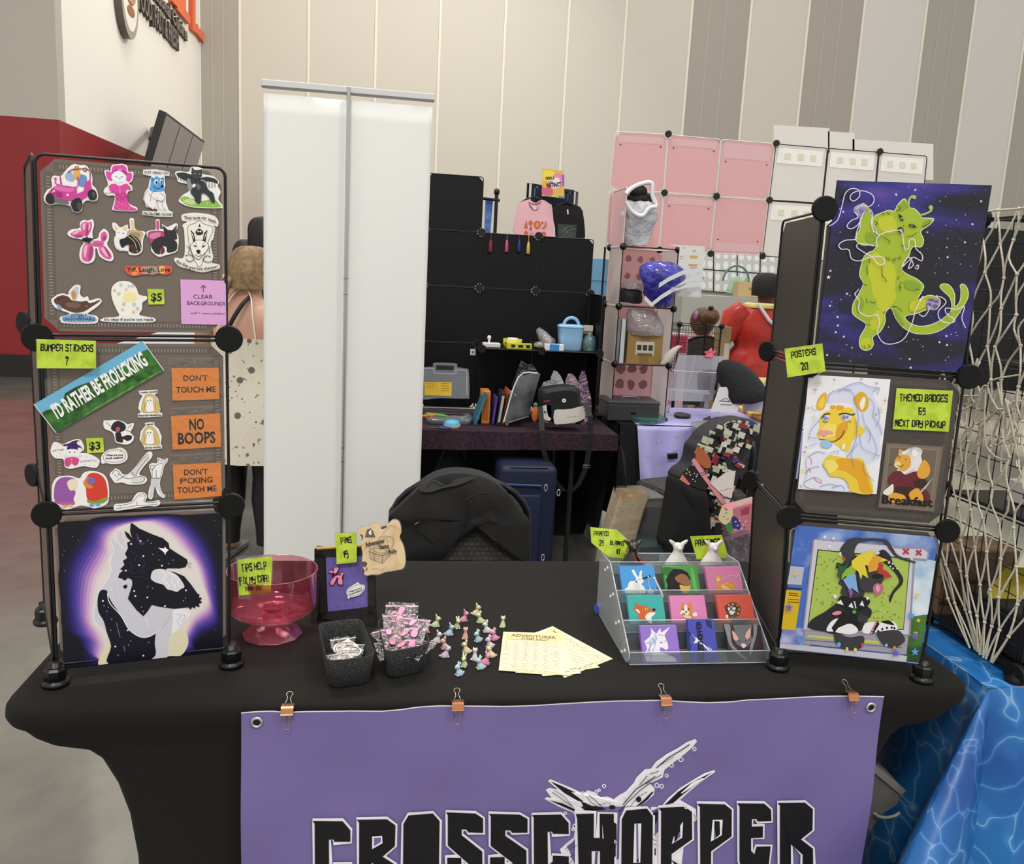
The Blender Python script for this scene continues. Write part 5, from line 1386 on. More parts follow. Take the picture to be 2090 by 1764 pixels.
def bagged(c, rz, tilt, size, label, art, group, z, S=.03):
    """a crumpled zip bag lying in a tray; art is drawn in a frame of +-100 units"""
    u = V((cos(rz), sin(rz), 0)); w = V((-sin(rz), cos(rz), 0)) * cos(tilt) + V((0, 0, sin(tilt)))
    pl = Pl(V((c[0], c[1], z)), u, w); sd = random.random() * 9
    f = lambda a, b_: pl.uv((a - .5) * size[0], (b_ - .5) * size[1], .003 * sin(a * 9 + sd) * cos(b_ * 8 + sd) + .002 * sin(17 * a * b_ + sd))
    mb = MB(); mb.grid(f, 9, 9, m_bagc); mb.grid(lambda a, b_: f(a, b_) + pl.n * (.006 * (1 - (2 * a - 1) ** 2) * (1 - (2 * b_ - 1) ** 2) + .0008), 9, 9, m_bagc)
    o = mb.build('zip_bag'); tag(o, label, 'bag', group)
    mb = MB(); mb.face([pl.uv((a - .5) * size[0], (b_ - .5) * size[1], .0035) for a, b_ in ((0, .86), (1, .86), (1, .9), (0, .9))], M(art[1], .3)); mb.build('zip_strip', o)
    mb = MB(); A = Art(mb, pl, (0, 0, 1), off=.004, step=.0003, mp=lambda x, y, q: pl.uv(x * S / 100, -y * S / 100, q)); art[0](A); mb.build('pin', o)
def bub(A):
    A.slab(smooth(nums('-95,10 -70,-45 0,-65 40,-85 60,-60 95,-20 80,40 20,60 -50,62 -80,80 -70,50')), 'ece8de', .001); A.draw('o 55524e 6 -80,10 -50,-40 0,-52 60,-40 80,0 60,40 0,50 -60,45'); A.text('What are your', (-60, 4), (64, -10), 16, K, bold=.03); A.text('brush settings?', (-58, 28), (62, 14), 16, K, bold=.03)
def dog(A):
    A.off = .004; f = lambda s_: ' '.join('%g,%g' % ((x - 395) * .75, (y - 895) * .75) for x, y in nums(s_))
    for ln in pin.strip().split('\n'):
        k, c, rest = ln.split(' ', 2); A.draw(f'{k} {c} ' + f(rest))
    A.draw('p 17151a -50,-10 -20,-30 10,-10 -20,10')
GB1, GB2 = 'bagged speech bubble pins in the tray', 'bagged pink pins in the tray'
for i, (dx, dy, rz, tl_, z, lb) in enumerate(((-.002, .022, .25, .5, .03, 'bagged speech bubble pin leaning against the back of the quieter tray'), (.008, .004, -.15, .25, .03, 'bagged speech bubble pin in the middle of the quieter tray'), (-.006, -.024, .3, .12, .026, 'bagged speech bubble pin with its lettering showing, front of its tray'), (.01, -.034, .1, .1, .022, 'bagged speech bubble pin tucked in the front corner of its tray'))):
    bagged((c1.x + dx, c1.y + dy), rz, tl_, (.05, .056), lb, (bub, 'd9d5cf'), GB1, TB + z, .024)
for i, (dx, dy, rz, tl_, z, lb) in enumerate(((-.004, .046, -.05, .9, .066, 'bagged pink pin standing upright at the back of the heap'), (-.006, .022, .12, .5, .06, 'bagged pink pin lying across the middle of the heap'), (.014, .004, -.3, .35, .062, 'bagged pink pin sliding to the outer side of the heap'), (-.02, -.012, .5, .2, .052, 'bagged pink pin tilted at the inner side of the heap'), (.006, -.026, -.1, .15, .05, 'bagged pink pin with its black collar showing near the tray front'), (.02, -.04, -.6, .1, .045, 'bagged pink pin in the front outer corner of the heap'), (-.018, -.046, .2, .1, .042, 'bagged pink pin in the front inner corner of the heap'))):
    bagged((c2.x + dx, c2.y + dy), rz, tl_, (.066, .07), lb, (dog, 'e9a9c0'), GB2, TB + z, .026)
# tiny resin animals
def resin(c):
    m, nt, b = nodes_mat('resin_' + c, .12)
    b.inputs['Base Color'].default_value = lin(c); b.inputs['Subsurface Weight'].default_value = .35; b.inputs['Subsurface Radius'].default_value = (.02, .02, .02); b.inputs['Subsurface Scale'].default_value = .3
    b.inputs['Transmission Weight'].default_value = .1; b.inputs['Coat Weight'].default_value = .6
    return m
def animal_mesh(kind, mat):
    mb = MB(); ty = lambda a: Matrix.Rotation(a, 3, 'Y')
    if kind == 'rabbit':                    # sits facing +x
        mb.loft([[V((-.0012 + .0085 * s_ * cos(a) + o, .0062 * s_ * sin(a), z)) for a in (2 * pi * j / 14 for j in range(14))] for z, s_, o in ((0, .92, -.0005), (.0012, 1.04, -.0005), (.004, 1.0, -.0003), (.008, .78, .001), (.011, .52, .0028), (.0135, .4, .0038), (.015, .36, .0042))], mat)
        mb.ball((.0044, 0, .0178), (.0058, .0049, .0049), mat, 12, 8)
        mb.ball((.0088, 0, .0175), (.0024, .0026, .0024), mat, 8, 6)
        mb.ball((-.0105, 0, .0028), (.0026, .0026, .0024), mat, 8, 6)
        for sy in (1, -1): mb.ball((.0012, .0022 * sy, .0236), (.0016, .0021, .0045), mat, 8, 7, Matrix.Rotation(-.45, 3, 'Y') @ Matrix.Rotation(-.16 * sy, 3, 'X')); mb.ball((.0050, .0032 * sy, .0015), (.0038, .002, .0016), mat, 8, 5)
        eyes = ((.0078, .0034, .0192), (.0078, -.0034, .0192))
    else:
        mb.loft([[V((.0066 * s_ * cos(a), .0062 * s_ * sin(a), z)) for a in (2 * pi * j / 14 for j in range(14))] for z, s_ in ((0, 1.0), (.0012, 1.1), (.004, 1.04), (.009, .76), (.013, .56), (.016, .5), (.0175, .55))], mat)
        mb.ball((.0006, 0, .0205), (.0046, .005, .0042), mat, 12, 8)
        for sy in (1, -1): mb.lathe([(.0022, 0), (.0014, .002), (.0004, .004)], (.0003, .0033 * sy, .0225), mat, 8, cap=True)
        mb.ball((.004, 0, .0195), (.0016, .002, .0014), mat, 8, 6); mb.ball((-.004, .006, .002), (.004, .002, .0017), mat, 8, 5)
        eyes = ((.0044, .0022, .0212), (.0044, -.0022, .0212))
    return mb, eyes
AN = {'lime': 'd9e8b4', 'pink': 'ee9cba', 'white': 'e8e6e8', 'blue': 'c0dbe4', 'yellow': 'efdfb0', 'peach': 'f0bfae', 'lilac': 'e2c9e4'}
RS = {k: resin(v) for k, v in AN.items()}; m_eye = M('1a1618', .2)
protos = {}
B4 = (840, 1200, 8.818)
# foot point in the traced frame, kind, colour, heading in degrees (0 = facing right), what sets it apart
HERD = [(265, 800, 'rabbit', 'pink', -60, 'pink resin rabbit beside the felt tray rim'), (435, 695, 'rabbit', 'lime', 0, 'lone lime resin rabbit facing the acrylic stand behind the white one'), (940, 600, 'rabbit', 'pink', 5, 'pink resin rabbit with both ears up beside the rearmost pair'), (1160, 485, 'rabbit', 'yellow', -10, 'yellow resin rabbit furthest from the table front'),
        (1235, 625, 'rabbit', 'lime', 195, 'lime resin rabbit directly in front of the furthest yellow one'), (820, 725, 'rabbit', 'lime', -75, 'lime resin rabbit beside the blue one facing the viewer'), (680, 850, 'rabbit', 'blue', 0, 'blue resin rabbit pressed against a lime rabbit'), (1640, 705, 'cat', 'lime', 90, 'lime resin cat standing alone by the stamp cards'),
        (1355, 795, 'rabbit', 'white', 190, 'white resin rabbit on the stamp card side of the group'), (455, 985, 'rabbit', 'white', 0, 'white resin rabbit on the tray side of the group'), (965, 915, 'cat', 'peach', 90, 'peach resin cat in the middle of the group'), (1195, 965, 'rabbit', 'blue', 215, 'blue resin rabbit beside the peach cat'),
        (1490, 935, 'rabbit', 'pink', 205, 'pink resin rabbit beside the stamp card heading'), (1405, 1070, 'rabbit', 'lilac', 205, 'lilac resin rabbit behind the yellow one near the cards'), (600, 1100, 'rabbit', 'peach', 190, 'peach resin rabbit behind the lilac one'), (605, 1245, 'rabbit', 'lilac', 0, 'lilac resin rabbit below the peach rabbit'),
        (985, 1165, 'rabbit', 'yellow', 185, 'yellow resin rabbit standing alone behind the frontmost lime one'), (1425, 1240, 'rabbit', 'yellow', 185, 'yellow resin rabbit nearest the stamp cards'), (1135, 1295, 'cat', 'white', 70, 'white resin cat beside the front blue rabbit'), (1330, 1370, 'rabbit', 'pink', -20, 'pink resin rabbit touching the front yellow one'),
        (1235, 1455, 'rabbit', 'blue', 200, 'blue resin rabbit in front of the white cat'), (945, 1415, 'rabbit', 'lime', 250, 'lime resin rabbit behind the frontmost blue one'), (855, 1570, 'rabbit', 'blue', 215, 'blue resin rabbit nearest the table front edge')]
for x, y, kind, cl, deg, lb in HERD:
    k = (kind, cl)
    if k not in protos:
        mbx, eyes = animal_mesh(kind, RS[cl]); o = mbx.build('resin_' + kind, loc=(0, 0, 0)); tag(o, lb, kind + ' figurine', 'tiny pastel resin animals')
        for ex in eyes:
            mb = MB(); mb.ball(ex, .00085, m_eye, 7, 5); mb.build('eye', o)
        protos[k] = o; new = True
    else: o = dup(protos[k], (0, 0, 0), 0, lb)
    p = atZ(*U(B4, x, y), TB); o.location = p; o.rotation_euler = (0, 0, deg * pi / 180); o['label'] = lb
# stamp rally cards
F8 = (1000, 1260, 7.7407)
m_card = M('efe6bd', .5)
def card(C, z, label, printed=True, seed=0):
    pl = Pl((0, 0, TB), (1, 0, 0), (0, 1, 0)); mb = MB(); A = Art(mb, pl, F8, off=z, step=.00008)
    A.slab(C, m_card, .0004)
    (ax, ay), (bx_, by_), (cx, cy), (dx, dy) = C
    f = lambda s_, t: ((ax * (1 - s_) + bx_ * s_) * (1 - t) + (dx * (1 - s_) + cx * s_) * t, (ay * (1 - s_) + by_ * s_) * (1 - t) + (dy * (1 - s_) + cy * s_) * t)
    A.poly([f(.02, .03), f(.97, .03), f(.98, .2), f(.025, .18)], 'e6d394')
    A.strokes(stroke([f(.09, .03), f(.08, .1), f(.1, .175), f(.87, .195), f(.88, .12), f(.86, .04)], 4), 'a98f52')
    rs = random.Random(seed)
    for i in range(6):
        for j in range(6):
            s_, t = .075 + .156 * i, .27 + .118 * j
            cc = rs.choice(['8f8868', '9d9478', 'ad8474', '847c68']); ring = [f(s_ + .066 * cos(q), t + .05 * sin(q)) for q in (2 * pi * k / 16 for k in range(16))]
            o = A.off; A.strokes(stroke(ring, 3.2, True), cc)
            if rs.random() < .6: A.poly([f(s_ + .03 * cos(q) * rs.uniform(.5, 1), t + .022 * sin(q)) for q in (2 * pi * k / 7 for k in range(7))], mixc(cc, 'efe6bd', .55))
            A.off = o
    A.off += .0002
    p0, p1 = f(.13, .1), f(.86, .135); A.text('ADVENTURER', p0, p1, 38, '6d6043', bold=.02)
    p0, p1 = f(.3, .165), f(.74, .185); A.text('STAMP RALLY', p0, p1, 26, '8d7f5c', bold=.02)
    A.strokes(stroke([f(.08, .935), f(.9, .945)], 7), 'dcd0a4'); A.strokes(stroke([f(.2, .965), f(.8, .97)], 5), 'dfd4aa')
    tag(mb.build('stamp_card'), label, 'card', 'fanned stamp rally cards')
card([(500, 330), (990, 145), (1940, 660), (1180, 960)], .0006, 'stamp rally card fanned out furthest towards the acrylic stand', seed=2)
card([(430, 330), (930, 180), (1735, 795), (1010, 900)], .0012, 'stamp rally card second from the bottom of the fan', seed=3)
card([(330, 330), (870, 215), (1440, 890), (835, 930)], .0018, 'stamp rally card in the middle of the fan', seed=4)
card([(300, 300), (1250, 360), (1255, 925), (405, 878)], .0024, 'stamp rally card just beneath the uppermost one', seed=5)
card([(212, 235), (1182, 260), (1180, 915), (138, 842)], .0032, 'uppermost stamp rally card with its whole heading showing', seed=6)
# ================================================================ acrylic tiered stand with mini canvases
XL, XR = .2165, .5145
m_acr = clear('f3f5f5', .55, .05, 'acrylic', tint=('c9d0d4', .1)); m_acre = clear('e8eeee', 1.2, .1, 'acrylic_edge', tint=('dfe6ea', .35))
sl = lambda x, y, X=XL: atX(*U(T6, x, y), X)
fb, fl, fu, tb, bb = [sl(*p) for p in ((462, 1528), (490, 1392), (305, 512), (225, 422), (170, 1082))]
fb.z = bb.z = TB + .001
SIDE = [(p.y, p.z) for p in (fb, V((0, fl.y - .003, fb.z + .012)), fl, fu, tb, V((0, tb.y + .012, tb.z - .01)), bb)]
st = thing('acrylic_stand', 'clear acrylic tiered stand of small painted canvases beside the poster tower', 'display stand', (.365, .24, TB))
m_acs0 = clear('eef0f1', .55, .08, 'acrylic_side', tint=('d6dade', .3))
for X in (XL, XR):
    mb = MB(); mb.prism([V((X, y, z)) for y, z in SIDE], (.003, 0, 0), m_acs0)
    mb.tube([V((X + .0015, y, z)) for y, z in SIDE], .0012, m_acre, 6, closed=True)
    for t in (.0, .33, .66, 1.0):
        for k in (0, 1):
            p = fl.lerp(fu, t * .92 + .03); c = V((X - .0005, p.y + .022 + k * .02, p.z - .012 - k * .012)); mb.ball(c, (.002, .004, .004), M('e9ecee', .15, metal=.3), 8, 6)
    mb.build('side_panel', st)
tiers = []
for k in range(4):
    p = fl.lerp(fu, k / 3); tiers.append((p.y, p.z))
dy = (tiers[1][0] - tiers[0][0]); dz = tiers[1][1] - tiers[0][1]
LIP = .026
for k, (y, z) in enumerate(tiers):
    mb = MB(); zb = z - LIP
    mb.box(((XL + XR) / 2 + .001, y + .0015, z - LIP / 2), (XR - XL - .004, .0028, LIP), m_acr)
    mb.box(((XL + XR) / 2 + .001, y + .034, zb), (XR - XL - .004, .062, .0028), m_acr)
    mb.tube([V((XL + .004, y + .001, z)), V((XR, y + .001, z))], .0013, m_acre, 6)
    mb.tube([V((XL + .004, y + .001, zb)), V((XR, y + .001, zb))], .0011, m_acre, 6)
    if k < 3: mb.box(((XL + XR) / 2, y + .066, zb + .03), (XR - XL - .004, .0026, .06), m_acr)
    mb.build('shelf', st)
def canvas(tier, quad, color, spec, label, edge=None, group='mini painted canvases', lettering=None, name='canvas'):
    y, z = tiers[tier]; pl = Pl((.365, y + .006, z - LIP + .0018), (1, 0, 0), (0, .3, 1))
    mb = MB(); A = Art(mb, pl, T6, off=.0005, step=.0002, rough=.5)
    A.slab(quad, color, .011)
    A.clip = None
    A.draw(spec)
    if lettering: lettering(A)
    return tag(mb.build(name), label, 'painting', group)
canvas(2, [(385, 548), (718, 546), (768, 888), (432, 890)], '4f9fe0', '''
s f3f2ef 520,590 545,590 570,640 590,650 595,610 610,590 620,600 615,650 635,680 630,710 615,725 650,770 650,815 600,828 500,826 455,800 455,770 480,750 500,700 560,690 555,660 530,620
s e3e2e2 540,720 580,710 600,740 590,800 560,810
e 15151a 565,702,9,7
c 6b6b70 3 580,675 592,680 604,674
p 17171c 620,668 698,636 704,652 628,682
p f0f0f0 672,648 684,643 688,655 676,660
c eceaf0 3 690,660 680,700 690,740 695,770
p f1f0f2 700,760 712,785 740,790 728,805 730,828 690,830 665,822 675,800 662,785 688,785
''', 'mini canvas of a white rabbit holding a pen on a blue ground')
canvas(2, [(803, 552), (1130, 550), (1182, 880), (850, 886)], '4ca34c', '''
s 2f7a38 815,590 850,560 940,580 900,620 840,640
s 6cbf62 1090,570 1120,600 1150,760 1160,820 1120,760
p 1a1513 880,620 930,575 1000,580 1060,610 1090,670 1075,720 1040,700 1010,760 1010,825 870,828 845,800 870,740 850,690
s 9a6a45 940,660 1000,625 1060,650 1090,720 1060,740 1000,720 960,700
s e0b94c 985,730 1040,745 1085,740 1080,790 1040,815 1000,790
''', 'mini canvas of a dark-maned tan animal shape on a green ground')
canvas(2, [(1212, 556), (1546, 552), (1596, 886), (1262, 890)], 'e38ab8', '''
s e6a346 1320,640 1330,610 1345,640 1365,640 1370,610 1385,640 1385,680 1370,700 1390,720 1450,700 1510,720 1520,770 1560,790 1540,800 1480,790 1400,800 1330,822 1315,790 1345,760 1345,720
s f4e6c8 1340,660 1365,660 1370,690 1350,695
s f0d09a 1390,730 1440,750 1480,780 1400,770
d f7efda 5 1420,730 1450,720 1480,735 1500,750
d 2a1a10 5 1352,668
c e9e5ea 4 1390,680 1440,655 1490,640 1540,650 1550,620
''', 'mini canvas of a leaping spotted fawn on a pink ground')
canvas(1, [(460, 832), (800, 828), (850, 1184), (500, 1186)], '42b3a8', '''
s 2f7f6c 560,1180 600,1090 660,1075 740,1090 800,1120 835,1170
s d9662c 530,945 580,955 640,930 690,960 745,975 740,1000 690,1010 660,1060 640,1080 590,1050 570,1010
s f3efe8 560,965 590,980 600,1010 570,990
s f6f3ee 650,1040 690,1000 745,1000 740,1020 710,1050 720,1110 680,1090
e 15110e 735,972,16,12
e f1d44a 660,970,14,16
e 1a120c 662,972,6,10
p d9662c 575,960 545,900 620,935
''', 'mini canvas of an orange fox in profile on a teal ground')
canvas(1, [(868, 836), (1204, 832), (1254, 1176), (905, 1182)], 'e68abb', '''
s e58a3a 1005,900 1035,925 1065,925 1085,895 1110,960 1100,1000 1120,1030 1120,1060 1030,1055 1005,1010 990,990
s f6f1ea 1030,930 1055,930 1060,980 1080,1000 1050,1030 1030,1000 985,1020 1000,985 1030,960
d 1a1412 8 1020,970 1072,966
s 1a1412 1038,990 1050,986 1056,996 1046,1002
s f6f1ea 1110,1010 1145,1000 1155,1030 1120,1040
s f0d8b8 1020,1030 1080,1030 1100,1056 1040,1054
''', 'mini canvas of a small corgi puppy on a pink ground')
canvas(1, [(1316, 830), (1655, 826), (1702, 1112), (1372, 1178)], 'e56350', '''
s 7a4a26 1440,930 1480,900 1530,905 1575,950 1570,1010 1540,1040 1450,1060 1435,1000
d efe6d8 8 1460,930 1500,920 1540,935 1560,970 1550,1010
s f4efe8 1450,960 1490,940 1530,960 1510,1010 1480,1020
o 15151a 8 1425,945 1450,935 1480,960 1465,985 1440,980
o 15151a 8 1490,955 1525,935 1540,950 1520,980 1495,978
s 77797d 1480,1040 1540,1050 1600,1060 1645,1070 1640,1100 1560,1095 1490,1090
s e0a04a 1440,1050 1480,1060 1480,1095 1440,1085
s f4efe8 1430,1030 1450,1020 1455,1050 1435,1055
''', 'mini canvas of a bespectacled patched animal on a coral ground')
canvas(0, [(583, 1122), (932, 1118), (984, 1480), (620, 1490)], '9a78cf', '''
p f2f0f6 660,1475 640,1400 670,1350 640,1280 690,1240 710,1200 705,1150 735,1185 760,1205 795,1150 805,1195 895,1135 835,1220 850,1250 870,1310 875,1350 850,1365 820,1340 790,1340 800,1390 860,1400 940,1440 960,1478
s cdd3ea 720,1240 760,1230 740,1290 690,1340 700,1400 670,1430 660,1390 690,1330 680,1290
c 8fa0cf 5 770,1220 800,1215 830,1225
c 8fa0cf 5 740,1200 760,1260 700,1330 690,1400
c 8fa0cf 5 650,1300 700,1290 690,1350 650,1420
c 8fa0cf 5 720,1250 750,1300 720,1380 700,1470
c 8fa0cf 4 830,1290 870,1250 890,1230
d 20202c 7 805,1290
c 8fa0cf 4 850,1430 900,1400 940,1400
''', 'mini canvas of a white unicorn on a lilac ground')
def deck(A):
    A.draw('''
p 2a2c66 1045,1160 1100,1200 1070,1260 1100,1330 1060,1400
p 2a2c66 1230,1070 1290,1080 1300,1160 1250,1130
p eef0f6 1090,1190 1130,1240 1160,1250 1200,1290 1300,1360 1280,1385 1220,1330 1170,1290 1120,1300 1140,1260
l 15141c 6 1210,1290 1290,1370
''')
    A.text('CROSSCHOPPER', (1222, 1478), (1190, 1090), 42, '14131a', bold=.24, font='g')
canvas(0, [(1042, 1062), (1292, 1062), (1350, 1500), (1085, 1500)], '4b52b4', '', 'tall narrow blue box with the stall name running up it', lettering=deck, group='mini painted canvases', name='card_box')
canvas(0, [(1405, 1122), (1745, 1116), (1800, 1486), (1452, 1492)], '3a2a30', '''
s 83868c 1415,1122 1470,1120 1480,1200 1490,1300 1550,1370 1640,1450 1620,1455 1540,1400 1470,1320 1440,1220
s 83868c 1700,1118 1735,1118 1730,1220 1700,1320 1680,1400 1660,1410 1670,1320 1700,1220
p 6a6d72 1500,1122 1690,1118 1670,1200 1690,1270 1640,1330 1590,1340 1540,1310 1500,1250 1520,1180
s e2a898 1495,1175 1530,1210 1555,1260 1520,1270 1500,1230
s e2a898 1668,1150 1670,1220 1640,1260 1620,1220
c b6bac0 4 1440,1130 1460,1220 1500,1320 1580,1400
c b6bac0 4 1720,1130 1700,1230 1670,1330
s e8c4bc 1580,1310 1610,1300 1630,1325 1600,1345
d 15151a 6 1565,1275 1625,1275
''', 'mini canvas of a grey bat hanging head down on a dark ground', group=None)
# painted figures on the top tier
def figure(px, py, s, mat, label, streak=None, rz=0):
    y, z = tiers[3]; p = atY(*U(T6, px, py), y + .03); c = V((p.x, y + .03, z - LIP + .0018))
    t = thing('animal_figure', label, 'figurine', tuple(c), 'cast animal figures')
    mb = MB()
    def ring(zz, rx, ry, ox=0): return [c + V((s * (rx * cos(a) + ox), s * ry * sin(a), s * zz)) for a in (2 * pi * j / 16 for j in range(16))]
    mb.loft([ring(0, .026, .02), ring(.004, .029, .022), ring(.014, .0255, .021), ring(.026, .018, .017), ring(.036, .0115, .0125), ring(.043, .0098, .011), ring(.048, .0115, .0125), ring(.054, .0125, .013), ring(.058, .009, .009), ring(.0595, .003, .003)], mat)
    for sx in (1, -1):
        mb.tube([c + V((s * sx * q, s * .002, s * h)) for q, h in ((.006, .052), (.012, .058), (.0185, .063), (.022, .0655))], [s * .0055, s * .0048, s * .0036, s * .001], mat, 8)
        mb.ball(c + V((sx * s * .017, -s * .018, s * .004)), (s * .007, s * .009, s * .005), mat, 10, 6)
    mb.ball(c + V((0, -s * .011, s * .05)), (s * .006, s * .008, s * .0055), mat, 10, 7)
    mb.build('body', t)
    if streak:
        mb = MB()
        for a0, pts in ((-1.9, ((.04, .0125), (.03, .017), (.02, .023))), (-1.2, ((.036, .0145), (.026, .019), (.012, .026))), (-.6, ((.028, .018), (.018, .024), (.008, .028)))):
            mb.tube([c + V((s * r * 1.05 * cos(a0 + .3 * i), s * r * .92 * sin(a0 + .3 * i), s * zz)) for i, (zz, r) in enumerate(pts)], s * .0012, streak, 6)
        mb.build('painted_streaks', t)
figure(520, 545, 1.0, M('1c1512', .25, coat=.5), 'glossy black painted animal figure with red and gold streaks on the top tier', M('b04636', .3))
figure(955, 545, 1.0, M('dfded6', .55), 'unpainted white animal figure in the middle of the top tier')
figure(1290, 600, 1.0, M('e2d9d9', .55), 'unpainted white animal figure in front of the lime paintings sign')
mb = MB(); mb.box(((XL + XR) / 2, tb.y - .002, tb.z - .02), (XR - XL - .004, .003, .04), m_acr); mb.tube([V((XL, tb.y - .002, tb.z)), V((XR, tb.y - .002, tb.z))], .0012, m_acre, 6); mb.build('back_rail', st)
SPL = Pl((0, tb.y - .009, tb.z), (1, 0, 0), (0, .3, 1))
ticket('price_sign', 'six-sided lime sign for painted and blank figures on the stand corner', 'price sign', SPL, T6, [(118, 172), (372, 196), (490, 302), (440, 476), (292, 460), (128, 322)], LIME, [('PAINTED', (152, 252), (298, 256), 40, K, dict(font='g')), ('25', (206, 348), (248, 350), 46, K, dict(font='g')), ('BLANKS', (312, 342), (445, 348), 38, K, dict(font='g')), ('10', (366, 430), (404, 434), 44, K, dict(font='g'))], off=.0, lam=.02)
ticket('price_sign', 'lime sign reading paintings tilted behind a white figure', 'price sign', SPL, T6, [(1084, 262), (1390, 246), (1460, 470), (1150, 484)], LIME, [('PAINTINGS', (1136, 352), (1376, 338), 52, K, dict(font='g'))], off=-.004, lam=.02)
mb = MB(); q = atZ(1217, 1243, TB + .011); mb.tube([q, q + V((.02, .006, 0))], .011, M('4b62b8', .4), 14); tag(mb.build('tape_roll'), 'small blue roll peeking out behind the acrylic stand', 'tape')
def cable(name, label, pts, r, mat, cat='cable'):
    mb = MB(); mb.tube(smooth([tuple(p) for p in pts], False, 6), r, mat, 7); return tag(mb.build(name), label, cat)
cable('charging_cable', 'white charging cable lying on the tiers of the acrylic stand', [atY(*U(T6, *p), tiers[1][0] + .045) for p in ((738, 660), (770, 730), (800, 790), (820, 850))] , .0022, M('e8e8e8', .3))
# ================================================================ the netted stall next door
m_wat, nt, b = nodes_mat('water_print_cloth', .38)
tc = nt.nodes.new('ShaderNodeTexCoord'); n = nt.nodes.new('ShaderNodeTexNoise'); n.inputs['Scale'].default_value = 5; n.inputs['Detail'].default_value = 2
mxv = nt.nodes.new('ShaderNodeMixRGB'); mxv.inputs[0].default_value = .4
vo = nt.nodes.new('ShaderNodeTexVoronoi'); vo.feature = 'DISTANCE_TO_EDGE'; vo.inputs['Scale'].default_value = 11
r = nt.nodes.new('ShaderNodeValToRGB'); e = r.color_ramp.elements; e[0].position = 0; e[0].color = lin('9cc6e4'); e[1].position = .12; e[1].color = lin('2776bb')
q = e.new(.02); q.color = lin('3f8ccc')
nt.links.new(tc.outputs['Object'], n.inputs[0]); nt.links.new(tc.outputs['Object'], mxv.inputs[1]); nt.links.new(n.outputs['Color'], mxv.inputs[2]); nt.links.new(mxv.outputs[0], vo.inputs['Vector']); nt.links.new(vo.outputs['Distance'], r.inputs[0])
n3 = nt.nodes.new('ShaderNodeTexNoise'); n3.inputs['Scale'].default_value = 3; mu = nt.nodes.new('ShaderNodeMixRGB'); mu.blend_type = 'MULTIPLY'; r3 = nt.nodes.new('ShaderNodeValToRGB'); r3.color_ramp.elements[0].position = .35; r3.color_ramp.elements[0].color = lin('86a4c8'); r3.color_ramp.elements[1].position = .65
nt.links.new(tc.outputs['Object'], n3.inputs[0]); nt.links.new(n3.outputs['Fac'], r3.inputs[0]); mu.inputs[0].default_value = 1; nt.links.new(r.outputs[0], mu.inputs[1]); nt.links.new(r3.outputs[0], mu.inputs[2]); nt.links.new(mu.outputs[0], b.inputs['Base Color'])
NX0, NX1, NZ = .925, 2.75, .742
mb = MB()
per = []                                    # (edge point, outward direction, flare)
for j in range(9): per.append((V((NX0, .76 - .76 * j / 9, NZ)), V((-1, 0, 0)), .02 + .03 * sin(j * 1.3)))
for j in range(7): a = j / 6 * pi / 2; per.append((V((NX0 + .01, .005, NZ)), V((-cos(a), -sin(a), 0)), .05 + .58 * math.exp(-((a - .55) / .4) ** 2)))
for j in range(1, 36):
    x = NX0 + .012 + (NX1 - NX0) * j / 35; per.append((V((x, 0, NZ)), V((-.15, -1, 0)), max(.02, .08 + .075 * sin(j * 1.05 + .8) - (.1 if j in (3, 4) else 0))))
rows = []
for k in range(15):
    t = k / 14; z = NZ * (1 - t) + .012 * t
    s_ = 0 if k == 0 else .012 + .5 * (1 - (1 - min(1, t / .65)) ** 1.4) + .12 * t
    rows.append([V((p.x + d.x * fl * s_, p.y + d.y * fl * s_, z + (.004 if k == 0 else 0))) for p, d, fl in per])
for k in range(14):
    for i in range(len(per) - 1): mb.face([rows[k][i], rows[k + 1][i], rows[k + 1][i + 1], rows[k][i + 1]], m_wat, True)
mb.grid(lambda u, v: V((NX0 + (NX1 - NX0) * u, .76 * v, NZ + .004 + .002 * sin(u * 30 + v * 9))), 24, 8, m_wat)
bmx = bmesh.new(); vmap = {}
o = mb.build('tablecloth')
bmx.from_mesh(o.data); bmesh.ops.remove_doubles(bmx, verts=bmx.verts, dist=.0008); bmx.to_mesh(o.data); bmx.free()
tag(o, 'bright blue water-patterned tablecloth on the neighbouring table', 'tablecloth')
# wire grid rack
GX0, GX1, GY0, GY1, GZ0, GP = 1.0, 1.31, .02, .325, .764, .306
rk = thing('grid_rack', 'black wire grid cube rack draped in netting on the blue tablecloth', 'rack', (GX0, GY0, NZ + .008))
m_wire2 = M('0c0c0c', .4)
def gridpanel(root, A_, B_, z0, z1, n=6, r=.0013, fr=.0028, mat=None, name='wire_panel'):
    mat = mat or m_wire2; mb = MB(); A_, B_ = V(A_), V(B_); pt = lambda s_, t: V((A_.x + (B_.x - A_.x) * s_, A_.y + (B_.y - A_.y) * s_, z0 + (z1 - z0) * t))
    mb.tube([pt(.02, .02), pt(.98, .02), pt(.98, .98), pt(.02, .98)], fr, mat, 6, closed=True)
    for i in range(1, n):
        t = .02 + .96 * i / n; mb.tube([pt(t, .02), pt(t, .98)], r, mat, 5, cap=False); mb.tube([pt(.02, t), pt(.98, t)], r, mat, 5, cap=False)
    return mb.build(name, root)
for k in range(3):
    z0, z1 = GZ0 + GP * k, GZ0 + GP * (k + 1)
    gridpanel(rk, (GX0, GY0, 0), (GX0, GY1, 0), z0, z1); gridpanel(rk, (GX1, GY0, 0), (GX1, GY1, 0), z0, z1); gridpanel(rk, (GX0, GY0, 0), (GX1, GY0, 0), z0, z1)
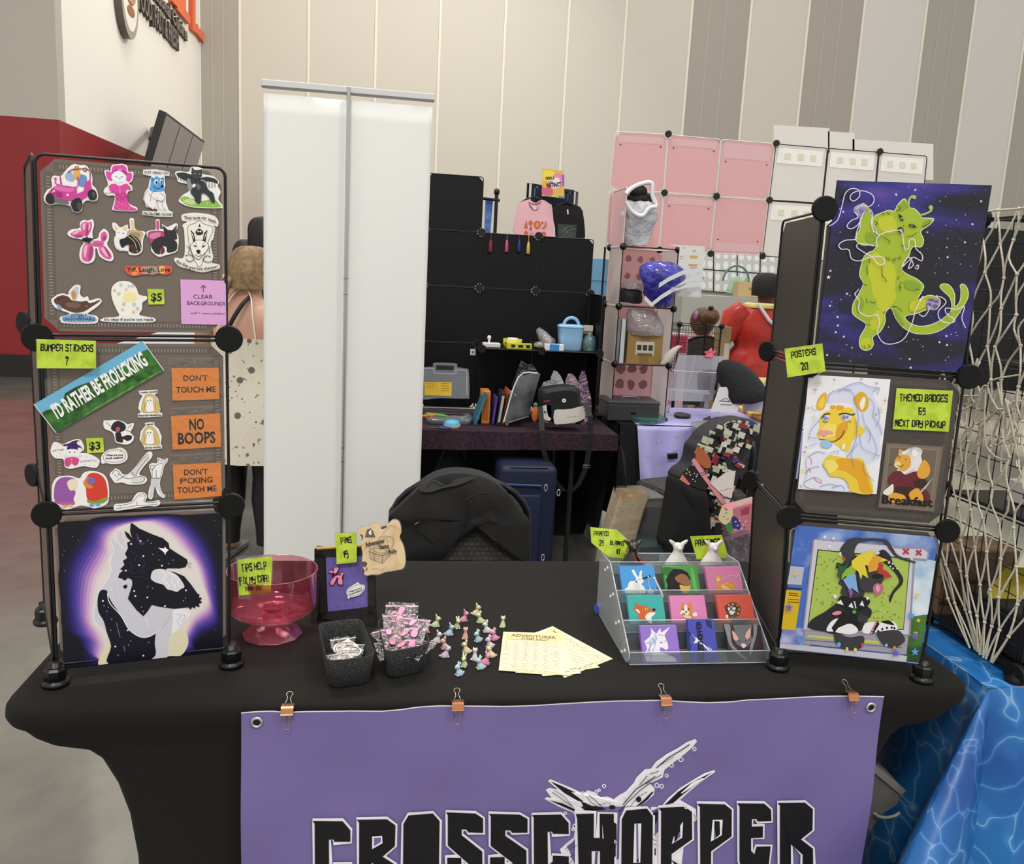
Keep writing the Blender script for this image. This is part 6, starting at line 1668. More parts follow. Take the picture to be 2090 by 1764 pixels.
for k in range(4):
    z = GZ0 + GP * k; mb = MB(); mb.box(((GX0 + GX1) / 2, (GY0 + GY1) / 2, z), (GX1 - GX0 - .01, GY1 - GY0 - .01, .004), M('161616', .4)); mb.build('shelf', rk)
    for x in (GX0, GX1):
        for y in (GY0, GY1):
            n = V((-1, -.3, 0)) if x == GX0 else V((1, -.3, 0)); mb = MB(); mb.disc(V((x, y, z)) - n.normalized() * .006, n, .0235, .015, m_hub, 20)
            if k == 0: mb.lathe([(.02, 0), (.02, .008), (.01, .012), (.01, .02)], (x, y, NZ + .008), m_hub, 16, cap=True)
            mb.build('connector', rk)
# net
m_cord = M('cfc8b4', .8, bump=(300, .3))
mb = MB(); rs = random.Random(11); NS, NL = 8, 13
def netp(i, k):
    t = k / NL; z = 1.694 - (1.694 - .775) * t ** 1.02
    pinch = max(0, (t - .72) / .28) ** 1.6
    y = .335 - .36 * (i + (.5 if k % 2 else 0)) / NS
    y = y * (1 - pinch * .8) + .055 * pinch
    j = .012 if t < .6 else .005
    return V((.978 - .02 * sin(t * pi) - .012 * pinch + rs.uniform(-.006, .006), y + rs.uniform(-j, j), z + rs.uniform(-j, j) * (.6 if 0 < k < NL else 0)))
P = [[netp(i, k) for i in range(NS + 1)] for k in range(NL + 1)]
for k in range(NL):
    for i in range(NS + 1):
        for di in ((0, 1) if k % 2 else (-1, 0)):
            q = i + di
            if 0 <= q <= NS:
                a, b_ = P[k][i], P[k + 1][q]; s_ = V((rs.uniform(-.006, .003), rs.uniform(-.012, .012), rs.uniform(-.008, .004))) if k < 9 else V((0, rs.uniform(-.004, .004), 0))
                mb.tube(smooth([tuple(a), tuple(a.lerp(b_, .5) + s_), tuple(b_)], False, 3), .0021, m_cord, 5, cap=False)
    for i in range(NS + 1): mb.ball(P[k][i], .0042, m_cord, 6, 5)
for i in range(NS): mb.tube([P[0][i], P[0][i + 1]], .0021, m_cord, 5)
for q in range(16):                         # slack loops over the middle
    c = V((.962, rs.uniform(.03, .32), rs.uniform(1.16, 1.36))); pts = [c + V((rs.uniform(-.012, .005), rs.uniform(-.05, .05), rs.uniform(-.07, .07))) for _ in range(5)]
    mb.tube(smooth([tuple(p) for p in pts], False, 5), .002, m_cord, 5)
tag(mb.build('fishing_net'), 'knotted off-white fishing net hanging over the black wire rack', 'net')
# things in and behind the rack
def fold_cloth(name, label, cat, f, nu, nv, mat, solid=0): mb = MB(); mb.grid(f, nu, nv, mat); return tag(mb.build(name, solid=solid), label, cat)
m_cream = M('e6ddc2', .6, bump=(8, .1))
fold_cloth('backdrop_cloth', 'cream satin cloth draped behind the wire rack', 'cloth', lambda u, v: V((.88 + 1.15 * u, .52 + .03 * sin(u * 14 + v * 7) + .02 * sin(v * 22 + u * 5), NZ + .012 + .53 * v + .015 * sin(u * 9))), 40, 26, m_cream)
fold_cloth('dark_backdrop', 'black cloth hung high behind the netted rack', 'cloth', lambda u, v: V((.95 + 1.2 * u, .62 + .012 * sin(u * 24), 1.27 + .42 * v)), 30, 6, M('17171a', .8))
mb = MB(); mb.box((1.14, .40, NZ + .09), (.2, .12, .17), M('8a6f4d', .7, noise=(25, '6a5238', .4, .65)), bev=.004)
for z in (.05, .1): mb.box((1.14, .335, NZ + z), (.2, .006, .004), M('5a452e'))
tag(mb.build('wooden_crate'), 'weathered wooden crate standing behind the lowest rack cell', 'crate')
for (x, y, z, sx, sy, sz, c, lb) in ((1.12, .2, GZ0 + GP + .004, .07, .06, .05, 'dad7d2', 'small white carton on the middle shelf of the netted rack'), (1.21, .18, GZ0 + GP + .004, .09, .07, .06, 'b9b2c8', 'pale lilac carton on the middle shelf of the netted rack'), (1.14, .18, GZ0 + 2 * GP + .004, .14, .1, .045, 'c9cacd', 'silver foil packet box on the upper shelf of the netted rack'), (1.25, .22, GZ0 + 2 * GP + .004, .06, .08, .1, '8f6a50', 'brown carton on the upper shelf of the netted rack')):
    mb = MB(); mb.box((x, y, z + sz / 2), (sx, sy, sz), M(c, .4), Matrix.Rotation(.2, 3, 'Z'), bev=.003); mb.box((x, y, z + sz + .0005), (sx * .9, sy * .25, .001), M(mixc(c, 'ffffff', .4), .2), Matrix.Rotation(.2, 3, 'Z')); tag(mb.build('carton'), lb, 'box')
mb = MB(); c = V((1.12, .13, GZ0 + 2 * GP - .09)); mb.lathe([(.018, 0), (.02, .004), (.05, .03), (.062, .05), (.06, .05), (.048, .032), (.018, .008)], V((1.17, .1, GZ0 + GP + .0045)), M('d9d9d6', .3), 24, cap=True); tag(mb.build('white_bowl'), 'shallow white bowl on the middle rack shelf', 'bowl')
mb = MB(); mb.prism([V((1.02, .15, GZ0 + .11)), V((1.25, .1, GZ0 + .125)), V((1.25, .14, GZ0 + .16)), V((1.1, .2, GZ0 + .15))], (0, .012, .01), M('b9a53a', .5)); mb.box((1.13, .15, GZ0 + .055), (.2, .2, .1), M('1a1a1b', .5), bev=.006); tag(mb.build('document_box'), 'black box with a yellow folder on top in the lowest rack cell', 'box')
# grey tote on the floor under the table end
pts = [atY(*p, .06) for p in ((1768, 1566), (1779, 1573), (1838, 1622), (1832, 1642), (1800, 1662), (1772, 1702))]
t = thing('storage_tote', 'grey translucent tote tipped on edge under the table end behind the banner', 'box', tuple(pts[5]))
m_tote = M('5f5b55', .35, noise=(6, '77726a', .4, .6))
mb = MB(); mb.prism(pts, (0, .12, 0), m_tote); mb.build('body', t)
a, b_ = atY(1768, 1564, .055), atY(1840, 1624, .055)
mb = MB(); d = (b_ - a); up = V((-d.z, 0, d.x)).normalized(); mb.prism([a, b_, b_ - up * -.014, a - up * -.014], (0, .13, 0), M('85817a', .3)); mb.build('lid', t)
mb = MB(); c = atY(1812, 1655, .05); mb.tube([c + V((.03 * cos(q), 0, .016 * sin(q))) for q in (pi + .3 + i * .25 for i in range(11))], .0035, M('9a968e', .3), 6); mb.build('handle', t)
# ================================================================ behind the stall
# retractable banner seen from its back
YS = 1.95
ban = [atY(x, y, YS) for x, y in ((537, 188), (883, 218), (855, 1140), (541, 1140))]
x0, x1, ztop = ban[0].x, ban[1].x, (ban[0].z + ban[1].z) / 2
bs_ = thing('banner_stand', 'tall roll-up banner stand seen from its blank white back with a support pole', 'banner stand', ((x0 + x1) / 2, YS, 0))
m_bw2 = M('efeeea', .5)
mb = MB(); mb.grid(lambda u, v: V((x0 + (x1 - x0) * u, YS + .012 + .007 * sin(u * 8 - v * 1.2) * (.3 + sin(v * pi)) + .004 * sin(u * 15 + 2), .05 + (ztop - .05) * v)), 30, 30, m_bw2); mb.build('blank_sheet', bs_, solid=.001)
m_alu = M('b9b9b8', .3, metal=.8)
mb = MB(); zr = atY(710, 187, YS).z; mb.box(((x0 + x1) / 2, YS + .008, zr + .004), (x1 - x0 + .012, .016, .03), M('d5d4d2', .35), bev=.003); mb.box(((x0 + x1) / 2, YS - .001, zr - .006), (x1 - x0 + .012, .003, .006), M('77767a', .3)); mb.build('top_rail', bs_)
mb = MB(); pt, pb = atY(712, 178, YS - .02), atY(697, 1100, YS - .02); pb = pt + (pb - pt) * ((pt.z - .06) / (pt.z - pb.z)); mb.tube([pb, pt], .0075, m_alu, 14)
for py in (484, 510, 775, 800): q = pt + (pb - pt) * ((py - 178) / (1100 - 178)); mb.tube([q, q - V((0, 0, .004))], .0083, M('8d8d8d', .3, metal=.8), 14)
mb.build('support_pole', bs_)
mb = MB(); mb.box(((x0 + x1) / 2, YS, .035), (x1 - x0 + .04, .16, .07), M('a9a9a8', .35, metal=.5), bev=.012); mb.build('base_case', bs_)
# ---------------------------------------------------------------- people
def skin_fig(J, bones, mat, sub=2):
    names = list(J); me = bpy.data.meshes.new('t'); me.from_pydata([J[n][0] for n in names], [(names.index(a), names.index(b_)) for a, b_ in bones], [])
    o = bpy.data.objects.new('t', me); COL.objects.link(o); o.modifiers.new('s', 'SKIN'); sb = o.modifiers.new('b', 'SUBSURF'); sb.levels = sub; sb.render_levels = sub
    sk = me.skin_vertices[0].data
    for i, n in enumerate(names):
        r = J[n][1]; sk[i].radius = r if isinstance(r, tuple) else (r, r); sk[i].use_root = (i == 0)
    dg = bpy.context.evaluated_depsgraph_get(); ev = o.evaluated_get(dg); m2 = ev.to_mesh()
    mb = MB(); mb.raw([v.co.copy() for v in m2.vertices], [list(p.vertices) for p in m2.polygons], mat, True)
    ev.to_mesh_clear(); bpy.data.objects.remove(o); bpy.data.meshes.remove(me); return mb
def person(label, loc, H, yaw, mat, arms=None, lean=0.0, wide=1.0, head_turn=0, group=None, legs=True):
    """standing figure, 0 yaw faces -y; returns the root and a local->world map"""
    R = Matrix.Rotation(yaw, 3, 'Z'); b_ = V((loc[0], loc[1], 0))
    def W(x, y, z): return b_ + R @ V((x * H * wide, (y - lean * max(0, z - .5)) * H, z * H))
    J = {'hip': (W(0, 0, .53), .082 * H * wide), 'belly': (W(0, 0, .62), .075 * H * wide), 'chest': (W(0, .005, .73), (.088 * H * wide, .07 * H)), 'neck0': (W(0, .01, .815), .043 * H), 'neck': (W(0, .006, .855), .034 * H), 'head': (W(0, -.004, .915), (.05 * H, .055 * H)), 'crown': (W(0, .0, .96), .042 * H)}
    B = [('hip', 'belly'), ('belly', 'chest'), ('chest', 'neck0'), ('neck0', 'neck'), ('neck', 'head'), ('head', 'crown')]
    for s_, t in ((1, 'l'), (-1, 'r')):
        el, wr = (arms or {}).get(t, ((.15, -.03, .62), (.15, -.1, .5)))
        J['sh' + t] = (W(.115 * s_, .01, .795), .038 * H); J['el' + t] = (W(el[0] * s_, *el[1:]), .026 * H); J['wr' + t] = (W(wr[0] * s_, *wr[1:]), .017 * H)
        hd = V(wr) + (V(wr) - V(el)) * .28; J['ha' + t] = (W(hd.x * s_, hd.y, hd.z), (.02 * H, .011 * H))
        B += [('chest', 'sh' + t), ('sh' + t, 'el' + t), ('el' + t, 'wr' + t), ('wr' + t, 'ha' + t)]
        if legs:
            J['th' + t] = (W(.058 * s_, 0, .46), .062 * H * wide); J['kn' + t] = (W(.062 * s_, -.005, .28), .038 * H); J['an' + t] = (W(.06 * s_, .01, .05), .024 * H); J['to' + t] = (W(.064 * s_, -.07, .018), .02 * H)
            B += [('hip', 'th' + t), ('th' + t, 'kn' + t), ('kn' + t, 'an' + t), ('an' + t, 'to' + t)]
    root = thing('person', label, 'person', tuple(b_), group)
    mb = skin_fig(J, B, mat)
    hr = R @ Matrix.Rotation(head_turn, 3, 'Z'); hc = W(0, -.004, .915)
    for s_ in (1, -1): mb.ball(hc + hr @ V((.052 * H * s_, .004 * H, 0)), (.008 * H, .012 * H, .02 * H), mat, 8, 6, hr)
    mb.tube([hc + hr @ V((0, -.05 * H, .012 * H)), hc + hr @ V((0, -.068 * H, -.008 * H))], [.006 * H, .01 * H], mat, 8)
    mb.build('body', root)
    return root, W, hc, hr, H
def torso(root, W, secs, mat, name, n=26, wob=0):
    """secs: (z, half width, half depth, y shift) in body heights"""
    mb = MB(); rings = []
    for i, (z, a, d, ys) in enumerate(secs):
        rings.append([W(a * cos(q) * (1 + wob * (i > 0) * sin(q * 7 + i * 1.7)), ys + d * sin(q) * (1 + wob * sin(q * 9 + i)), z) for q in (2 * pi * j / n for j in range(n))])
    mb.loft(rings, mat, cap=False); return mb.build(name, root)
def hair_cap(root, hc, hr, H, mat, front=-.2, low=-.055, k=1.0, name='hair'):
    mb = MB(); rings = []
    for i in range(9):
        th = pi * .5 * i / 8; ring = []
        for j in range(20):
            a = 2 * pi * j / 20; d = V((sin(a), cos(a), 0))       # cos a = back
            z0 = low if d.y > front else .022
            z = z0 + (.07 - z0) * sin(th); rr = .063 * (cos(th) ** .62 if th < pi / 2 - .01 else .04)
            ring.append(hc + hr @ V((d.x * rr * H * k, (d.y * rr * 1.12 + .002) * H * k, z * H * k)))
        rings.append(ring)
    mb.loft(rings, mat, cap=True); return mb.build(name, root)
SKIN1, SKIN2, SKIN3 = M('d3a58e', .55, noise=(6, 'c4917a', .4, .7)), M('b58468', .55), M('7a4f3a', .55)
# woman with the tied back blond hair
wx = atY(508, 700, 2.9).x
root, W, hc, hr, H = person('person seen from behind with tied-back dark blond hair, patterned cream top and black leggings', (wx, 2.9), 1.585, pi - .25, SKIN1, {'l': ((.16, -.05, .64), (.12, -.16, .6)), 'r': ((.16, -.05, .64), (.12, -.16, .6))}, lean=.02, wide=1.12, head_turn=-.5)
m_hair = M('8d7350', .5, noise=(40, '6b5336', .35, .65))
hair_cap(root, hc, hr, H, m_hair, front=-.5, low=-.05, k=1.08)
mb = MB(); tl = hc + hr @ V((0, .06 * H, -.025 * H)); mb.ball(tl, (.018, .02, .03), M('b9bcc0', .4, bump=(60, .5)), 12, 8); mb.build('scrunchie', root)
mb = MB(); mb.tube([tl + hr @ V((0, .01, 0)), tl + hr @ V((0, .05, -.03)), tl + hr @ V((0, .05, -.1))], [.02, .026, .008], m_hair, 10); mb.build('ponytail', root)
m_top, nt, b = nodes_mat('printed_cream_top', .75)
tc = nt.nodes.new('ShaderNodeTexCoord'); base = lin('ddd5c2'); prev = None
for sc_, col_, lo, hi in ((34, '55504e', .12, .15), (22, '8fa04a', .13, .16), (17, '9a3d3d', .09, .11), (11, '6a615a', .16, .2)):
    v = nt.nodes.new('ShaderNodeTexVoronoi'); v.inputs['Scale'].default_value = sc_; rr = nt.nodes.new('ShaderNodeMapRange'); rr.inputs['From Min'].default_value = lo; rr.inputs['From Max'].default_value = hi
    mp = nt.nodes.new('ShaderNodeMapping'); mp.inputs['Location'].default_value = (sc_, sc_ * 2, 1); nt.links.new(tc.outputs['Object'], mp.inputs[0]); nt.links.new(mp.outputs[0], v.inputs['Vector']); nt.links.new(v.outputs['Distance'], rr.inputs['Value'])
    m_ = nt.nodes.new('ShaderNodeMixRGB'); m_.inputs[1].default_value = lin(col_); nt.links.new(rr.outputs[0], m_.inputs[0])
    if prev is None: m_.inputs[2].default_value = base
    else: nt.links.new(prev.outputs[0], m_.inputs[2])
    prev = m_
nt.links.new(prev.outputs[0], b.inputs['Base Color'])
torso(root, W, [(.715, .105, .083, .004), (.66, .103, .084, .003), (.6, .11, .088, 0), (.52, .135, .105, 0), (.44, .148, .115, 0), (.335, .165, .128, 0)], m_top, 'patterned_top', wob=.02)
m_leg = M('141416', .6)
for s_ in (1, -1):
    mb = MB(); mb.loft([[W(.058 * s_ + r_ * cos(q), y_ + r_ * 1.05 * sin(q), z) for q in (2 * pi * j / 16 for j in range(16))] for z, r_, y_ in ((.5, .075, 0), (.4, .068, 0), (.3, .048, -.004), (.27, .046, -.004), (.2, .046, .006), (.1, .033, .009), (.055, .031, .01))], m_leg, cap=False); mb.build('legging', root)
    mb = MB(); mb.box(W(.066 * s_, -.03, .012), (.09, .25, .035), M('6d6e72', .5), Matrix.Rotation(pi - .25, 3, 'Z'), bev=.014); mb.build('shoe', root)
for s_, c_, nm in ((1, '141416', 'bra_strap'), (-1, '141416', 'bra_strap'), (.55, 'e3dcc0', 'halter_strap'), (-.55, 'e3dcc0', 'halter_strap')):
    mb = MB(); w_ = .018 if c_ == '141416' else .006
    pts = [W(.03 if s_ > 0 else -.09, .1, .70), W(.012 if s_ > 0 else -.088, .107, .755), W(-.012 if s_ > 0 else -.085, .085, .815), W(-.02 if s_ > 0 else -.085, .045, .84)] if abs(s_) == 1 else [W(.1 * s_, .097, .715), W(.075 * s_, .085, .79), W(.05 * s_, .06, .835), W(.02 * s_, .045, .86)]
    mb.tube(smooth([tuple(p) for p in pts], False, 5), w_ * .6, M(c_, .6), 6); mb.build(nm, root)
# two more people beyond
px_ = atY(534, 470, 5.2); root, W, hc, hr, H = person('person with short black hair and black shirt beyond the blond person', (px_.x + .03, 5.2), 1.83, pi + .3, SKIN1)
hair_cap(root, hc, hr, H, M('15120f', .5), front=-.3, low=-.05, k=1.12)
torso(root, W, [(.83, .05, .045, .01), (.815, .1, .06, .008), (.78, .135, .075, .006), (.7, .118, .085, .004), (.6, .112, .085, 0), (.48, .118, .09, 0)], M('18181a', .7), 'black_shirt'); torso(root, W, [(.5, .112, .085, 0), (.3, .1, .07, 0), (.04, .09, .06, 0)], M('22242c', .7), 'trousers')
px_ = atY(500, 500, 6.2); root, W, hc, hr, H = person('person with dark hair in a bun, mostly hidden beyond the tower', (px_.x, 6.2), 1.68, pi - .2, SKIN1)
hair_cap(root, hc, hr, H, M('1d1512', .5), front=-.3, low=-.055, k=1.1); torso(root, W, [(.81, .1, .06, .008), (.78, .13, .075, .006), (.6, .11, .085, 0), (.48, .118, .09, 0)], M('2a2a30', .7), 'dark_top'); torso(root, W, [(.5, .112, .085, 0), (.3, .1, .07, 0), (.04, .09, .06, 0)], M('22242c', .7), 'trousers')
# ---------------------------------------------------------------- black cube display
m_bs = M('0b0b0c', .5, spec=.3); YK = 3.2
KP = yplane(YK); kx = [-.132, .166, .474, .781]; kz = [.762, 1.12, 1.42, 1.713, 2.0]
bd = thing('cube_display', 'black panel cube display wall on the plum-covered back table', 'display rack', (.3, YK, TZ))
def cubepanel(root, p0, p1, z0, z1, sheet, frame, n, nm='panel'):
    a, b_ = V((p0[0], p0[1], z0)), V((p1[0], p1[1], z0)); up = V((0, 0, z1 - z0)); return panel(root, [a, b_, b_ + up, a + up], V(n), sheet, False, nm, frame, gap=.004)
for c_ in range(3):
    for r_ in range(4 if c_ == 0 else 3): cubepanel(bd, (kx[c_], YK), (kx[c_ + 1], YK), kz[r_], kz[r_ + 1], m_bs, m_blk, (0, -1, 0))
cubepanel(bd, (kx[3], YK), (kx[3], YK - .3), kz[0], kz[1], m_bs, m_blk, (-1, 0, 0)); cubepanel(bd, (kx[3], YK), (kx[3], YK - .3), kz[1], kz[2], m_bs, m_blk, (-1, 0, 0))
mb = MB(); mb.box(((kx[1] + kx[3]) / 2, YK - .15, kz[1]), (kx[3] - kx[1], .3, .006), m_bs); mb.tube([V((kx[1], YK - .3, kz[1])), V((kx[3], YK - .3, kz[1]))], .004, m_blk); mb.build('shelf', bd)
for x, z, y in [(kx[i], kz[j], YK) for i in range(2) for j in range(1, 4)] + [(kx[2], kz[j], YK) for j in (1, 2, 3)] + [(kx[3], kz[2], YK), (kx[2], kz[1], YK - .3), (kx[3], kz[1], YK - .3), (kx[1], kz[1], YK - .3)]:
    mb = MB(); mb.disc((x, y - .004, z), (0, -1, 0), .0225, .014, m_blk, 8); mb.build('connector', bd)
# tassels hung on the top edge
for px, col_, lb in ((1001, '8e2138', 'dark red tassel hanging on the black cube display'), (1034, 'bf4b7c', 'pink tassel hanging on the black cube display'), (1059, '2c2a78', 'navy tassel hanging on the black cube display'), (1078, 'c9ad52', 'gold tassel hanging on the black cube display')):
    p = atY(px, 505 if px != 1078 else 509, YK - .014); mb = MB(); m_ = M(col_, .7)
    mb.tube([V((p.x, YK - .002, kz[3] + .004)), V((p.x, YK - .013, kz[3])), p + V((0, 0, .035))], .0015, m_, 5); o = mb.build('tassel'); tag(o, lb, 'tassel', 'tassels on the black display')
    mb = MB(); mb.lathe([(.002, .04), (.007, .034), (.006, .026), (.008, .022), (.0105, -.022), (.0085, -.024)], p, m_, 12, cap=True); mb.build('fringe', o)
# plum table
m_plum = M('3a2832', .85, noise=(60, '2b1d26', .4, .6), spec=.2)
PZ = .742; px0, px1, py0, py1 = -.55, .84, 2.62, 3.3
mb = MB()
mb.box(((px0 + px1) / 2, (py0 + py1) / 2, PZ - .002), (px1 - px0, py1 - py0, .004), m_plum)
mb.grid(lambda u, v: V((px0 + (px1 - px0) * u, py0 - .004 - .012 * v + .006 * sin(u * 40) * v, PZ - .085 * v - .006 * v * sin(u * 5))), 50, 4, m_plum)
mb.grid(lambda u, v: V((px1 + .004 + .06 * v + .01 * sin(u * 9), py0 + (py1 - py0) * u - .03 * v * (1 - u), PZ - (.09 + .22 * math.exp(-((u - .02) / .14) ** 2)) * v)), 24, 6, m_plum)
tag(mb.build('tablecloth'), 'plum checked cloth with a hanging corner on the table behind the stall', 'tablecloth')
t = thing('folding_table', 'white-edged folding table under the plum cloth', 'table', ((px0 + px1) / 2, 2.96, 0))
mb = MB(); mb.box(((px0 + px1) / 2, 2.98, PZ - .066), (px1 - px0 - .03, .6, .045), M('b5b1aa', .5), bev=.008); mb.build('tabletop', t)
for x in (px0 + .2, px1 - .2):
    for y in (2.75, 3.22): mb = MB(); mb.tube([V((x, y, 0)), V((x, y, PZ - .08))], .013, M('2b2b2c', .4)); mb.build('leg', t)
mb = MB(); mb.grid(lambda u, v: V((-.6 + 1.75 * u, 3.34 + .02 * sin(u * 40) - .03 * u, .0 + .72 * v + (.16 * abs(sin(u * 23)) * (1 - v) * (u > .84)))), 80, 6, M('0b0b0c', .9)); tag(mb.build('table_skirt'), 'black cloth skirt hanging behind the plum table down to the floor', 'cloth')
def carton(name, label, cat, c, size, color, rz=0, extra=None, parent=None, rough=.5, bev=.002):
    mb = MB(); R = Matrix.Rotation(rz, 3, 'Z'); mb.box(V(c) + V((0, 0, size[2] / 2)), size, M(color, rough), R, bev=bev)
    for i_, (fx, fz, w_, h_, cc) in enumerate(extra or []): mb.box(V(c) + R @ V((fx * size[0] / 2, -size[1] / 2 - .0006 - .0005 * i_, size[2] * fz)), (w_, .0008, h_), M(cc, .4), R)
    return tag(mb.build(name), label, cat)
SH = kz[1] + .0035
def sx(px, y): return atY(px, 700, y).x
# shelf things
mb = MB(); mb.box((sx(1003, 2.98), 2.98, SH + .011), (.09, .06, .022), M('d9d7d3', .4), bev=.004); mb.lathe([(.006, .022), (.005, .034), (.009, .042), (.0105, .05), (.008, .057), (.002, .06)], (sx(998, 2.98), 2.98, SH), M('e8e6e2', .3), 14, cap=True); tag(mb.build('hand_stamp'), 'white hand stamp with a ball grip at the near end of the black shelf', 'stamp')
t = thing('tape_roll', 'yellow tape roll with black print lying on the black shelf', 'tape', (sx(1050, 2.97), 2.97, SH)); m_yt = M('c8c23f', .4, noise=(35, '17170f', .56, .6))
mb = MB(); mb.lathe([(.028, 0), (.05, 0), (.05, .045), (.028, .045), (.028, 0)], (sx(1046, 2.99), 2.99, SH + .001), m_yt, 28); mb.build('outer_roll', t); mb = MB(); mb.lathe([(.0275, .001), (.0275, .05), (.0255, .05), (.0255, .001)], (sx(1046, 2.99), 2.99, SH + .001), M('dedad2', .5), 24); mb.build('core', t)
carton('yellow_pouch', 'yellow and black printed pouch in front of the tape roll', 'pouch', (sx(1060, 2.93), 2.93, SH), (.13, .02, .03), 'c8c23f', 0, [(-.5, .5, .02, .015, '17170f'), (.1, .5, .025, .014, '17170f'), (.7, .5, .02, .016, '17170f')])
carton('small_carton', 'small blue and white carton before the cooler bag', 'box', (sx(1131, 2.93), 2.93, SH), (.1, .035, .033), 'e2e2e2', 0, [(0, .5, .05, .033, '3c86c8')])
m_pl = clear('eceaea', .7, .15, 'poly_bag', bump=(40, 1.0), tint=('b9b7b6', .22))
mb = MB(); a, b_ = atY(1098, 672, 3.0), atY(1128, 712, 2.95); mb.tube([a, a.lerp(b_, .3), a.lerp(b_, .7), V((b_.x, b_.y, SH + .03))], [.014, .028, .035, .03], m_pl, 12); tag(mb.build('plastic_bag'), 'crinkled clear plastic bag leaning by the cooler bag', 'bag')
mb = MB(); mb.ball((sx(1100, 2.96), 2.96, SH + .02), (.03, .025, .02), M('a9a396', .25, metal=.6, bump=(60, .8)), 12, 8); tag(mb.build('foil_pouch'), 'crumpled foil pouch beside the clear plastic bag', 'pouch')
cx, cy = sx(1163, 3.0), 3.0
t = thing('cooler_bag', 'light blue zip cooler bag with a top handle on the black shelf', 'bag', (cx, cy, SH)); m_cb = M('8fbbe0', .45, bump=(10, .1))
mb = MB(); mb.loft([rrect(cx - .062 * s_, cx + .062 * s_, cy - .045 * s_, cy + .045 * s_, .02 * s_, SH + z) for z, s_ in ((0, .86), (.004, .92), (.06, .98), (.115, 1.06), (.118, 1.09), (.126, 1.09), (.129, 1.05), (.134, .9))], m_cb); mb.build('body', t)
mb = MB(); mb.tube([V((cx + .04 * cos(q), cy - .01, SH + .128 + .042 * sin(q))) for q in (pi * i / 12 for i in range(13))], [.009] * 13, m_cb, 6); mb.build('handle', t)
mb = MB(); mb.tube([V((p.x, p.y, SH + .12)) for p in rrect(cx - .0685, cx + .0685, cy - .05, cy + .05, .022, 0)], .002, M('5f8fb9', .4), 5, closed=True); mb.build('zip', t)
carton('snack_carton', 'orange and white snack carton behind the clear bottle', 'box', (sx(1197, 3.06), 3.06, SH), (.05, .05, .13), 'c47a34', 0, [(0, .9, .05, .03, 'e8e2d8'), (0, .55, .05, .03, '2a211c')])
mb = MB(); mb.lathe([(.03, 0), (.034, .004), (.034, .06), (.028, .075), (.012, .088), (.012, .1)], (sx(1203, 2.97), 2.97, SH + .001), clear('cfe3e6', .6, .05, 'bottle_plastic', tint=('8fc4cc', .2)), 18, cap=True); tag(mb.build('clear_bottle'), 'clear bluish bottle at the end of the black shelf', 'bottle')
carton('white_tag', 'tiny white tag stuck below the shelf on the black display', 'tag', (sx(966, 3.19), 3.194, 1.055), (.028, .002, .035), 'd9d7d2', 0, [(0, .5, .008, .012, '55524e')], bev=0)
# t-shirts, rack and bright sign beyond the black display
RY = 3.75
gr = thing('garment_rack', 'thin black garment rack beyond the black cube display', 'rack', (atY(1012, 480, RY).x, RY, 0))
p = atY(1014, 392, RY); mb = MB(); mb.tube([V((p.x, RY, 0)), p], .011, m_blk, 10); mb.ball(p, (.018, .018, .022), m_blk, 10, 7); mb.build('post', gr)
mb = MB(); qa, qb = atY(1078, 374, 3.93), atY(1178, 392, 3.93); mb.tube([V((qa.x, 3.93, 0)), qa, qb, V((qb.x, 3.93, 0))], .008, m_blk, 8); mb.build('rail', gr)
q = atY(985, 405, RY); mb = MB(); mb.tube([atY(868, 396, RY), q, atY(1020, 409, RY)], .009, m_blk, 8); mb.build('rail', gr)
pl = yplane(RY + .03); mb = MB(); A = Art(mb, pl, (860, 320, 5.5), off=.0); A.slab([(720, 470), (805, 478), (770, 900), (700, 890)], M('3d63b4', .3, noise=(8, '8fb2e0', .45, .65)), .003); tag(mb.build('poster'), 'blue poster sliver hanging on the garment rack behind the black display', 'poster')
mb = MB(); A = Art(mb, pl, (860, 320, 5.5), off=.0); A.slab([(72, 430), (104, 420), (104, 860), (66, 850)], M('7d8fa8', .3, noise=(9, 'd07a3a', .5, .6)), .003); tag(mb.build('poster'), 'narrow sliver of a print between the white banner and black display', 'poster')
TY = 3.9; G1 = (860, 320, 5.5); tp_ = yplane(TY)
mb = MB(); A = Art(mb, yplane(TY + .05), G1); A.slab([(1240, 300), (1715, 375), (1700, 700), (1215, 640)], M('1f2a42', .8), .004); tag(mb.build('cloth_panel'), 'navy cloth panel behind the hanging shirts', 'cloth')
def shirt(label, outline, mat, off, spec, neck, tagc='e9e6e2'):
    pl = yplane(TY + off); t = thing('t_shirt', label, 'shirt', tuple(pl.at(*U(G1, *neck))))
    mb = MB(); A = Art(mb, pl, G1, off=.012); A.slab(smooth(nums(outline), True, 3), mat, .024); o = mb.build('fabric', t)
    mb = MB(); A = Art(mb, pl, G1, off=.0128, step=.0004); A.draw(spec); mb.build('print', o)
    mb = MB(); c = pl.at(*U(G1, *neck)); mb.tube([c + V((-.1, .004, -.035)), c + V((-.06, .004, .0)), c + V((0, .004, .022)), c + V((.06, .004, .0)), c + V((.1, .004, -.035))], .006, m_blk, 6); mb.tube([c + V((0, .004, .022)), c + V((0, .004, .07)), c + V((.012, .004, .085)), c + V((.018, .004, .07))], .002, M('99999b', .3, metal=.8), 6); mb.build('hanger', t)
PK = 'f0b6bd'
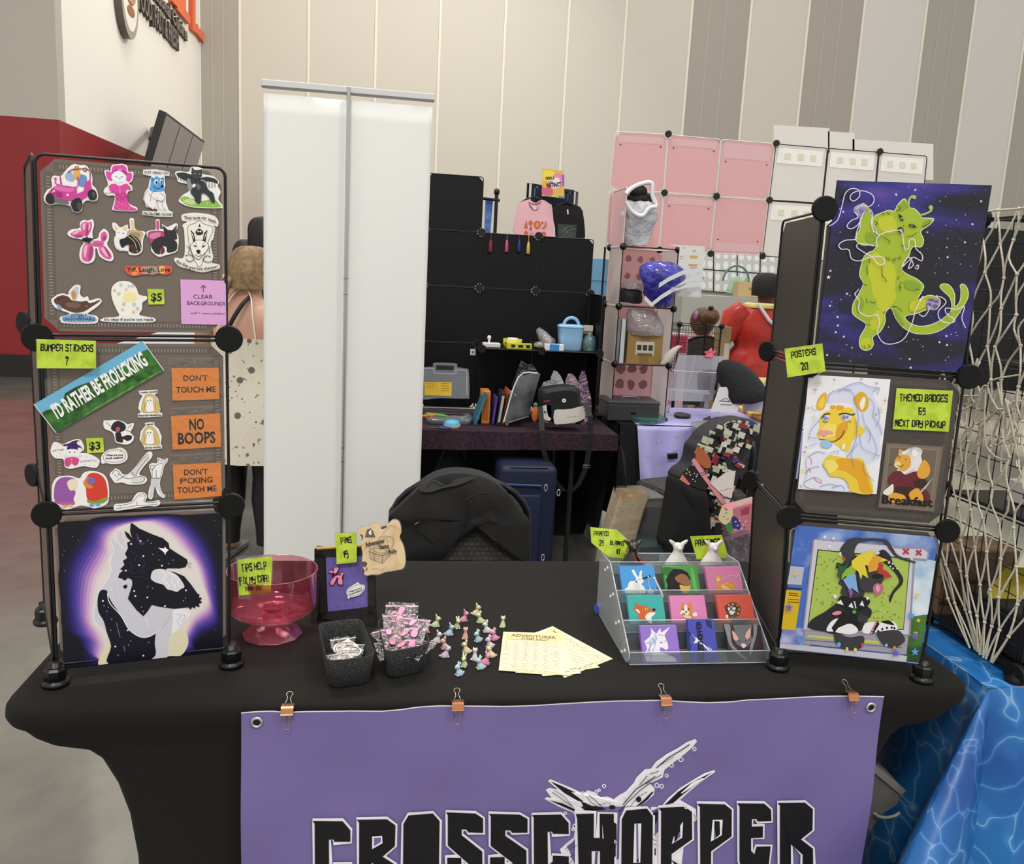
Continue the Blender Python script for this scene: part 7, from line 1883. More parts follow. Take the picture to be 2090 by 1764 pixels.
shirt('pale pink t-shirt with orange printed shapes on a hanger', '1085,530 1190,485 1230,500 1280,520 1350,485 1430,530 1460,570 1480,850 1440,900 1435,980 1085,980 1080,880 1030,830 1070,600', M('efbcc4', .85, bump=(12, .15)), 0, '''
s 8d5a66 1205,505 1250,525 1300,520 1345,498 1330,560 1290,605 1250,600 1215,560
s e2a9b2 1215,520 1260,545 1310,540 1340,515 1325,570 1288,590 1250,585
p e9e2e4 1255,545 1280,545 1290,590 1270,600
p d9673a 1150,800 1180,712 1196,805
s d9673a 1205,735 1230,712 1250,740 1235,770 1212,765
s d9673a 1265,740 1300,718 1340,745 1335,785 1300,812 1268,785
s e9a05a 1280,750 1300,740 1322,755 1312,785 1290,785
s b9482f 1350,740 1360,725 1368,740 1358,760
s d9673a 1395,720 1405,760 1385,805 1350,808 1380,780
s c9542f 1215,800 1228,785 1245,800 1225,830
s d9673a 1155,850 1180,830 1200,870 1165,890
s d9673a 1340,870 1370,840 1400,860 1380,890
c d9673a 7 1215,850 1240,880 1260,850
''', (1270, 490))
shirt('black t-shirt with a faint grey-green print on a hanger', '1480,570 1560,540 1600,555 1660,560 1720,545 1800,610 1830,900 1790,920 1760,990 1530,990 1500,800 1480,700', M('1a1a1c', .85, bump=(12, .15)), .03, '''
p 3f4a44 1530,755 1745,765 1735,910 1535,905
c 7f8f88 5 1570,860 1620,800 1700,780
c 7f8f88 5 1580,900 1650,830 1730,810
c 7f8f88 5 1600,790 1640,860 1700,900
c 7f8f88 4 1560,820 1660,850 1730,870
p e3e1de 1632,590 1650,592 1654,645 1638,648
''', (1640, 550), None)
mb = MB(); A = Art(mb, yplane(TY - .04), G1, off=.0, step=.0003); A.slab([(1358, 132), (1600, 160), (1606, 470), (1352, 440)], M('e3b95a', .3), .003)
A.draw('''
s f0d84a 1370,160 1490,170 1480,250 1380,300
s e98fa8 1490,190 1590,210 1590,330 1510,300
s f2e3e8 1430,250 1540,240 1560,340 1450,350
s d9668a 1365,330 1470,360 1460,435 1360,420
s f0b05a 1380,270 1440,300 1420,350 1370,340
p 8a5cc8 1580,200 1604,205 1604,320 1585,330
p 6ab85a 1390,425 1450,430 1450,448 1388,444
p e0d84a 1470,432 1520,438 1520,456 1470,450
p 3f8fa8 1540,440 1602,446 1604,468 1540,462
''')
A.text('FEELS', (1396, 256), (1494, 252), 28, '1a1412', bold=.03); A.text('LIKE', (1428, 290), (1474, 292), 18, '1a1412', bold=.02); A.text('INSTINCT', (1408, 344), (1572, 330), 44, '1a1412', bold=.04)
tag(mb.build('display_sign'), 'bright multicoloured sign reading feels like instinct above the shirts', 'sign')
mb = MB(); p0, p1 = atY(1207, 527, 3.62), atY(1231, 604, 3.62); mb.box(((p0.x + p1.x) / 2 + .03, 3.64, (p0.z + p1.z) / 2), (.15, .03, p0.z - p1.z), M('7fc0e6', .4), bev=.002); mb.box(((p0.x + p1.x) / 2 + .03, 3.623, (p0.z + p1.z) / 2 - .02), (.151, .003, .004), M('6aa9d0', .4)); tag(mb.build('blue_board'), 'light blue board standing between the two display walls', 'board')
carton('display_plinth', 'black plinth under the light blue board', 'plinth', ((p0.x + p1.x) / 2 + .03, 3.66, .002), (.16, .1, p1.z - .004), '101011', 0, [(0, .5, .15, .01, '1a1a1b')])
hp = atY(1222, 522, 5.4); root, W, hc, hr, H = person('person with dark hair glimpsed between the black and pink display walls', (hp.x, 5.4), 1.62, .3, SKIN1); hair_cap(root, hc, hr, H, M('2a1a14', .5), front=-.75, low=-.06, k=1.12); torso(root, W, [(.8, .09, .06, .008), (.78, .13, .075, .006), (.6, .11, .085, 0), (.04, .118, .09, 0)], M('34343c', .7), 'dark_top')
# ---------------------------------------------------------------- on and under the plum table
IT = PZ + .001
def P_(px, y): return atY(px, 860, y).x
t = thing('tool_case', 'open clear plastic case with yellow notes in its lid on the plum table', 'case', (P_(915, 2.9), 2.9, IT))
m_case = clear('c9ccd0', .6, .1, 'case_plastic', tint=('8f979d', .3))
lp = Pl((0, 2.98, IT), (1, 0, 0), (0, .15, 1)); mb = MB(); A = Art(mb, lp, D4, off=0)
A.slab(smooth(nums('60,560 130,545 215,540 215,515 250,500 430,505 465,520 465,545 550,560 580,590 585,840 560,865 300,860 60,850')), m_case, .006); A.S = D4
A.off = .002; A.draw('''
p 0d0d0e 248,525 430,530 425,578 252,572
c a9adb0 9 62,575 130,560 225,562 235,605 440,612 450,575 540,580 560,600 560,830
p e0b92a 130,698 408,698 405,838 132,830
l c49a1a 4 265,700 265,832
l 6a5210 4 150,715 235,716
l 6a5210 3 145,735 250,737
l 6a5210 3 145,755 225,757
l 6a5210 4 300,712 385,714
l 6a5210 4 300,735 380,737
l 6a5210 4 300,760 385,758
l 6a5210 4 300,785 380,783
''')
mb.build('lid', t)
mb = MB(); bx0, bx1 = P_(868, 2.8), P_(964, 2.8); mb.loft([rrect(bx0 + .01, bx1 - .01, 2.78, 2.95, .03, IT + .001), rrect(bx0, bx1, 2.77, 2.96, .03, IT + .03), rrect(bx0 + .003, bx1 - .003, 2.773, 2.957, .03, IT + .03), rrect(bx0 + .013, bx1 - .013, 2.783, 2.947, .03, IT + .005)], m_case); mb.build('tray', t)
for k, (px, y, ln, rz, c, lb) in enumerate(((872, 2.82, .1, .5, 'e07a2a', 'orange marker lying in the open case'), (892, 2.84, .12, -.5, '5fae3f', 'green marker lying in the open case'), (905, 2.86, .12, .1, '26262a', 'black pen lying in the open case'), (930, 2.86, .11, -.1, '1c1c1e', 'black marker at the far end of the open case'))):
    mb = MB(); c_ = V((P_(px, y), y, IT + .034 + .002 * k)); d = V((cos(rz), sin(rz), 0)); mb.tube([c_ - d * ln / 2, c_ + d * ln * .3, c_ + d * ln / 2], [.007, .007, .003], M(c, .4), 8); tag(mb.build('marker'), lb, 'pen', 'pens in the clear case')
t = thing('round_tin', 'round tin with a light blue domed lid on the plum table', 'tin', (P_(923, 2.7), 2.7, IT))
mb = MB(); mb.lathe([(.036, 0), (.041, .005), (.042, .016)], (P_(923, 2.7), 2.7, IT), M('cfcbc2', .35), 26, cap=True); mb.build('base', t); mb = MB(); mb.lathe([(.04, .016), (.039, .024), (.03, .034), (.015, .038), (.001, .039)], (P_(923, 2.7), 2.7, IT), M('56a9cc', .45), 26); mb.build('lid', t)
t = thing('scissors', 'pair of scissors with dark blue handles on the plum table', 'scissors', (P_(900, 2.66), 2.66, IT))
mb = MB(); c_ = V((P_(893, 2.66), 2.66, IT + .004)); mb.prism([c_ + V(v) for v in ((-.09, .006, 0), (.0, -.005, 0), (.0, .006, 0))], (0, 0, .002), M('b9bcc0', .25, metal=1)); mb.build('blade', t)
mb = MB()
for s_ in (1, -1): mb.tube([c_ + V((.035 + .028 * cos(q), .014 * s_ + .012 * sin(q), .002)) for q in (2 * pi * i / 12 for i in range(12))], .004, M('1f2f6a', .4), 6, closed=True)
mb.build('handles', t)
for (px, y, w, h, dep, lean, c, c2, lb) in ((967, 2.85, .012, .17, .16, .3, '2f6878', '3f8494', 'teal folder leaning beside the clear case'), (988, 2.9, .042, .165, .13, 0, 'd08336', 'b9642a', 'orange boxed book standing upright on the plum table'), (1003, 2.88, .012, .14, .14, .1, '4a3488', '5f48a0', 'purple notebook beside the orange book'), (1014, 2.86, .02, .17, .15, .12, '2a2a2c', 'b9b7b4', 'black binder with pale pages on the plum table'), (1022, 2.88, .01, .18, .15, .15, 'c9542f', '26242a', 'red-orange folder between the dark binders'), (1031, 2.86, .014, .165, .14, .2, 'cfccc6', '3a3a3c', 'grey folder next to the clear sleeve')):
    R = Matrix.Rotation(lean, 3, 'Y'); x = P_(px, y); mb = MB(); mb.box(V((x + sin(lean) * h / 2, y, IT + cos(lean) * h / 2 + sin(abs(lean)) * w / 2)), (w, dep, h), M(c, .5), R, bev=.001); mb.box(V((x + sin(lean) * h / 2, y - dep / 2 - .0008, IT + cos(lean) * h / 2 + sin(abs(lean)) * w / 2)), (w * .6, .001, h * .8), M(c2, .5), R); tag(mb.build('book'), lb, 'book', 'books and folders on the plum table')
pl = Pl((0, 2.66, IT), (1, .25, 0), (0, .3, 1)); mb = MB(); A = Art(mb, pl, D4); A.slab([(1085, 640), (1280, 600), (1300, 620), (1180, 1050), (980, 1112), (925, 1100)], M('55585b', .2, noise=(7, '2d2f31', .4, .6)), .01); A.draw('c c3c5c6 14 935,1105 1085,645 1280,605'); A.draw('l 9a9da0 6 980,1110 1190,1045'); tag(mb.build('picture_sleeve'), 'grey clear sleeve frame leaning on the plum table edge', 'frame')
mb = MB(); A = Art(mb, Pl((0, 2.9, IT), (1, .1, 0)), D4); A.slab([(1010, 740), (1110, 475), (1180, 520), (1220, 510), (1285, 600), (1280, 700), (1080, 720)], clear('bdbdbd', .6, .15, 'dark_poly', tint=('4c4c4e', .3), bump=(30, .8)), .004); tag(mb.build('plastic_sleeve'), 'crumpled clear sleeve standing behind the grey frame', 'bag')
# black bag with white pockets
by = 2.68; bpl = yplane(by); t = thing('shoulder_bag', 'black shoulder bag with scalloped white pockets and a long strap on the plum table', 'bag', tuple(bpl.at(1150, 862)))
m_bagb = M('111112', .6, bump=(25, .2))
mb = MB(); A = Art(mb, bpl, D4, off=.0)
q = [bpl.at(*U(D4, *p)) for p in smooth(nums('1318,800 1400,765 1560,745 1680,755 1710,800 1722,900 1745,950 1750,1090 1660,1110 1480,1115 1360,1085 1325,1000'), True, 3)]
cx_ = sum(q, V((0, 0, 0))) / len(q); mb.loft([[cx_ + (p - cx_) * .8 + V((0, -.012, 0)) for p in q], [p + V((0, 0, 0)) for p in q], [p + V((0, .1, 0)) for p in q], [cx_ + (p - cx_) * .8 + V((0, .115, 0)) for p in q]], m_bagb); mb.build('body', t)
mb = MB(); A = Art(mb, bpl, D4, off=.02, step=.0006); A.slab(smooth(nums('1448,985 1530,975 1640,965 1738,945 1755,1060 1640,1105 1500,1120 1445,1110'), True, 2), 'd9d4c9', .012); A.draw('e e6e4e0 1548,885,21'); A.draw('e 2a2a2a 1548,885,6'); A.draw('c b5afa2 4 1575,1055 1620,1048 1680,1042'); mb.build('white_pocket', t)
mb = MB(); A = Art(mb, bpl, D4, off=.012, step=.0006); A.slab(smooth(nums('1322,945 1410,930 1412,1070 1380,1085 1325,1050'), True, 2), 'd9d4c9', .012); A.draw('x 15151a 18 1355,1003'); A.draw('l c23a3a 10 1345,895 1402,885'); mb.build('side_pocket', t)
def strap(name, pts, y, w, n=0): mb = MB(); P3 = [atY(*p, y + dy) for p, dy in pts]; [mb.face([a + V((-w, 0, 0)), a + V((w, 0, 0)), b_ + V((w, 0, 0)), b_ + V((-w, 0, 0))], m_bagb) for a, b_ in zip(P3, P3[1:])]; return mb.build(name, t, solid=.002)
strap('strap', [((1195, 822), -.04), ((1205, 850), -.09), ((1205, 900), -.1), ((1198, 945), -.1), ((1192, 965), -.1), ((1180, 990), -.1), ((1165, 1004), -.1), ((1150, 1002), -.1), ((1135, 985), -.1), ((1118, 950), -.1), ((1110, 920), -.1), ((1106, 880), -.09), ((1103, 830), -.03)], by, .013)
mb = MB(); p = atY(1197, 953, by - .102); mb.tube([p + V(v) for v in ((-.018, 0, .008), (.018, 0, .008), (.018, 0, -.006), (-.018, 0, -.006))], .0018, M('d0d0d0', .2, metal=1), 6, closed=True); mb.build('buckle', t)
mb = MB(); p = atY(1092, 845, by - .03); mb.ball(p, (.017, .012, .042), M('d5682c', .8, bump=(120, .8)), 12, 12); mb.ball(p + V((0, 0, .045)), (.012, .01, .012), M('3f7a5a', .8), 8, 6); mb.build('carrot_charm', t)
for (x0_, y0_, x1_, y1_, c, lb) in ((1108, 790, 1135, 785, 'b9b4b8', 'clear bag of prints standing behind the black shoulder bag'), (1128, 770, 1150, 790, 'd3d1d3', 'striped clear packet behind the black shoulder bag'), (1158, 775, 1180, 790, 'b58fa5', 'pinkish clear bag behind the black shoulder bag'), (1185, 770, 1200, 800, '7a4a7c', 'purple bag at the end behind the black shoulder bag')):
    mb = MB(); A = Art(mb, Pl((0, 2.9, IT), (1, 0, 0), (0, .2, 1))); A.slab(smooth([(x0_ - 8, 860), (x0_ - 4, y0_), (x0_ + 8, y0_ - 12), (x1_, y1_ - 8), (x1_ + 6, y1_ + 20), (x1_ + 2, 860)], True, 2), clear('dedcdd', .6, .15, 'print_bag', bump=(40, .8), tint=(c, .35)), .012); tag(mb.build('plastic_bag'), lb, 'bag', 'plastic bags behind the shoulder bag')
# suitcase under the plum table
SY = 2.45; spx = lambda px, py: atY(px, py, SY); a, b_ = spx(1022, 955), spx(1140, 970)
t = thing('suitcase', 'navy blue fabric suitcase standing under the plum table', 'suitcase', ((a.x + b_.x) / 2, SY + .12, 0)); m_nv = M('101a36', .55, bump=(120, .15)); zt = a.z
mb = MB(); mb.box(((a.x + b_.x) / 2, SY + .13, .03 + zt / 2), (b_.x - a.x, .24, zt - .05), m_nv, bev=.03, seg=4); mb.build('body', t)
mb = MB(); mb.box(((a.x + b_.x) / 2 - .03, SY + .003, zt * .48), ((b_.x - a.x) * .66, .025, zt * .62), M('131e40', .5, bump=(120, .15)), bev=.012, seg=3); mb.tube([V((a.x + .03, SY - .002, zt - .08)), V((b_.x - .08, SY - .002, zt - .085))], .006, M('2b3c70', .35), 8); mb.build('front_pocket', t)
mb = MB(); mb.tube([V((b_.x - .012, SY + .03, zt - .05)), V((b_.x - .012, SY + .03, .06))], .006, M('0c1222', .4), 6); mb.tube([V((a.x + .05, SY + .02, zt - .003)), V((b_.x - .05, SY + .02, zt - .003))], .005, M('0c1222', .4), 6); mb.build('zip', t)
for px, py in ((1114, 996), (1140, 1006), (1108, 1138)): mb = MB(); p = atY(px, py, SY - .018); mb.tube([p + V((.007 * cos(q), 0, .016 * sin(q))) for q in (2 * pi * i / 10 for i in range(10))], .0028, M('d9d9d9', .2, metal=.9), 6, closed=True); mb.build('zip_pull', t)
for x in (a.x + .04, b_.x - .04): mb = MB(); mb.lathe([(.001, -.012), (.024, -.012), (.024, .012), (.001, .012)], (x, SY + .06, .0255), m_blk, 14, Matrix.Rotation(pi / 2, 3, 'Y')); mb.build('wheel', t)
mb = MB(); p = atY(925, 950, 2.9); mb.loft([[V((p.x + .16 * s_ * cos(q), 2.9 + .12 * s_ * sin(q), z)) for q in (2 * pi * j / 16 for j in range(16))] for z, s_ in ((.0, .8), (.06, 1), (.25, 1), (.42, .85), (.52, .5), (.56, .2))], M('121318', .7)); mb.tube([V((p.x - .07, 2.9, .52)), V((p.x - .03, 2.9, .62)), V((p.x + .05, 2.9, .6)), V((p.x + .07, 2.9, .5))], .012, M('0c0c10', .6), 8); tag(mb.build('duffel_bag'), 'dark duffel bag in the shade under the plum table', 'bag')
# ---------------------------------------------------------------- chairs with jackets
m_wv, nt, b = nodes_mat('woven_upholstery', .8)
tc = nt.nodes.new('ShaderNodeTexCoord'); mp_ = nt.nodes.new('ShaderNodeMapping'); mp_.inputs['Rotation'].default_value = (pi / 2, 0, 0); br = nt.nodes.new('ShaderNodeTexBrick')
for k_, v_ in (('Scale', 26), ('Mortar Size', .028), ('Brick Width', .5), ('Row Height', .42)): br.inputs[k_].default_value = v_
for k_, v_ in (('Color1', '4a4743'), ('Color2', '3c3a37'), ('Mortar', '141414')): br.inputs[k_].default_value = lin(v_)
nt.links.new(tc.outputs['Object'], mp_.inputs[0]); nt.links.new(mp_.outputs[0], br.inputs['Vector']); nt.links.new(br.outputs['Color'], b.inputs['Base Color'])
def chair(label, cx, cy, rz, w=.45, ht=.93, group=None):
    R = Matrix.Rotation(rz, 3, 'Z'); o = V((cx, cy, 0)); t = thing('banquet_chair', label, 'chair', tuple(o), group); L = lambda x, y, z: o + R @ V((x, y, z))
    mb = MB(); mb.loft([[L(p.x, p.y, z) for p in rrect(-w / 2 * s_, w / 2 * s_, -.2 * s_, .22 * s_, .05, 0)] for z, s_ in ((.42, .94), (.43, 1), (.475, 1), (.488, .93))], m_wv); mb.build('seat', t)
    mb = MB(); h0, h1 = .55, ht
    out = [(-w / 2, h0), (-w / 2, h1 - .15)] + [(-w / 2 * cos(a), h1 - .15 + .15 * sin(a)) for a in (pi * j / 14 for j in range(1, 14))] + [(w / 2, h1 - .15), (w / 2, h0)]
    yy = lambda z: .2 + .09 * (z - .5)
    mb.prism([L(x * .95, yy(z) - .02, z if z == h0 else z - .012) for x, z in out], R @ V((0, .045, 0)), m_wv); mb.build('backrest', t)
    mb = MB(); mb.tube([L(x, yy(z), z) for x, z in out], .012, m_blk, 8); mb.build('back_frame', t)
    for x in (-w / 2 + .02, w / 2 - .02):
        for y, yt, zt_ in ((-.2, -.17, .43), (.24, .2, .56)): mb = MB(); mb.tube([L(x, y, 0), L(x, yt, zt_)], .0115, m_blk, 8); mb.build('leg', t)
    return t, L, yy, out
CY = 1.32; cc = atY(940, 1100, CY); ctop = atY(950, 966, CY + .05).z
t, L, yy, out = chair('dark patterned banquet chair with a charcoal hoodie over its back behind the stall table', cc.x, CY - .2, 0, .46, ctop - .005)
m_hood = M('201f1f', .9, noise=(9, '2a2928', .4, .65))
jp = yplane(CY - .03); J0 = (780, 860, 4.3542)
def drape(name, label, pl, S, front, mat, th, cat, art=None, ridge=.02):
    pts = smooth(nums(front), True, 3); mb = MB(); A = Art(mb, pl, S); q = [A.P(p, 0) for p in pts]
    mb.prism(q, pl.n * -th, mat)
    c = sum(q, V((0, 0, 0))) / len(q); N = len(q)
    mb.loft([q, [c + (p - c) * .88 + pl.n * ridge for p in q], [c + (p - c) * .6 + pl.n * (ridge * 1.5 + .007 * sin(i * .42)) for i, p in enumerate(q)], [c + (p - c) * .25 + pl.n * (ridge * 1.3 + .005 * cos(i * .3)) for i, p in enumerate(q)], [c + pl.n * ridge for p in q]], mat, cap=False)
    if art: A.off = ridge * 1.9; A.step = .0006; art(A)
    return tag(mb.build(name), label, cat)
def hood_art(A):
    A.draw('c 191918 7 70,850 180,890 300,960 420,1060 465,1090'); A.draw('l d9d7d4 4 290,915 326,895')
    A.draw('s 4c4b45 330,610 400,540 470,520 560,560 640,520 720,500 840,490 700,560 560,590 420,630'); A.draw('c 24231f 6 400,590 450,540 520,575 600,550 640,530'); A.draw('c 232221 9 720,980 760,800 740,640'); A.draw('c 3b3a38 10 740,700 860,640 960,640')
drape('hoodie', 'charcoal hoodie draped over the chair back behind the table', jp, J0, '60,850 120,790 250,670 400,540 560,475 720,465 880,490 1000,545 1110,640 1210,770 1300,880 1322,950 1290,1240 1240,1230 1270,1000 1230,920 1110,880 1030,820 1010,740 960,750 950,860 940,910 840,950 740,1010 640,1090 560,1170 500,1240 200,1240 190,1100 150,960 70,890', m_hood, .09, 'jacket', hood_art, .012)
CX2 = atY(1405, 1010, 2.62)
t2, L2, yy2, o2 = chair('dark patterned banquet chair under the colourful jacket by the lilac table', CX2.x, 2.62, -1.2, .42, atY(1500, 862, 2.62).z)
jk = Pl((0, 1.92, 0), (1, .25, 0)); m_jk = M('2b292e', .7)
def inpoly(x, y, P):
    r = False
    for (a, b_), (c, d) in zip(P, P[1:] + P[:1]):
        if (b_ > y) != (d > y) and x < (c - a) * (y - b_) / (d - b_) + a: r = not r
    return r
JO = '1185,560 1200,470 1250,410 1310,330 1400,260 1500,215 1640,180 1760,190 1840,250 1850,320 1780,380 1720,520 1640,740 1590,900 1570,1040 1480,1040 1440,1330 1330,1340 1310,900 1240,890 1120,850 1030,790 1060,720 1150,650'
rs = random.Random(4)
def jk_art(A):
    A.off = .03; JP = nums(JO)
    cols = ['1a181c', '1a181c', '24222a', 'c9c4b4', 'd9d6c4', '9a2f3a', '3a3f7c', 'e2dfd2', 'cfd3b4', '8a3038', 'b5bfa0']
    for i in range(420):
        x, y = rs.uniform(1180, 1850), rs.uniform(190, 1330); w_, h_ = rs.uniform(16, 90), rs.uniform(14, 75); c_, s_ = cos(.35), sin(.35)
        if not all(inpoly(x + a, y + b_, JP) for a, b_ in ((-12, 0), (12, 0), (0, -12), (0, 12))): continue
        o = A.off; A.poly([(x + a * w_ * c_ - b_ * h_ * s_, y + a * w_ * s_ + b_ * h_ * c_) for a, b_ in ((-.5, -.5), (.5, -.5), (.5, .5), (-.5, .5))], rs.choice(cols)); A.off = o + .00003
    A.off += .002; A.draw('''
s b9653f 1200,470 1240,465 1330,560 1350,650 1310,680 1240,640 1195,580
p 1a181c 1060,720 1150,640 1300,780 1310,900 1240,890 1120,840
p e8806f 1030,790 1060,740 1140,840 1120,850
d d9d24a 9 1110,690 1130,715 1100,730 1140,745
d e6e4de 7 1180,730 1200,760 1165,790 1190,810 1210,740
p e59aa6 1150,600 1180,570 1270,690 1320,780 1510,1030 1460,1040 1300,820 1240,740
l 55303a 6 1222,735 1300,705
l 55303a 6 1235,757 1310,725
c e6e3da 9 1480,240 1510,215 1540,205
c e6e3da 9 1560,200 1580,195 1600,205
c e6e3da 8 1270,420 1290,400 1300,375
c e6e3da 8 1330,340 1350,310 1345,290
''')
    A.draw('p e4e1dc 1340,830 1500,720 1600,700 1560,980 1480,960')
    A.draw('c 77747a 4 1440,905 1500,895 1560,880')
drape('patchwork_jacket', 'colourful graffiti-patterned jacket hung on the chair by the lilac table', jk, D8, JO, m_jk, .1, 'jacket', jk_art, .015)
drape('black_coat', 'black garment hanging over the chair below the colourful jacket', Pl((0, 1.89, 0), (1, .25, 0)), D8, '1030,800 1130,850 1240,890 1310,920 1330,1100 1330,1540 930,1540 960,1200 1000,950', M('111112', .8), .1, 'coat', None, .012)
drape('black_shawl', 'black cloth falling from the jacketed chair towards the poster tower', Pl((0, 2.5, 0), (1, .1, 0)), D8, '1700,420 1850,300 1870,500 1800,700 1780,960 1560,1040 1600,850', M('0f0f10', .8), .05, 'coat', None, .01)
# bags on the floor
pb = lambda px, py, y: atY(px, py, y)
t = thing('paper_bag', 'crumpled tan paper bag standing on the floor under the lilac table', 'bag', tuple(pb(1265, 1120, 2.3)))
a, c_ = pb(1238, 1100, 2.3), pb(1300, 1016, 2.3); m_pap = M('a8977c', .8, bump=(18, .6)); zz = c_.z; x0_, x1_ = pb(1240, 1060, 2.3).x, pb(1292, 1060, 2.3).x
mb = MB(); mb.loft([[V((p.x + .12 * (z / zz) ** 2 * .6, p.y, z + .02 * sin(i * 1.9) * (z > zz * .95))) for i, p in enumerate(rrect(x0_ - .02, x1_, 2.3, 2.44, .015, 0))] for z in (0.002, zz * .3, zz * .6, zz * .85, zz)], m_pap, cap=False); mb.build('body', t)
mb = MB(); mb.ball(((x0_ + x1_) / 2 + .06, 2.37, zz - .05), (.045, .05, .05), M('8f6a3c', .6, bump=(30, .6)), 10, 7); mb.build('contents', t)
carton('tilted_carton', 'grey-lidded carton behind the paper bag', 'box', (pb(1312, 1040, 2.5).x, 2.55, .003), (.16, .25, pb(1312, 1018, 2.43).z), '6f6e6c', .15, [(0, .93, .15, .03, '8a8987')])
carton('clear_tub', 'dark clear tub with teal contents below the patterned chair seat', 'box', (pb(1345, 1090, 2.2).x, 2.3, .003), (.2, .2, .3), '3c4648', .1, [(0, .6, .14, .1, '49706c'), (.3, .8, .06, .04, 'a9b0b2')], rough=.2)
t = thing('gift_bag', 'pink dessert-print gift bag hung beside the patterned jacket', 'bag', tuple(pb(1500, 1080, 2.05)))
mb = MB(); A = Art(mb, yplane(2.05), D8, off=.002); A.slab([(1460, 1050), (1760, 965), (1740, 1290), (1640, 1330), (1500, 1350), (1420, 1180)], 'cf7f8c', .08)
A.draw('''
s e9dfae 1425,1180 1470,1060 1500,1110 1560,1080 1570,1160 1520,1240 1470,1240
l 6a3a2a 7 1490,1135 1515,1128
l 6a3a2a 7 1470,1165 1490,1170
l c9654a 7 1505,1195 1530,1185
s ecd8c8 1600,1030 1750,970 1755,1000 1640,1060
p b0485c 1650,1100 1740,1060 1735,1140 1660,1160
s 3c3f86 1560,1180 1600,1170 1650,1240 1640,1300 1570,1280
s 3f9a4a 1505,1250 1550,1230 1570,1300 1550,1340 1515,1310
d e2e0e8 9 1600,1220 1640,1210 1620,1260 1680,1250 1700,1220 1660,1290 1600,1300
d c9b84a 8 1640,1180 1680,1190 1715,1260
d 6a4a9a 9 1600,1250 1690,1280
''')
mb.build('body', t)
mb = MB(); A = Art(mb, yplane(2.0), D8, off=.002); A.slab(smooth(nums('1480,1390 1600,1330 1730,1310 1720,1500 1690,2250 1560,2250 1520,1560'), True, 2), clear('e4e2e6', .6, .12, 'parcel_bag', bump=(30, 1), tint=('8d8088', .25)), .05); tag(mb.build('plastic_bag'), 'clear plastic bag below the gift bag beside the poster tower', 'bag')
# ---------------------------------------------------------------- the pink stall: wall, cube column, lilac table
YP = 3.36; PP = yplane(YP)
def pinksheet(c, t, f): return sheet_mat(c, t, f)
m_pk, m_pkl, m_wh = sheet_mat('edbcbc', 'f0c8c8', .3), sheet_mat('f0cccc', 'f2d6d6', .3), sheet_mat('f0ece4', 'f0ece6', .3)
m_ww, m_kw = M('d9d4d0', .4), M('151515', .4)
gx = [(1256, 1363, 1472, 1583, 1690, 1794, 1893), (1244, 1355, 1461, 1569, 1678, 1783, 1882), (1236, 1345, 1449, 1555, 1663, 1770, 1868)]
gy = [(268, 274, 284, 293, 302, 310, 318), (387, 394, 401, 409, 416, 424, 431), (504, 510, 518, 523, 532, 540, 548)]
G = [[PP.at(gx[r][c], gy[r][c]) for c in range(7)] for r in range(3)]
pw = thing('panel_display', 'tall pink and white panel grid wall rising behind the lilac table', 'display wall', (G[2][2].x, YP, 0))
for r_ in range(2):
    for c_ in range(6):
        q = [G[r_ + 1][c_], G[r_ + 1][c_ + 1], G[r_][c_ + 1], G[r_][c_]]; p = panel(pw, q, V((0, -1, 0)), m_pk if c_ < 3 else m_wh, False, 'panel', m_ww if c_ < 3 else m_kw, gap=.006)
        if c_ < 3:
            mb = MB(); n = V((0, -1, 0)); f = lambda s_, t: bil(q, s_, t, n, .0015)
            s0, s1 = ((.06, .2) if (r_, c_) == (1, 2) else (.68, .93)) if c_ == 2 else (.82, .93)
            mb.face([f(.07, s0), f(.93, s0), f(.93, s1), f(.07, s1)], m_pkl); mb.build('pale_band', p)
            mb = MB(); ty = .62 if c_ == 2 and r_ == 0 else (.26 if c_ == 2 else .78)
            for s_ in (.12, .88): mb.ball(bil(q, s_, ty, n, .003), (.004, .003, .004), m_kw, 8, 5)
            mb.build('peg', p)
        else:
            mb = MB(); n = V((0, -1, 0)); f = lambda s_, t, o=.002: bil(q, s_, t, n, o)
            mb.prism([f(.06, .66), f(.92, .66), f(.92, .93), f(.06, .93)], n * .0008, M('f0ede6', .5)); mb.build('paper_sheet', p)
            for s_ in (.2, .45, .68): mb = MB(); mb.prism([f(s_, .74, .004), f(s_ + .11, .75, .004), f(s_ + .1, .86, .004), f(s_ - .01, .85, .004)], n * .0006, M('dcd8bd', .6)); mb.build('sticky_square', p)
for r_, c_ in ((0, 1), (0, 3), (0, 5), (1, 1), (1, 2), (1, 3), (1, 4), (1, 5), (2, 1), (2, 2), (2, 3), (2, 4)):
    mb = MB(); mb.disc(G[r_][c_] + V((0, -.004, 0)), (0, -1, 0), .02, .014, m_blk, 8); mb.build('connector', pw)
for c_ in (0, 5): mb = MB(); a = G[2][c_]; mb.tube([V((a.x, YP + .01, PZ)), a + V((0, .01, 0))], .006, m_kw, 6); mb.build('upright', pw)
for x0_, x1_, y0_, y1_, lb in ((1579, 1693, 255, 330, 'blank white card sticking up above the first white grid panels'), (1690, 1744, 268, 330, 'narrow blank white card beside the tallest card'), (1740, 1905, 284, 360, 'wide blank white card at the end above the grid wall')):
    mb = MB(); pl = yplane(YP + .02); mb.prism([pl.at(x0_, y1_), pl.at(x1_, y1_ + 8), pl.at(x1_, y0_ + (x1_ - x0_) * .06), pl.at(x0_, y0_)], (0, .004, 0), M('dedbd2', .5)); tag(mb.build('white_card'), lb, 'card', 'white cards above the grid wall')
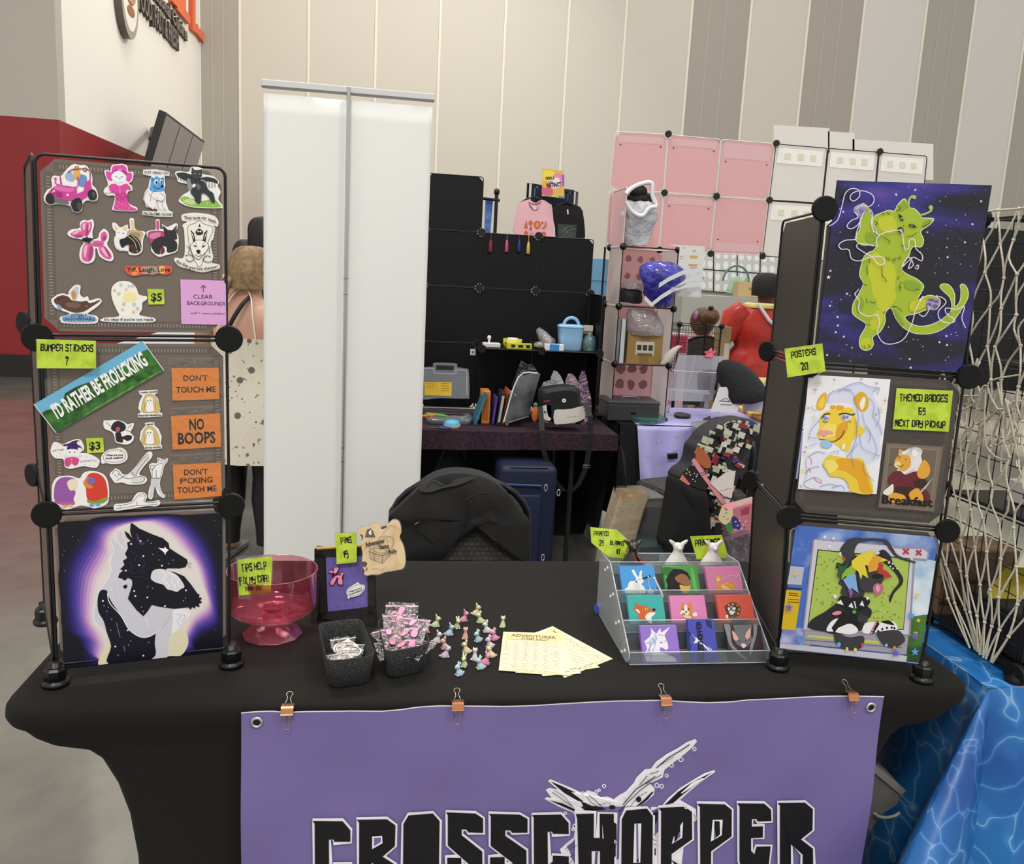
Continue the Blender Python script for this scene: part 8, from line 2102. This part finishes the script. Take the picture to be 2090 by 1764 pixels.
# cube column
XC0, XC1, YC0, YC1 = atY(1272, 503, 3.06).x, atY(1385, 508, 3.06).x, 3.06, 3.35
m_pkb = sheet_mat('f2c8c8', 'f6dada', .7)
zc = [.748, atY(1250, 743, YC0).z, atY(1256, 625, YC0).z, atY(1272, 503, YC0).z, atY(1281, 381, YC0).z]
cc_ = thing('cube_column', 'four-high column of translucent cubes at the end of the lilac table', 'display rack', (XC0, YC0, PZ)); m_frost = sheet_mat('efe8e6', 'f4efec', .7)
for k in range(4):
    cubepanel(cc_, (XC0, YC1), (XC0, YC0), zc[k], zc[k + 1], m_pkl if k == 3 else m_frost, m_ww, (-1, 0, 0))
    if k < 3: cubepanel(cc_, (XC1, YC0), (XC1, YC1), zc[k], zc[k + 1], m_frost, m_ww, (-1, 0, 0))
    if k < 3: cubepanel(cc_, (XC0, YC1), (XC1, YC1), zc[k], zc[k + 1], m_pkb, m_ww, (0, -1, 0))
rs = random.Random(2)
for k in (0, 2):
    mb = MB(); A = Art(mb, yplane(YC1 - .003), ONE, off=0)
    for i in range(4):
        for j in range(2):
            c = V((XC0 + (XC1 - XC0) * (i + .6) / 4.4, YC1 - .004, zc[k] + (zc[k + 1] - zc[k]) * (.82 - .3 * j))); r_ = .02 if k else .03
            mb.face([c + V((r_ * rs.uniform(.7, 1.1) * cos(q), 0, r_ * rs.uniform(.7, 1.2) * sin(q))) for q in (2 * pi * v / 9 for v in range(9))], M('b98488', .5))
    mb.build('printed_shapes', cc_)
for k in range(4):
    mb = MB(); mb.box(((XC0 + XC1) / 2, (YC0 + YC1) / 2, zc[k]), (XC1 - XC0 - .006, .28, .004), m_frost); mb.tube([V((XC0, YC0, zc[k])), V((XC1, YC0, zc[k])), V((XC1, YC1, zc[k]))], .0035, m_kw, 6); mb.build('shelf', cc_)
    for x, y in ((XC0, YC0), (XC1, YC0), (XC0, YC1)): mb = MB(); mb.ball((x, y, zc[k]), .02, m_blk, 8, 6); mb.build('connector', cc_)
mb = MB(); mb.tube([V((XC0, YC0, .75)), V((XC0, YC0, zc[3]))], .003, m_kw, 6); mb.tube([V((XC1, YC0, .75)), V((XC1, YC0, zc[3]))], .003, m_kw, 6); mb.build('edge_wire', cc_)
# lilac table
QX0, QX1, QY0, QY1 = .93, 2.6, 2.93, 3.57
m_lil = M('a9a4dc', .35, noise=(6, 'b7b2e4', .4, .6), bump=(5, .15)); m_bkc = M('0e0e0f', .8)
t = thing('folding_table', 'folding table carrying the black and lilac cloths', 'table', (1.75, 3.3, 0)); mb = MB(); mb.box(((QX0 + QX1) / 2, (QY0 + QY1) / 2, PZ - .03), (QX1 - QX0 - .06, QY1 - QY0 - .06, .05), M('2a2a2b')); mb.build('tabletop', t)
for x in (1.25, 2.4):
    for y in (3.05, 3.6): mb = MB(); mb.tube([V((x, y, 0)), V((x, y, PZ - .05))], .013, m_blk, 8); mb.build('leg', t)
mb = MB(); mb.box(((QX0 + QX1) / 2, (QY0 + QY1) / 2, PZ - .0015), (QX1 - QX0, QY1 - QY0, .003), m_bkc)
mb.grid(lambda u, v: V((QX0 + (QX1 - QX0) * u, QY0 - .002 - .006 * v - .004 * v * sin(u * 60), PZ * (1 - v * (.86 + .1 * sin(u * 47))))), 90, 8, m_bkc)
mb.grid(lambda u, v: V((QX0 - .004 - .08 * v - .02 * v * sin(u * 15), QY0 + (QY1 - QY0) * u, PZ * (1 - v * .85))), 24, 8, m_bkc); tag(mb.build('tablecloth'), 'black undercloth hanging raggedly below the lilac cloth', 'tablecloth')
lx0 = atY(1300, 868, QY0 - .006).x
def lilp(u, v):
    x = lx0 + (2.55 - lx0) * u
    if v <= .4: return V((x - .05 * (1 - v / .4) * 0, QY1 - .02 - (QY1 - QY0 - .01) * v / .4, PZ + .003))
    w = (v - .4) / .6; k = math.exp(-((u - .1) / .03) ** 2)
    return V((x + .03 * w + .035 * (.2 - u) * w * 0, QY0 - .012 - .035 * w - w * (.028 * sin(u * 60) + .05 * k * (1 - abs(w - .5))), PZ + .002 - w * (.30 + .03 * sin(u * 20)) ))
mb = MB(); mb.grid(lilp, 110, 26, m_lil)
for u_, w_ in ((.075, .56), (.14, .5), (.03, .7), (.05, .93), (.12, .9), (.2, .6)):
    c = lilp(u_, w_) + V((0, -.004, 0)); mb.face([c + V((.02 * (1 if k % 2 == 0 else .22) * sin(pi * k / 4) * .7, -.002, .026 * (1 if k % 2 == 0 else .22) * cos(pi * k / 4))) for k in range(8)][::-1], M('cfd0cf', .4))
tag(mb.build('tablecloth'), 'shiny lilac cloth with pale star prints gathered in a black clip', 'tablecloth')
t = thing('binder_clip', 'black binder clip gathering the lilac cloth', 'binder clip', tuple(atY(1373, 932, QY0 - .08))); p = atY(1373, 932, QY0 - .085)
mb = MB(); mb.prism([p + V(v) for v in ((-.028, 0, .008), (.028, .0, .014), (.028, 0, -.012), (-.024, 0, -.016))], (0, .018, .004), m_blk); mb.build('clip_body', t)
mb = MB(); mb.tube([p + V(v) for v in ((-.008, .004, .01), (.004, 0, .035), (.012, 0, .042), (.018, 0, .035), (.012, .004, .012))], .0016, M('b9b9b9', .2, metal=.9), 6); mb.build('wire_handle', t)
QT = PZ + .005
# things in the column
def at3(px, py, y): return atY(px, py, y)
a, b_ = at3(1243, 815, 3.0), at3(1346, 850, 3.0)
t = thing('cash_box', 'dark grey cash box at the foot of the cube column', 'box', ((a.x + b_.x) / 2, 3.1, QT)); m_cash = M('3b3b3e', .45)
mb = MB(); mb.box(((a.x + b_.x) / 2, 3.12, QT + .045), (b_.x - a.x, .22, .09), m_cash, bev=.004); mb.box(((a.x + b_.x) / 2, 3.008, QT + .045), (.03, .004, .014), m_blk, bev=.002); mb.build('body', t)
mb = MB(); mb.box(((a.x + b_.x) / 2, 3.12, QT + .1), (b_.x - a.x + .006, .226, .018), M('46464a', .4), bev=.005); mb.tube([V(((a.x + b_.x) / 2 - .05, 3.1, QT + .109)), V(((a.x + b_.x) / 2 - .04, 3.1, QT + .122)), V(((a.x + b_.x) / 2 + .04, 3.1, QT + .122)), V(((a.x + b_.x) / 2 + .05, 3.1, QT + .109))], .004, M('909094', .3, metal=.8), 6); mb.build('lid', t)
carton('shipping_box', 'brown cardboard shipping box with print in the column cube', 'box', ((XC0 + XC1) / 2 + .015, 3.16, zc[1] + .004), (.2, .16, .17), '9a7a44', 0, [(0, .5, .05, .17, '8a6a38'), (0, .5, .105, .075, 'c9c3ad'), (-.32, .53, .024, .03, '3a342a'), (0, .53, .024, .03, '3a342a'), (.32, .53, .024, .03, '3a342a'), (0, .32, .085, .012, '6a604c')])
carton('photo_album', 'white-paged dark album standing beside the shipping box', 'book', (XC0 + .04, 3.17, zc[1] + .004), (.032, .18, .24), 'c9ced2', 0, [(-.9, .5, .006, .24, '2a2b2e'), (.9, .5, .006, .24, '2a2b2e')])
def bagblob(name, label, secs, mat, art=None, n=20, cr=.006):
    """a crumpled bag: (px, py, half width, half depth) up its axis at depth y"""
    mb = MB(); rs = random.Random(len(label)); rings = []
    for px, py, a, d, y in secs: c = atY(px, py, y); rings.append([c + V(((a + rs.uniform(-cr, cr)) * cos(q), (d + rs.uniform(-cr, cr)) * sin(q), rs.uniform(-cr, cr))) for q in (2 * pi * j / n for j in range(n))])
    mb.loft(rings, mat)
    o = tag(mb.build(name), label, 'bag')
    if art: art(o)
    return o
m_cr = clear('eeeef0', .7, .1, 'crinkle_bag', bump=(30, 1), tint=('b9b6ba', .3))
bagblob('plastic_bag', 'clear zip bag stuffed above the shipping box in the column', [(1318, 684, .1, .05, 3.1), (1316, 665, .105, .06, 3.1), (1312, 645, .09, .05, 3.1), (1306, 632, .07, .03, 3.1)], m_cr)
bagblob('black_pouch', 'black folded pouch on the third shelf of the column', [(1283, 617, .07, .08, 3.18), (1283, 606, .075, .085, 3.18), (1284, 594, .07, .08, 3.18), (1285, 590, .04, .05, 3.18)], M('1a1a1c', .6))
bagblob('plastic_bag', 'crumpled clear bag on top of the black pouch', [(1290, 590, .06, .06, 3.16), (1292, 582, .07, .06, 3.16), (1290, 574, .05, .04, 3.16)], m_cr)
m_blu = M('2f2c8c', .22, noise=(18, '4a48b8', .45, .62), bump=(28, 1.0), coat=.5)
def handles(o):
    mb = MB()
    for a in (((1316, 608), (1330, 622), (1350, 606), (1380, 588), (1405, 572), (1425, 560), (1432, 550)), ((1345, 583), (1365, 570), (1395, 556), (1420, 553), (1436, 566), (1432, 580), (1400, 583), (1370, 592))):
        P3 = [atY(*p, 2.9) for p in a]; w = V((0, 0, .012)); [mb.face([p - w, q - w, q + w, p + w], M('d9dbe0', .3)) for p, q in zip(P3, P3[1:])]
    mb.build('bag_handles', o)
bagblob('carrier_bag', 'glossy blue carrier bag with white handles hanging from the column', [(1352, 628, .03, .03, 3.02), (1348, 618, .07, .05, 3.0), (1345, 600, .085, .06, 3.0), (1350, 585, .10, .07, 2.98), (1352, 565, .125, .08, 2.98), (1350, 548, .12, .075, 2.98), (1352, 538, .08, .05, 2.98), (1355, 535, .03, .03, 2.98)], m_blu, handles)
m_wb = M('b5b7ba', .35, noise=(14, 'd2d3d5', .4, .6), bump=(24, .9))
def topbag(o):
    mb = MB(); c = atY(1306, 408, 3.12); mb.ball(c, (.075, .07, .045), M('141416', .7, bump=(30, .4)), 14, 10); mb.ball(c + V((-.02, -.03, .04)), (.05, .045, .035), M('17171a', .7), 12, 8); mb.build('dark_contents', o)
    mb = MB(); P3 = [atY(*p, 3.06) for p in ((1278, 396), (1290, 384), (1310, 375), (1330, 374), (1331, 398), (1340, 420))]; mb.tube(smooth([tuple(p) for p in P3], False, 4), [.012] * 21, M('e2e2e2', .3), 8); P3 = [atY(*p, 3.02) for p in ((1278, 412), (1290, 432), (1310, 441), (1325, 425), (1340, 422))]; mb.tube(smooth([tuple(p) for p in P3], False, 4), [.011] * 17, M('e2e2e2', .3), 8); mb.build('rolled_rim', o)
bagblob('carrier_bag', 'white carrier bag holding black clothing on top of the column', [(1296, 501, .07, .06, 3.15), (1296, 485, .085, .075, 3.15), (1301, 460, .09, .08, 3.14), (1306, 440, .10, .085, 3.12), (1308, 425, .095, .08, 3.12), (1308, 412, .08, .07, 3.12)], m_wb, topbag)
bagblob('tote_handle_bag', 'cream cloth bag handle drooping out of the shipping box cube', [(1352, 742, .012, .02, 3.04), (1360, 738, .025, .02, 3.03), (1368, 722, .03, .02, 3.03), (1378, 712, .02, .015, 3.03), (1388, 706, .012, .01, 3.03)], M('cfcabb', .7), cr=.002)
# price list
ls = yplane(3.0); mb = MB(); A = Art(mb, ls, D7, step=.0003); A.slab([(715, 82), (1052, 102), (1016, 562), (785, 550), (826, 110)], 'dedbd8', .0015)
A.draw('d 222222 5 863,116'); A.draw('p d2a92e 942,136 972,136 972,150 942,150'); A.draw('p d2a92e 916,184 990,186 988,200 916,198'); A.draw('p d2a92e 906,258 986,262 986,278 905,276')
for y in (206, 286, 300): A.draw(f'l 7a7672 3 920,{y} 980,{y+2}')
for y in (190, 210): A.draw(f'l 9a9692 3 825,{y} 860,{y+1}')
A.draw('l 9a9692 3 790,510 830,514'); tag(mb.build('price_list'), 'large white price list sheet with yellow highlights hung beside the blue carrier bag', 'sign')
# on the lilac table
SA = 3.12; m_acs = clear('e9e9ee', .7, .06, 'acrylic_stand_b', tint=('c2c0cc', .25)); apl = Pl((0, SA, QT), (1, .05, 0), (0, .35, 1))
t = thing('leaflet_stand', 'empty clear acrylic leaflet stand on the lilac table', 'display stand', tuple(atZ(1410, 835, QT)))
mb = MB(); A = Art(mb, apl, D7); A.slab([(815, 1078), (1230, 1092), (1110, 1440), (760, 1400), (775, 1200)], m_acs, .004); A.draw('l e9e9ee 4 760,1220 1175,1240'); A.draw('l e9e9ee 4 725,1390 1150,1400'); A.draw('l c9c9d0 3 970,1085 870,1470'); mb.build('back_plate', t)
mb = MB(); A = Art(mb, apl, D7, off=.06); A.slab([(720, 1380), (1160, 1400), (1105, 1500), (700, 1490)], m_acs, .003); mb.build('lip', t)
for px in (700, 1150): mb = MB(); A = Art(mb, apl, D7, off=.06); q = [A.P(p, o_) for p, o_ in (((px, 1600), .06), ((px + 30, 1400), .06), ((px + 80, 1240), 0), ((px + 30, 1600), -.02))]; mb.prism(q, (.003, 0, 0), m_acs); mb.build('side_plate', t)
mb = MB(); A = Art(mb, apl, D7, off=.01); A.slab([(1042, 1052), (1080, 1042), (1110, 1014), (1122, 1042), (1156, 1046), (1125, 1068), (1132, 1100), (1092, 1080), (1058, 1098), (1068, 1068)], 'e0587a', .002); A.text('A.I.?', (1072, 1066), (1128, 1060), 22, '5a1a2a', bold=.03); A.poly([(1055, 1078), (1122, 1078), (1118, 1102), (1056, 1098)], 'e0587a'); tag(mb.build('star_tag'), 'pink paper star stuck on the leaflet stand', 'tag')
pl = Pl((0, 3.05, QT), (1, 0, 0), (0, .2, 1)); mb = MB(); A = Art(mb, pl, D7, step=.0004); A.slab([(1180, 1370), (1422, 1360), (1340, 1600), (1100, 1590)], 'd3d0d2', .003); A.draw('l 222226 7 1200,1495 1320,1498'); A.draw('c 222226 5 1180,1500 1240,1470 1280,1500 1310,1490'); A.draw('l 222226 5 1190,1525 1300,1530'); A.draw('p 2a2a2c 1010,1505 1045,1500 1035,1560 1000,1555'); A.draw('p 77777a 1050,1500 1090,1500 1085,1560 1040,1556'); tag(mb.build('note_sign'), 'white handwritten sign in a clear holder on the lilac table', 'sign')
def flat(name, label, cat, pts, mat, th=.006): mb = MB(); mb.prism([atZ(*U(D7, *p), QT + .001) for p in pts][::-1], (0, 0, th), mat); return tag(mb.build(name), label, cat)
flat('headband', 'black band lying on the lilac cloth', 'band', smooth(nums('775,1620 830,1610 920,1630 900,1650 800,1645')), M('1a1a1b', .6), .012)
flat('marker', 'black marker lying on the lilac cloth', 'pen', nums('1035,1665 1095,1638 1105,1646 1045,1676'), M('18181a', .4), .008)
flat('zip_bag', 'clear bag of brushes lying on the lilac cloth', 'bag', smooth(nums('945,1690 1110,1680 1180,1700 1150,1745 950,1735')), m_cr, .008)
flat('zip_bag', 'clear bag with teal contents at the lilac cloth corner', 'bag', smooth(nums('340,1655 450,1640 520,1605 560,1630 640,1640 700,1670 640,1695 500,1700')), clear('e2e6e4', .6, .12, 'teal_bag', bump=(30, .8), tint=('4c9a90', .3)), .02)
bagblob('black_plush', 'soft black plush bundle on the lilac table before the red outfit', [(1510, 822, .07, .06, 3.1), (1524, 812, .12, .08, 3.1), (1522, 796, .13, .09, 3.12), (1510, 778, .135, .09, 3.14), (1500, 758, .11, .08, 3.15), (1492, 742, .07, .05, 3.15), (1488, 736, .03, .03, 3.15)], M('1d1d1f', .85, bump=(40, .3)), cr=.004)
bagblob('white_bundle', 'bundle of white fabric on the lilac table beside the black plush', [(1562, 838, .14, .08, 3.2), (1560, 820, .13, .08, 3.2), (1562, 800, .1, .06, 3.2), (1568, 788, .04, .03, 3.2)], M('d5d3d2', .7), cr=.004)
flat('folded_cloth', 'red and yellow cloth folded by the tower on the lilac table', 'cloth', smooth(nums('1345,1570 1450,1560 1560,1590 1570,1680 1500,1660 1420,1610')), M('d8c84c', .6, noise=(14, 'c0432c', .45, .55)), .02)
# ---------------------------------------------------------------- people and stall further back
FY = 8.2; fp = yplane(FY); mb = MB(); A = Art(mb, fp, D7, step=.001); A.slab([(820, 150), (1760, 180), (1720, 740), (820, 720)], 'b9b7ad', .03); o = mb.build('partition_panel'); tag(o, 'pale grey-green partition beyond the pink stall', 'partition')
A_, B_ = fp.at(1425, 515), fp.at(1600, 527); sg_ = fp.at(1445, 560)
fg = thing('sticker_display', 'far white grid wall hung with sheets of white stickers', 'display wall', tuple(sg_))
cols_ = (1413, 1457, 1505, 1552, 1600); rows_ = (505, 548, 592); rs = random.Random(9)
for i in range(4):
    for j in range(2):
        mb = MB(); A = Art(mb, yplane(FY - .036), ONE, step=.0015); x0_, x1_, y0_, y1_ = cols_[i], cols_[i + 1], rows_[j] + i * 3.5, rows_[j + 1] + i * 3.5; A.slab([(x0_ + 1, y0_ + 1), (x1_ - 1, y0_ + 4), (x1_ - 2, y1_ + 2), (x0_, y1_ - 1)], 'c9c8c8', .004)
        for a in range(3):
            for k in range(2): cx_, cy_ = x0_ + (x1_ - x0_) * (a + .5) / 3, y0_ + 2 + (y1_ - y0_) * (k + .5) / 2; A.off = .002; A.poly([(cx_ + 6 * rs.uniform(.7, 1.1) * cos(q), cy_ + 9 * rs.uniform(.7, 1.1) * sin(q)) for q in (2 * pi * v / 8 for v in range(8))], 'eeecea')
        A.off = .006; A.strokes(stroke([(x0_, y0_), (x1_, y0_ + 3.5), (x1_ - 1, y1_ + 3), (x0_ - 1, y1_)], 1.3, True), '4a4a4a'); mb.build('sticker_sheet', fg)
t = thing('handbag', 'small mint green handbag on display before the far sticker wall', 'bag', tuple(atY(1500, 598, 7.6))); mb = MB(); A = Art(mb, yplane(7.6), D7); A.slab(smooth(nums('1245,520 1262,440 1285,380 1320,372 1345,420 1390,360 1410,420 1395,520 1320,528'), True, 2), M('a9c9b0', .4), .15); mb.build('body', t); mb = MB(); c = atY(1502, 575, 7.55); mb.tube([c + V((.15 * cos(q), 0, .17 * sin(q))) for q in (pi * i / 14 for i in range(15))], .012, M('5d7a68', .4), 8); mb.build('handle', t)
p = atY(1533, 588, 7.4); carton('shipping_box', 'small tan carton beside the mint handbag', 'box', (p.x, 7.5, p.z - .1), (.26, .15, .16), 'c2a878', 0, [(.2, .55, .08, .03, '9a7f52')])
p0 = atY(1510, 620, 7.4); carton('display_counter', 'long pale counter under the mint handbag', 'counter', (p0.x + .1, 7.5, .002), (1.6, .5, atY(1533, 588, 7.4).z - .104), 'a5a49c', 0, [(0, .5, 1.4, .02, '8a8a84')])
# seated person with a bun, wire crate and chair
p = atY(1428, 655, 5.45); SX, SZ = p.x, p.z; root = thing('person', 'seated person with a brown bun and grey-white top seen from behind the wire crate', 'person', (SX, 5.45, 0))
mb = skin_fig({'hip': (V((SX + .02, 5.45, .5)), .15), 'chest': (V((SX + .02, 5.43, .92)), .16), 'neck': (V((SX + .01, 5.41, 1.09)), .055), 'head': (V((SX, 5.38, SZ)), .085), 'sl': (V((SX + .19, 5.43, 1.02)), .06), 'el': (V((SX + .25, 5.30, .8)), .045), 'wl': (V((SX + .15, 5.10, .74)), .03), 'sr': (V((SX - .16, 5.43, 1.02)), .06), 'er': (V((SX - .22, 5.30, .8)), .045), 'wr': (V((SX - .12, 5.10, .74)), .03), 'kl': (V((SX + .12, 5.00, .5)), .07), 'fl': (V((SX + .12, 5.00, .05)), .05), 'kr': (V((SX - .1, 5.00, .5)), .07), 'fr': (V((SX - .1, 5.00, .05)), .05)}, [('hip', 'chest'), ('chest', 'neck'), ('neck', 'head'), ('chest', 'sl'), ('sl', 'el'), ('el', 'wl'), ('chest', 'sr'), ('sr', 'er'), ('er', 'wr'), ('hip', 'kl'), ('kl', 'fl'), ('hip', 'kr'), ('kr', 'fr')], SKIN1); mb.build('body', root)
mb = MB(); m_br = M('4f3622', .5, noise=(25, '75552f', .45, .7)); mb.ball((SX, 5.38, SZ), (.105, .1, .12), m_br, 16, 11); mb.ball((SX + .02, 5.28, SZ + .045), (.085, .07, .075), m_br, 14, 9); mb.build('hair_bun', root); mb = MB(); mb.ball((SX + .01, 5.24, SZ + .12), (.025, .02, .015), M('1a1a1a'), 8, 6); mb.build('hair_clip', root); mb = MB(); mb.ball((SX - .085, 5.31, SZ + .05), (.018, .03, .04), M('9a6a96', .5), 8, 6); mb.build('hair_clip', root)
mb = MB(); mb.loft([[V((SX + .02 + a * cos(q), 5.43 + d * sin(q), z)) for q in (2 * pi * j / 18 for j in range(18))] for z, a, d in ((.42, .2, .17), (.7, .21, .18), (.95, .23, .18), (1.03, .2, .14), (1.07, .1, .09))], M('b9b9c0', .6, noise=(4, '8b8b96', .5, .55))); mb.build('top', root)
WY = 4.2; a, b_ = atY(1387, 662, WY), atY(1473, 668, WY); wc = thing('wire_crate', 'black wire grid crate with a star tag before the seated person', 'crate', ((a.x + b_.x) / 2, WY, 0)); zb = a.z - .34
for A_, B_ in (((a.x, WY), (b_.x, WY)), ((a.x, WY + .3), (b_.x, WY + .3)), ((a.x, WY), (a.x, WY + .3)), ((b_.x, WY), (b_.x, WY + .3))): gridpanel(wc, (*A_, 0), (*B_, 0), zb, a.z, 7, .0016, .004)
for x in (a.x, b_.x): mb = MB(); mb.ball((x, WY, a.z), .022, m_blk, 8, 6); mb.tube([V((x, WY, 0)), V((x, WY, zb))], .012, m_blk, 8); mb.build('connector', wc)
p = atY(1443, 690, 5.0); chair('dark round-backed chair beyond the wire crate', p.x, 4.8, 0, .4, atY(1443, 688, 5.0).z)
p = atY(1480, 668, 4.2); carton('tall_carton', 'tall narrow cardboard carton beside the red outfit', 'box', (p.x + .01, 4.25, .002), (.075, .1, p.z), '9a835c', .1, [(.3, .85, .04, .14, 'c9c2b0')])
p = atY(1385, 690, 4.7); carton('pink_tub', 'hot pink tub at the edge of the wire crate', 'box', (p.x, 4.75, .002), (.14, .14, p.z + .03), 'd8b9c0', 0, [(0, .93, .12, .12, 'd9416a')])
RYY = 4.6; p = atY(1572, 580, RYY); hgt = p.z + .1
root, W, hc, hr, H = person('person in a shiny red outfit with yellow sash seen from behind', (p.x - .02, RYY), hgt, pi + .1, SKIN3, {'l': ((.17, -.03, .63), (.13, -.14, .56)), 'r': ((.17, -.03, .63), (.13, -.14, .56))}, wide=1.12)
hair_cap(root, hc, hr, H, M('17120f', .7), front=-.5, low=-.03, k=1.06); m_red = M('c9301f', .35, noise=(7, 'b3261a', .4, .6), bump=(7, .5), coat=.2); m_yel = M('e3d98c', .5)
torso(root, W, [(.845, .08, .06, .01), (.815, .115, .075, .006), (.77, .15, .09, .004), (.69, .13, .1, .002), (.655, .118, .09, 0), (.63, .135, .1, 0), (.56, .155, .115, 0), (.5, .15, .11, 0), (.43, .155, .115, 0), (.36, .16, .12, 0)], m_red, 'red_outfit', 30, .02)
for s_ in (1, -1): mb = MB(); mb.tube([W(.1 * s_, .01, .82), W(.135 * s_, .005, .78), W(.155 * s_, -.01, .69)], [.05 * H, .062 * H, .045 * H], m_red, 12); mb.build('sleeve', root)
torso(root, W, [(.853, .085, .063, .012), (.845, .1, .078, .01), (.83, .098, .074, .01)], m_yel, 'ruffle_collar', 30, .03)
torso(root, W, [(.525, .158, .117, 0), (.51, .166, .125, 0), (.49, .166, .125, 0), (.475, .158, .118, 0)], m_yel, 'yellow_sash', 30, .02)
mb = MB(); mb.ball(W(.0, .12, .5), (.05, .04, .045), m_yel, 10, 7); mb.tube([W(.0, .125, .49), W(-.03, .135, .43), W(-.035, .13, .37)], [.03, .04, .03], m_yel, 8); mb.build('sash_knot', root)
mb = MB(); mb.tube([W(.065, .06, .85), W(.03, .1, .78), W(-.06, .118, .7), W(-.13, .1, .62)], .014, M('e2dfdc', .5), 6); mb.build('white_strap', root)
mb = MB(); mb.tube([W(.165 * cos(q), .12 * sin(q), .355) for q in (2 * pi * j / 24 for j in range(24))], .012, M('e6e2de', .5), 6, closed=True); mb.build('white_hem', root)
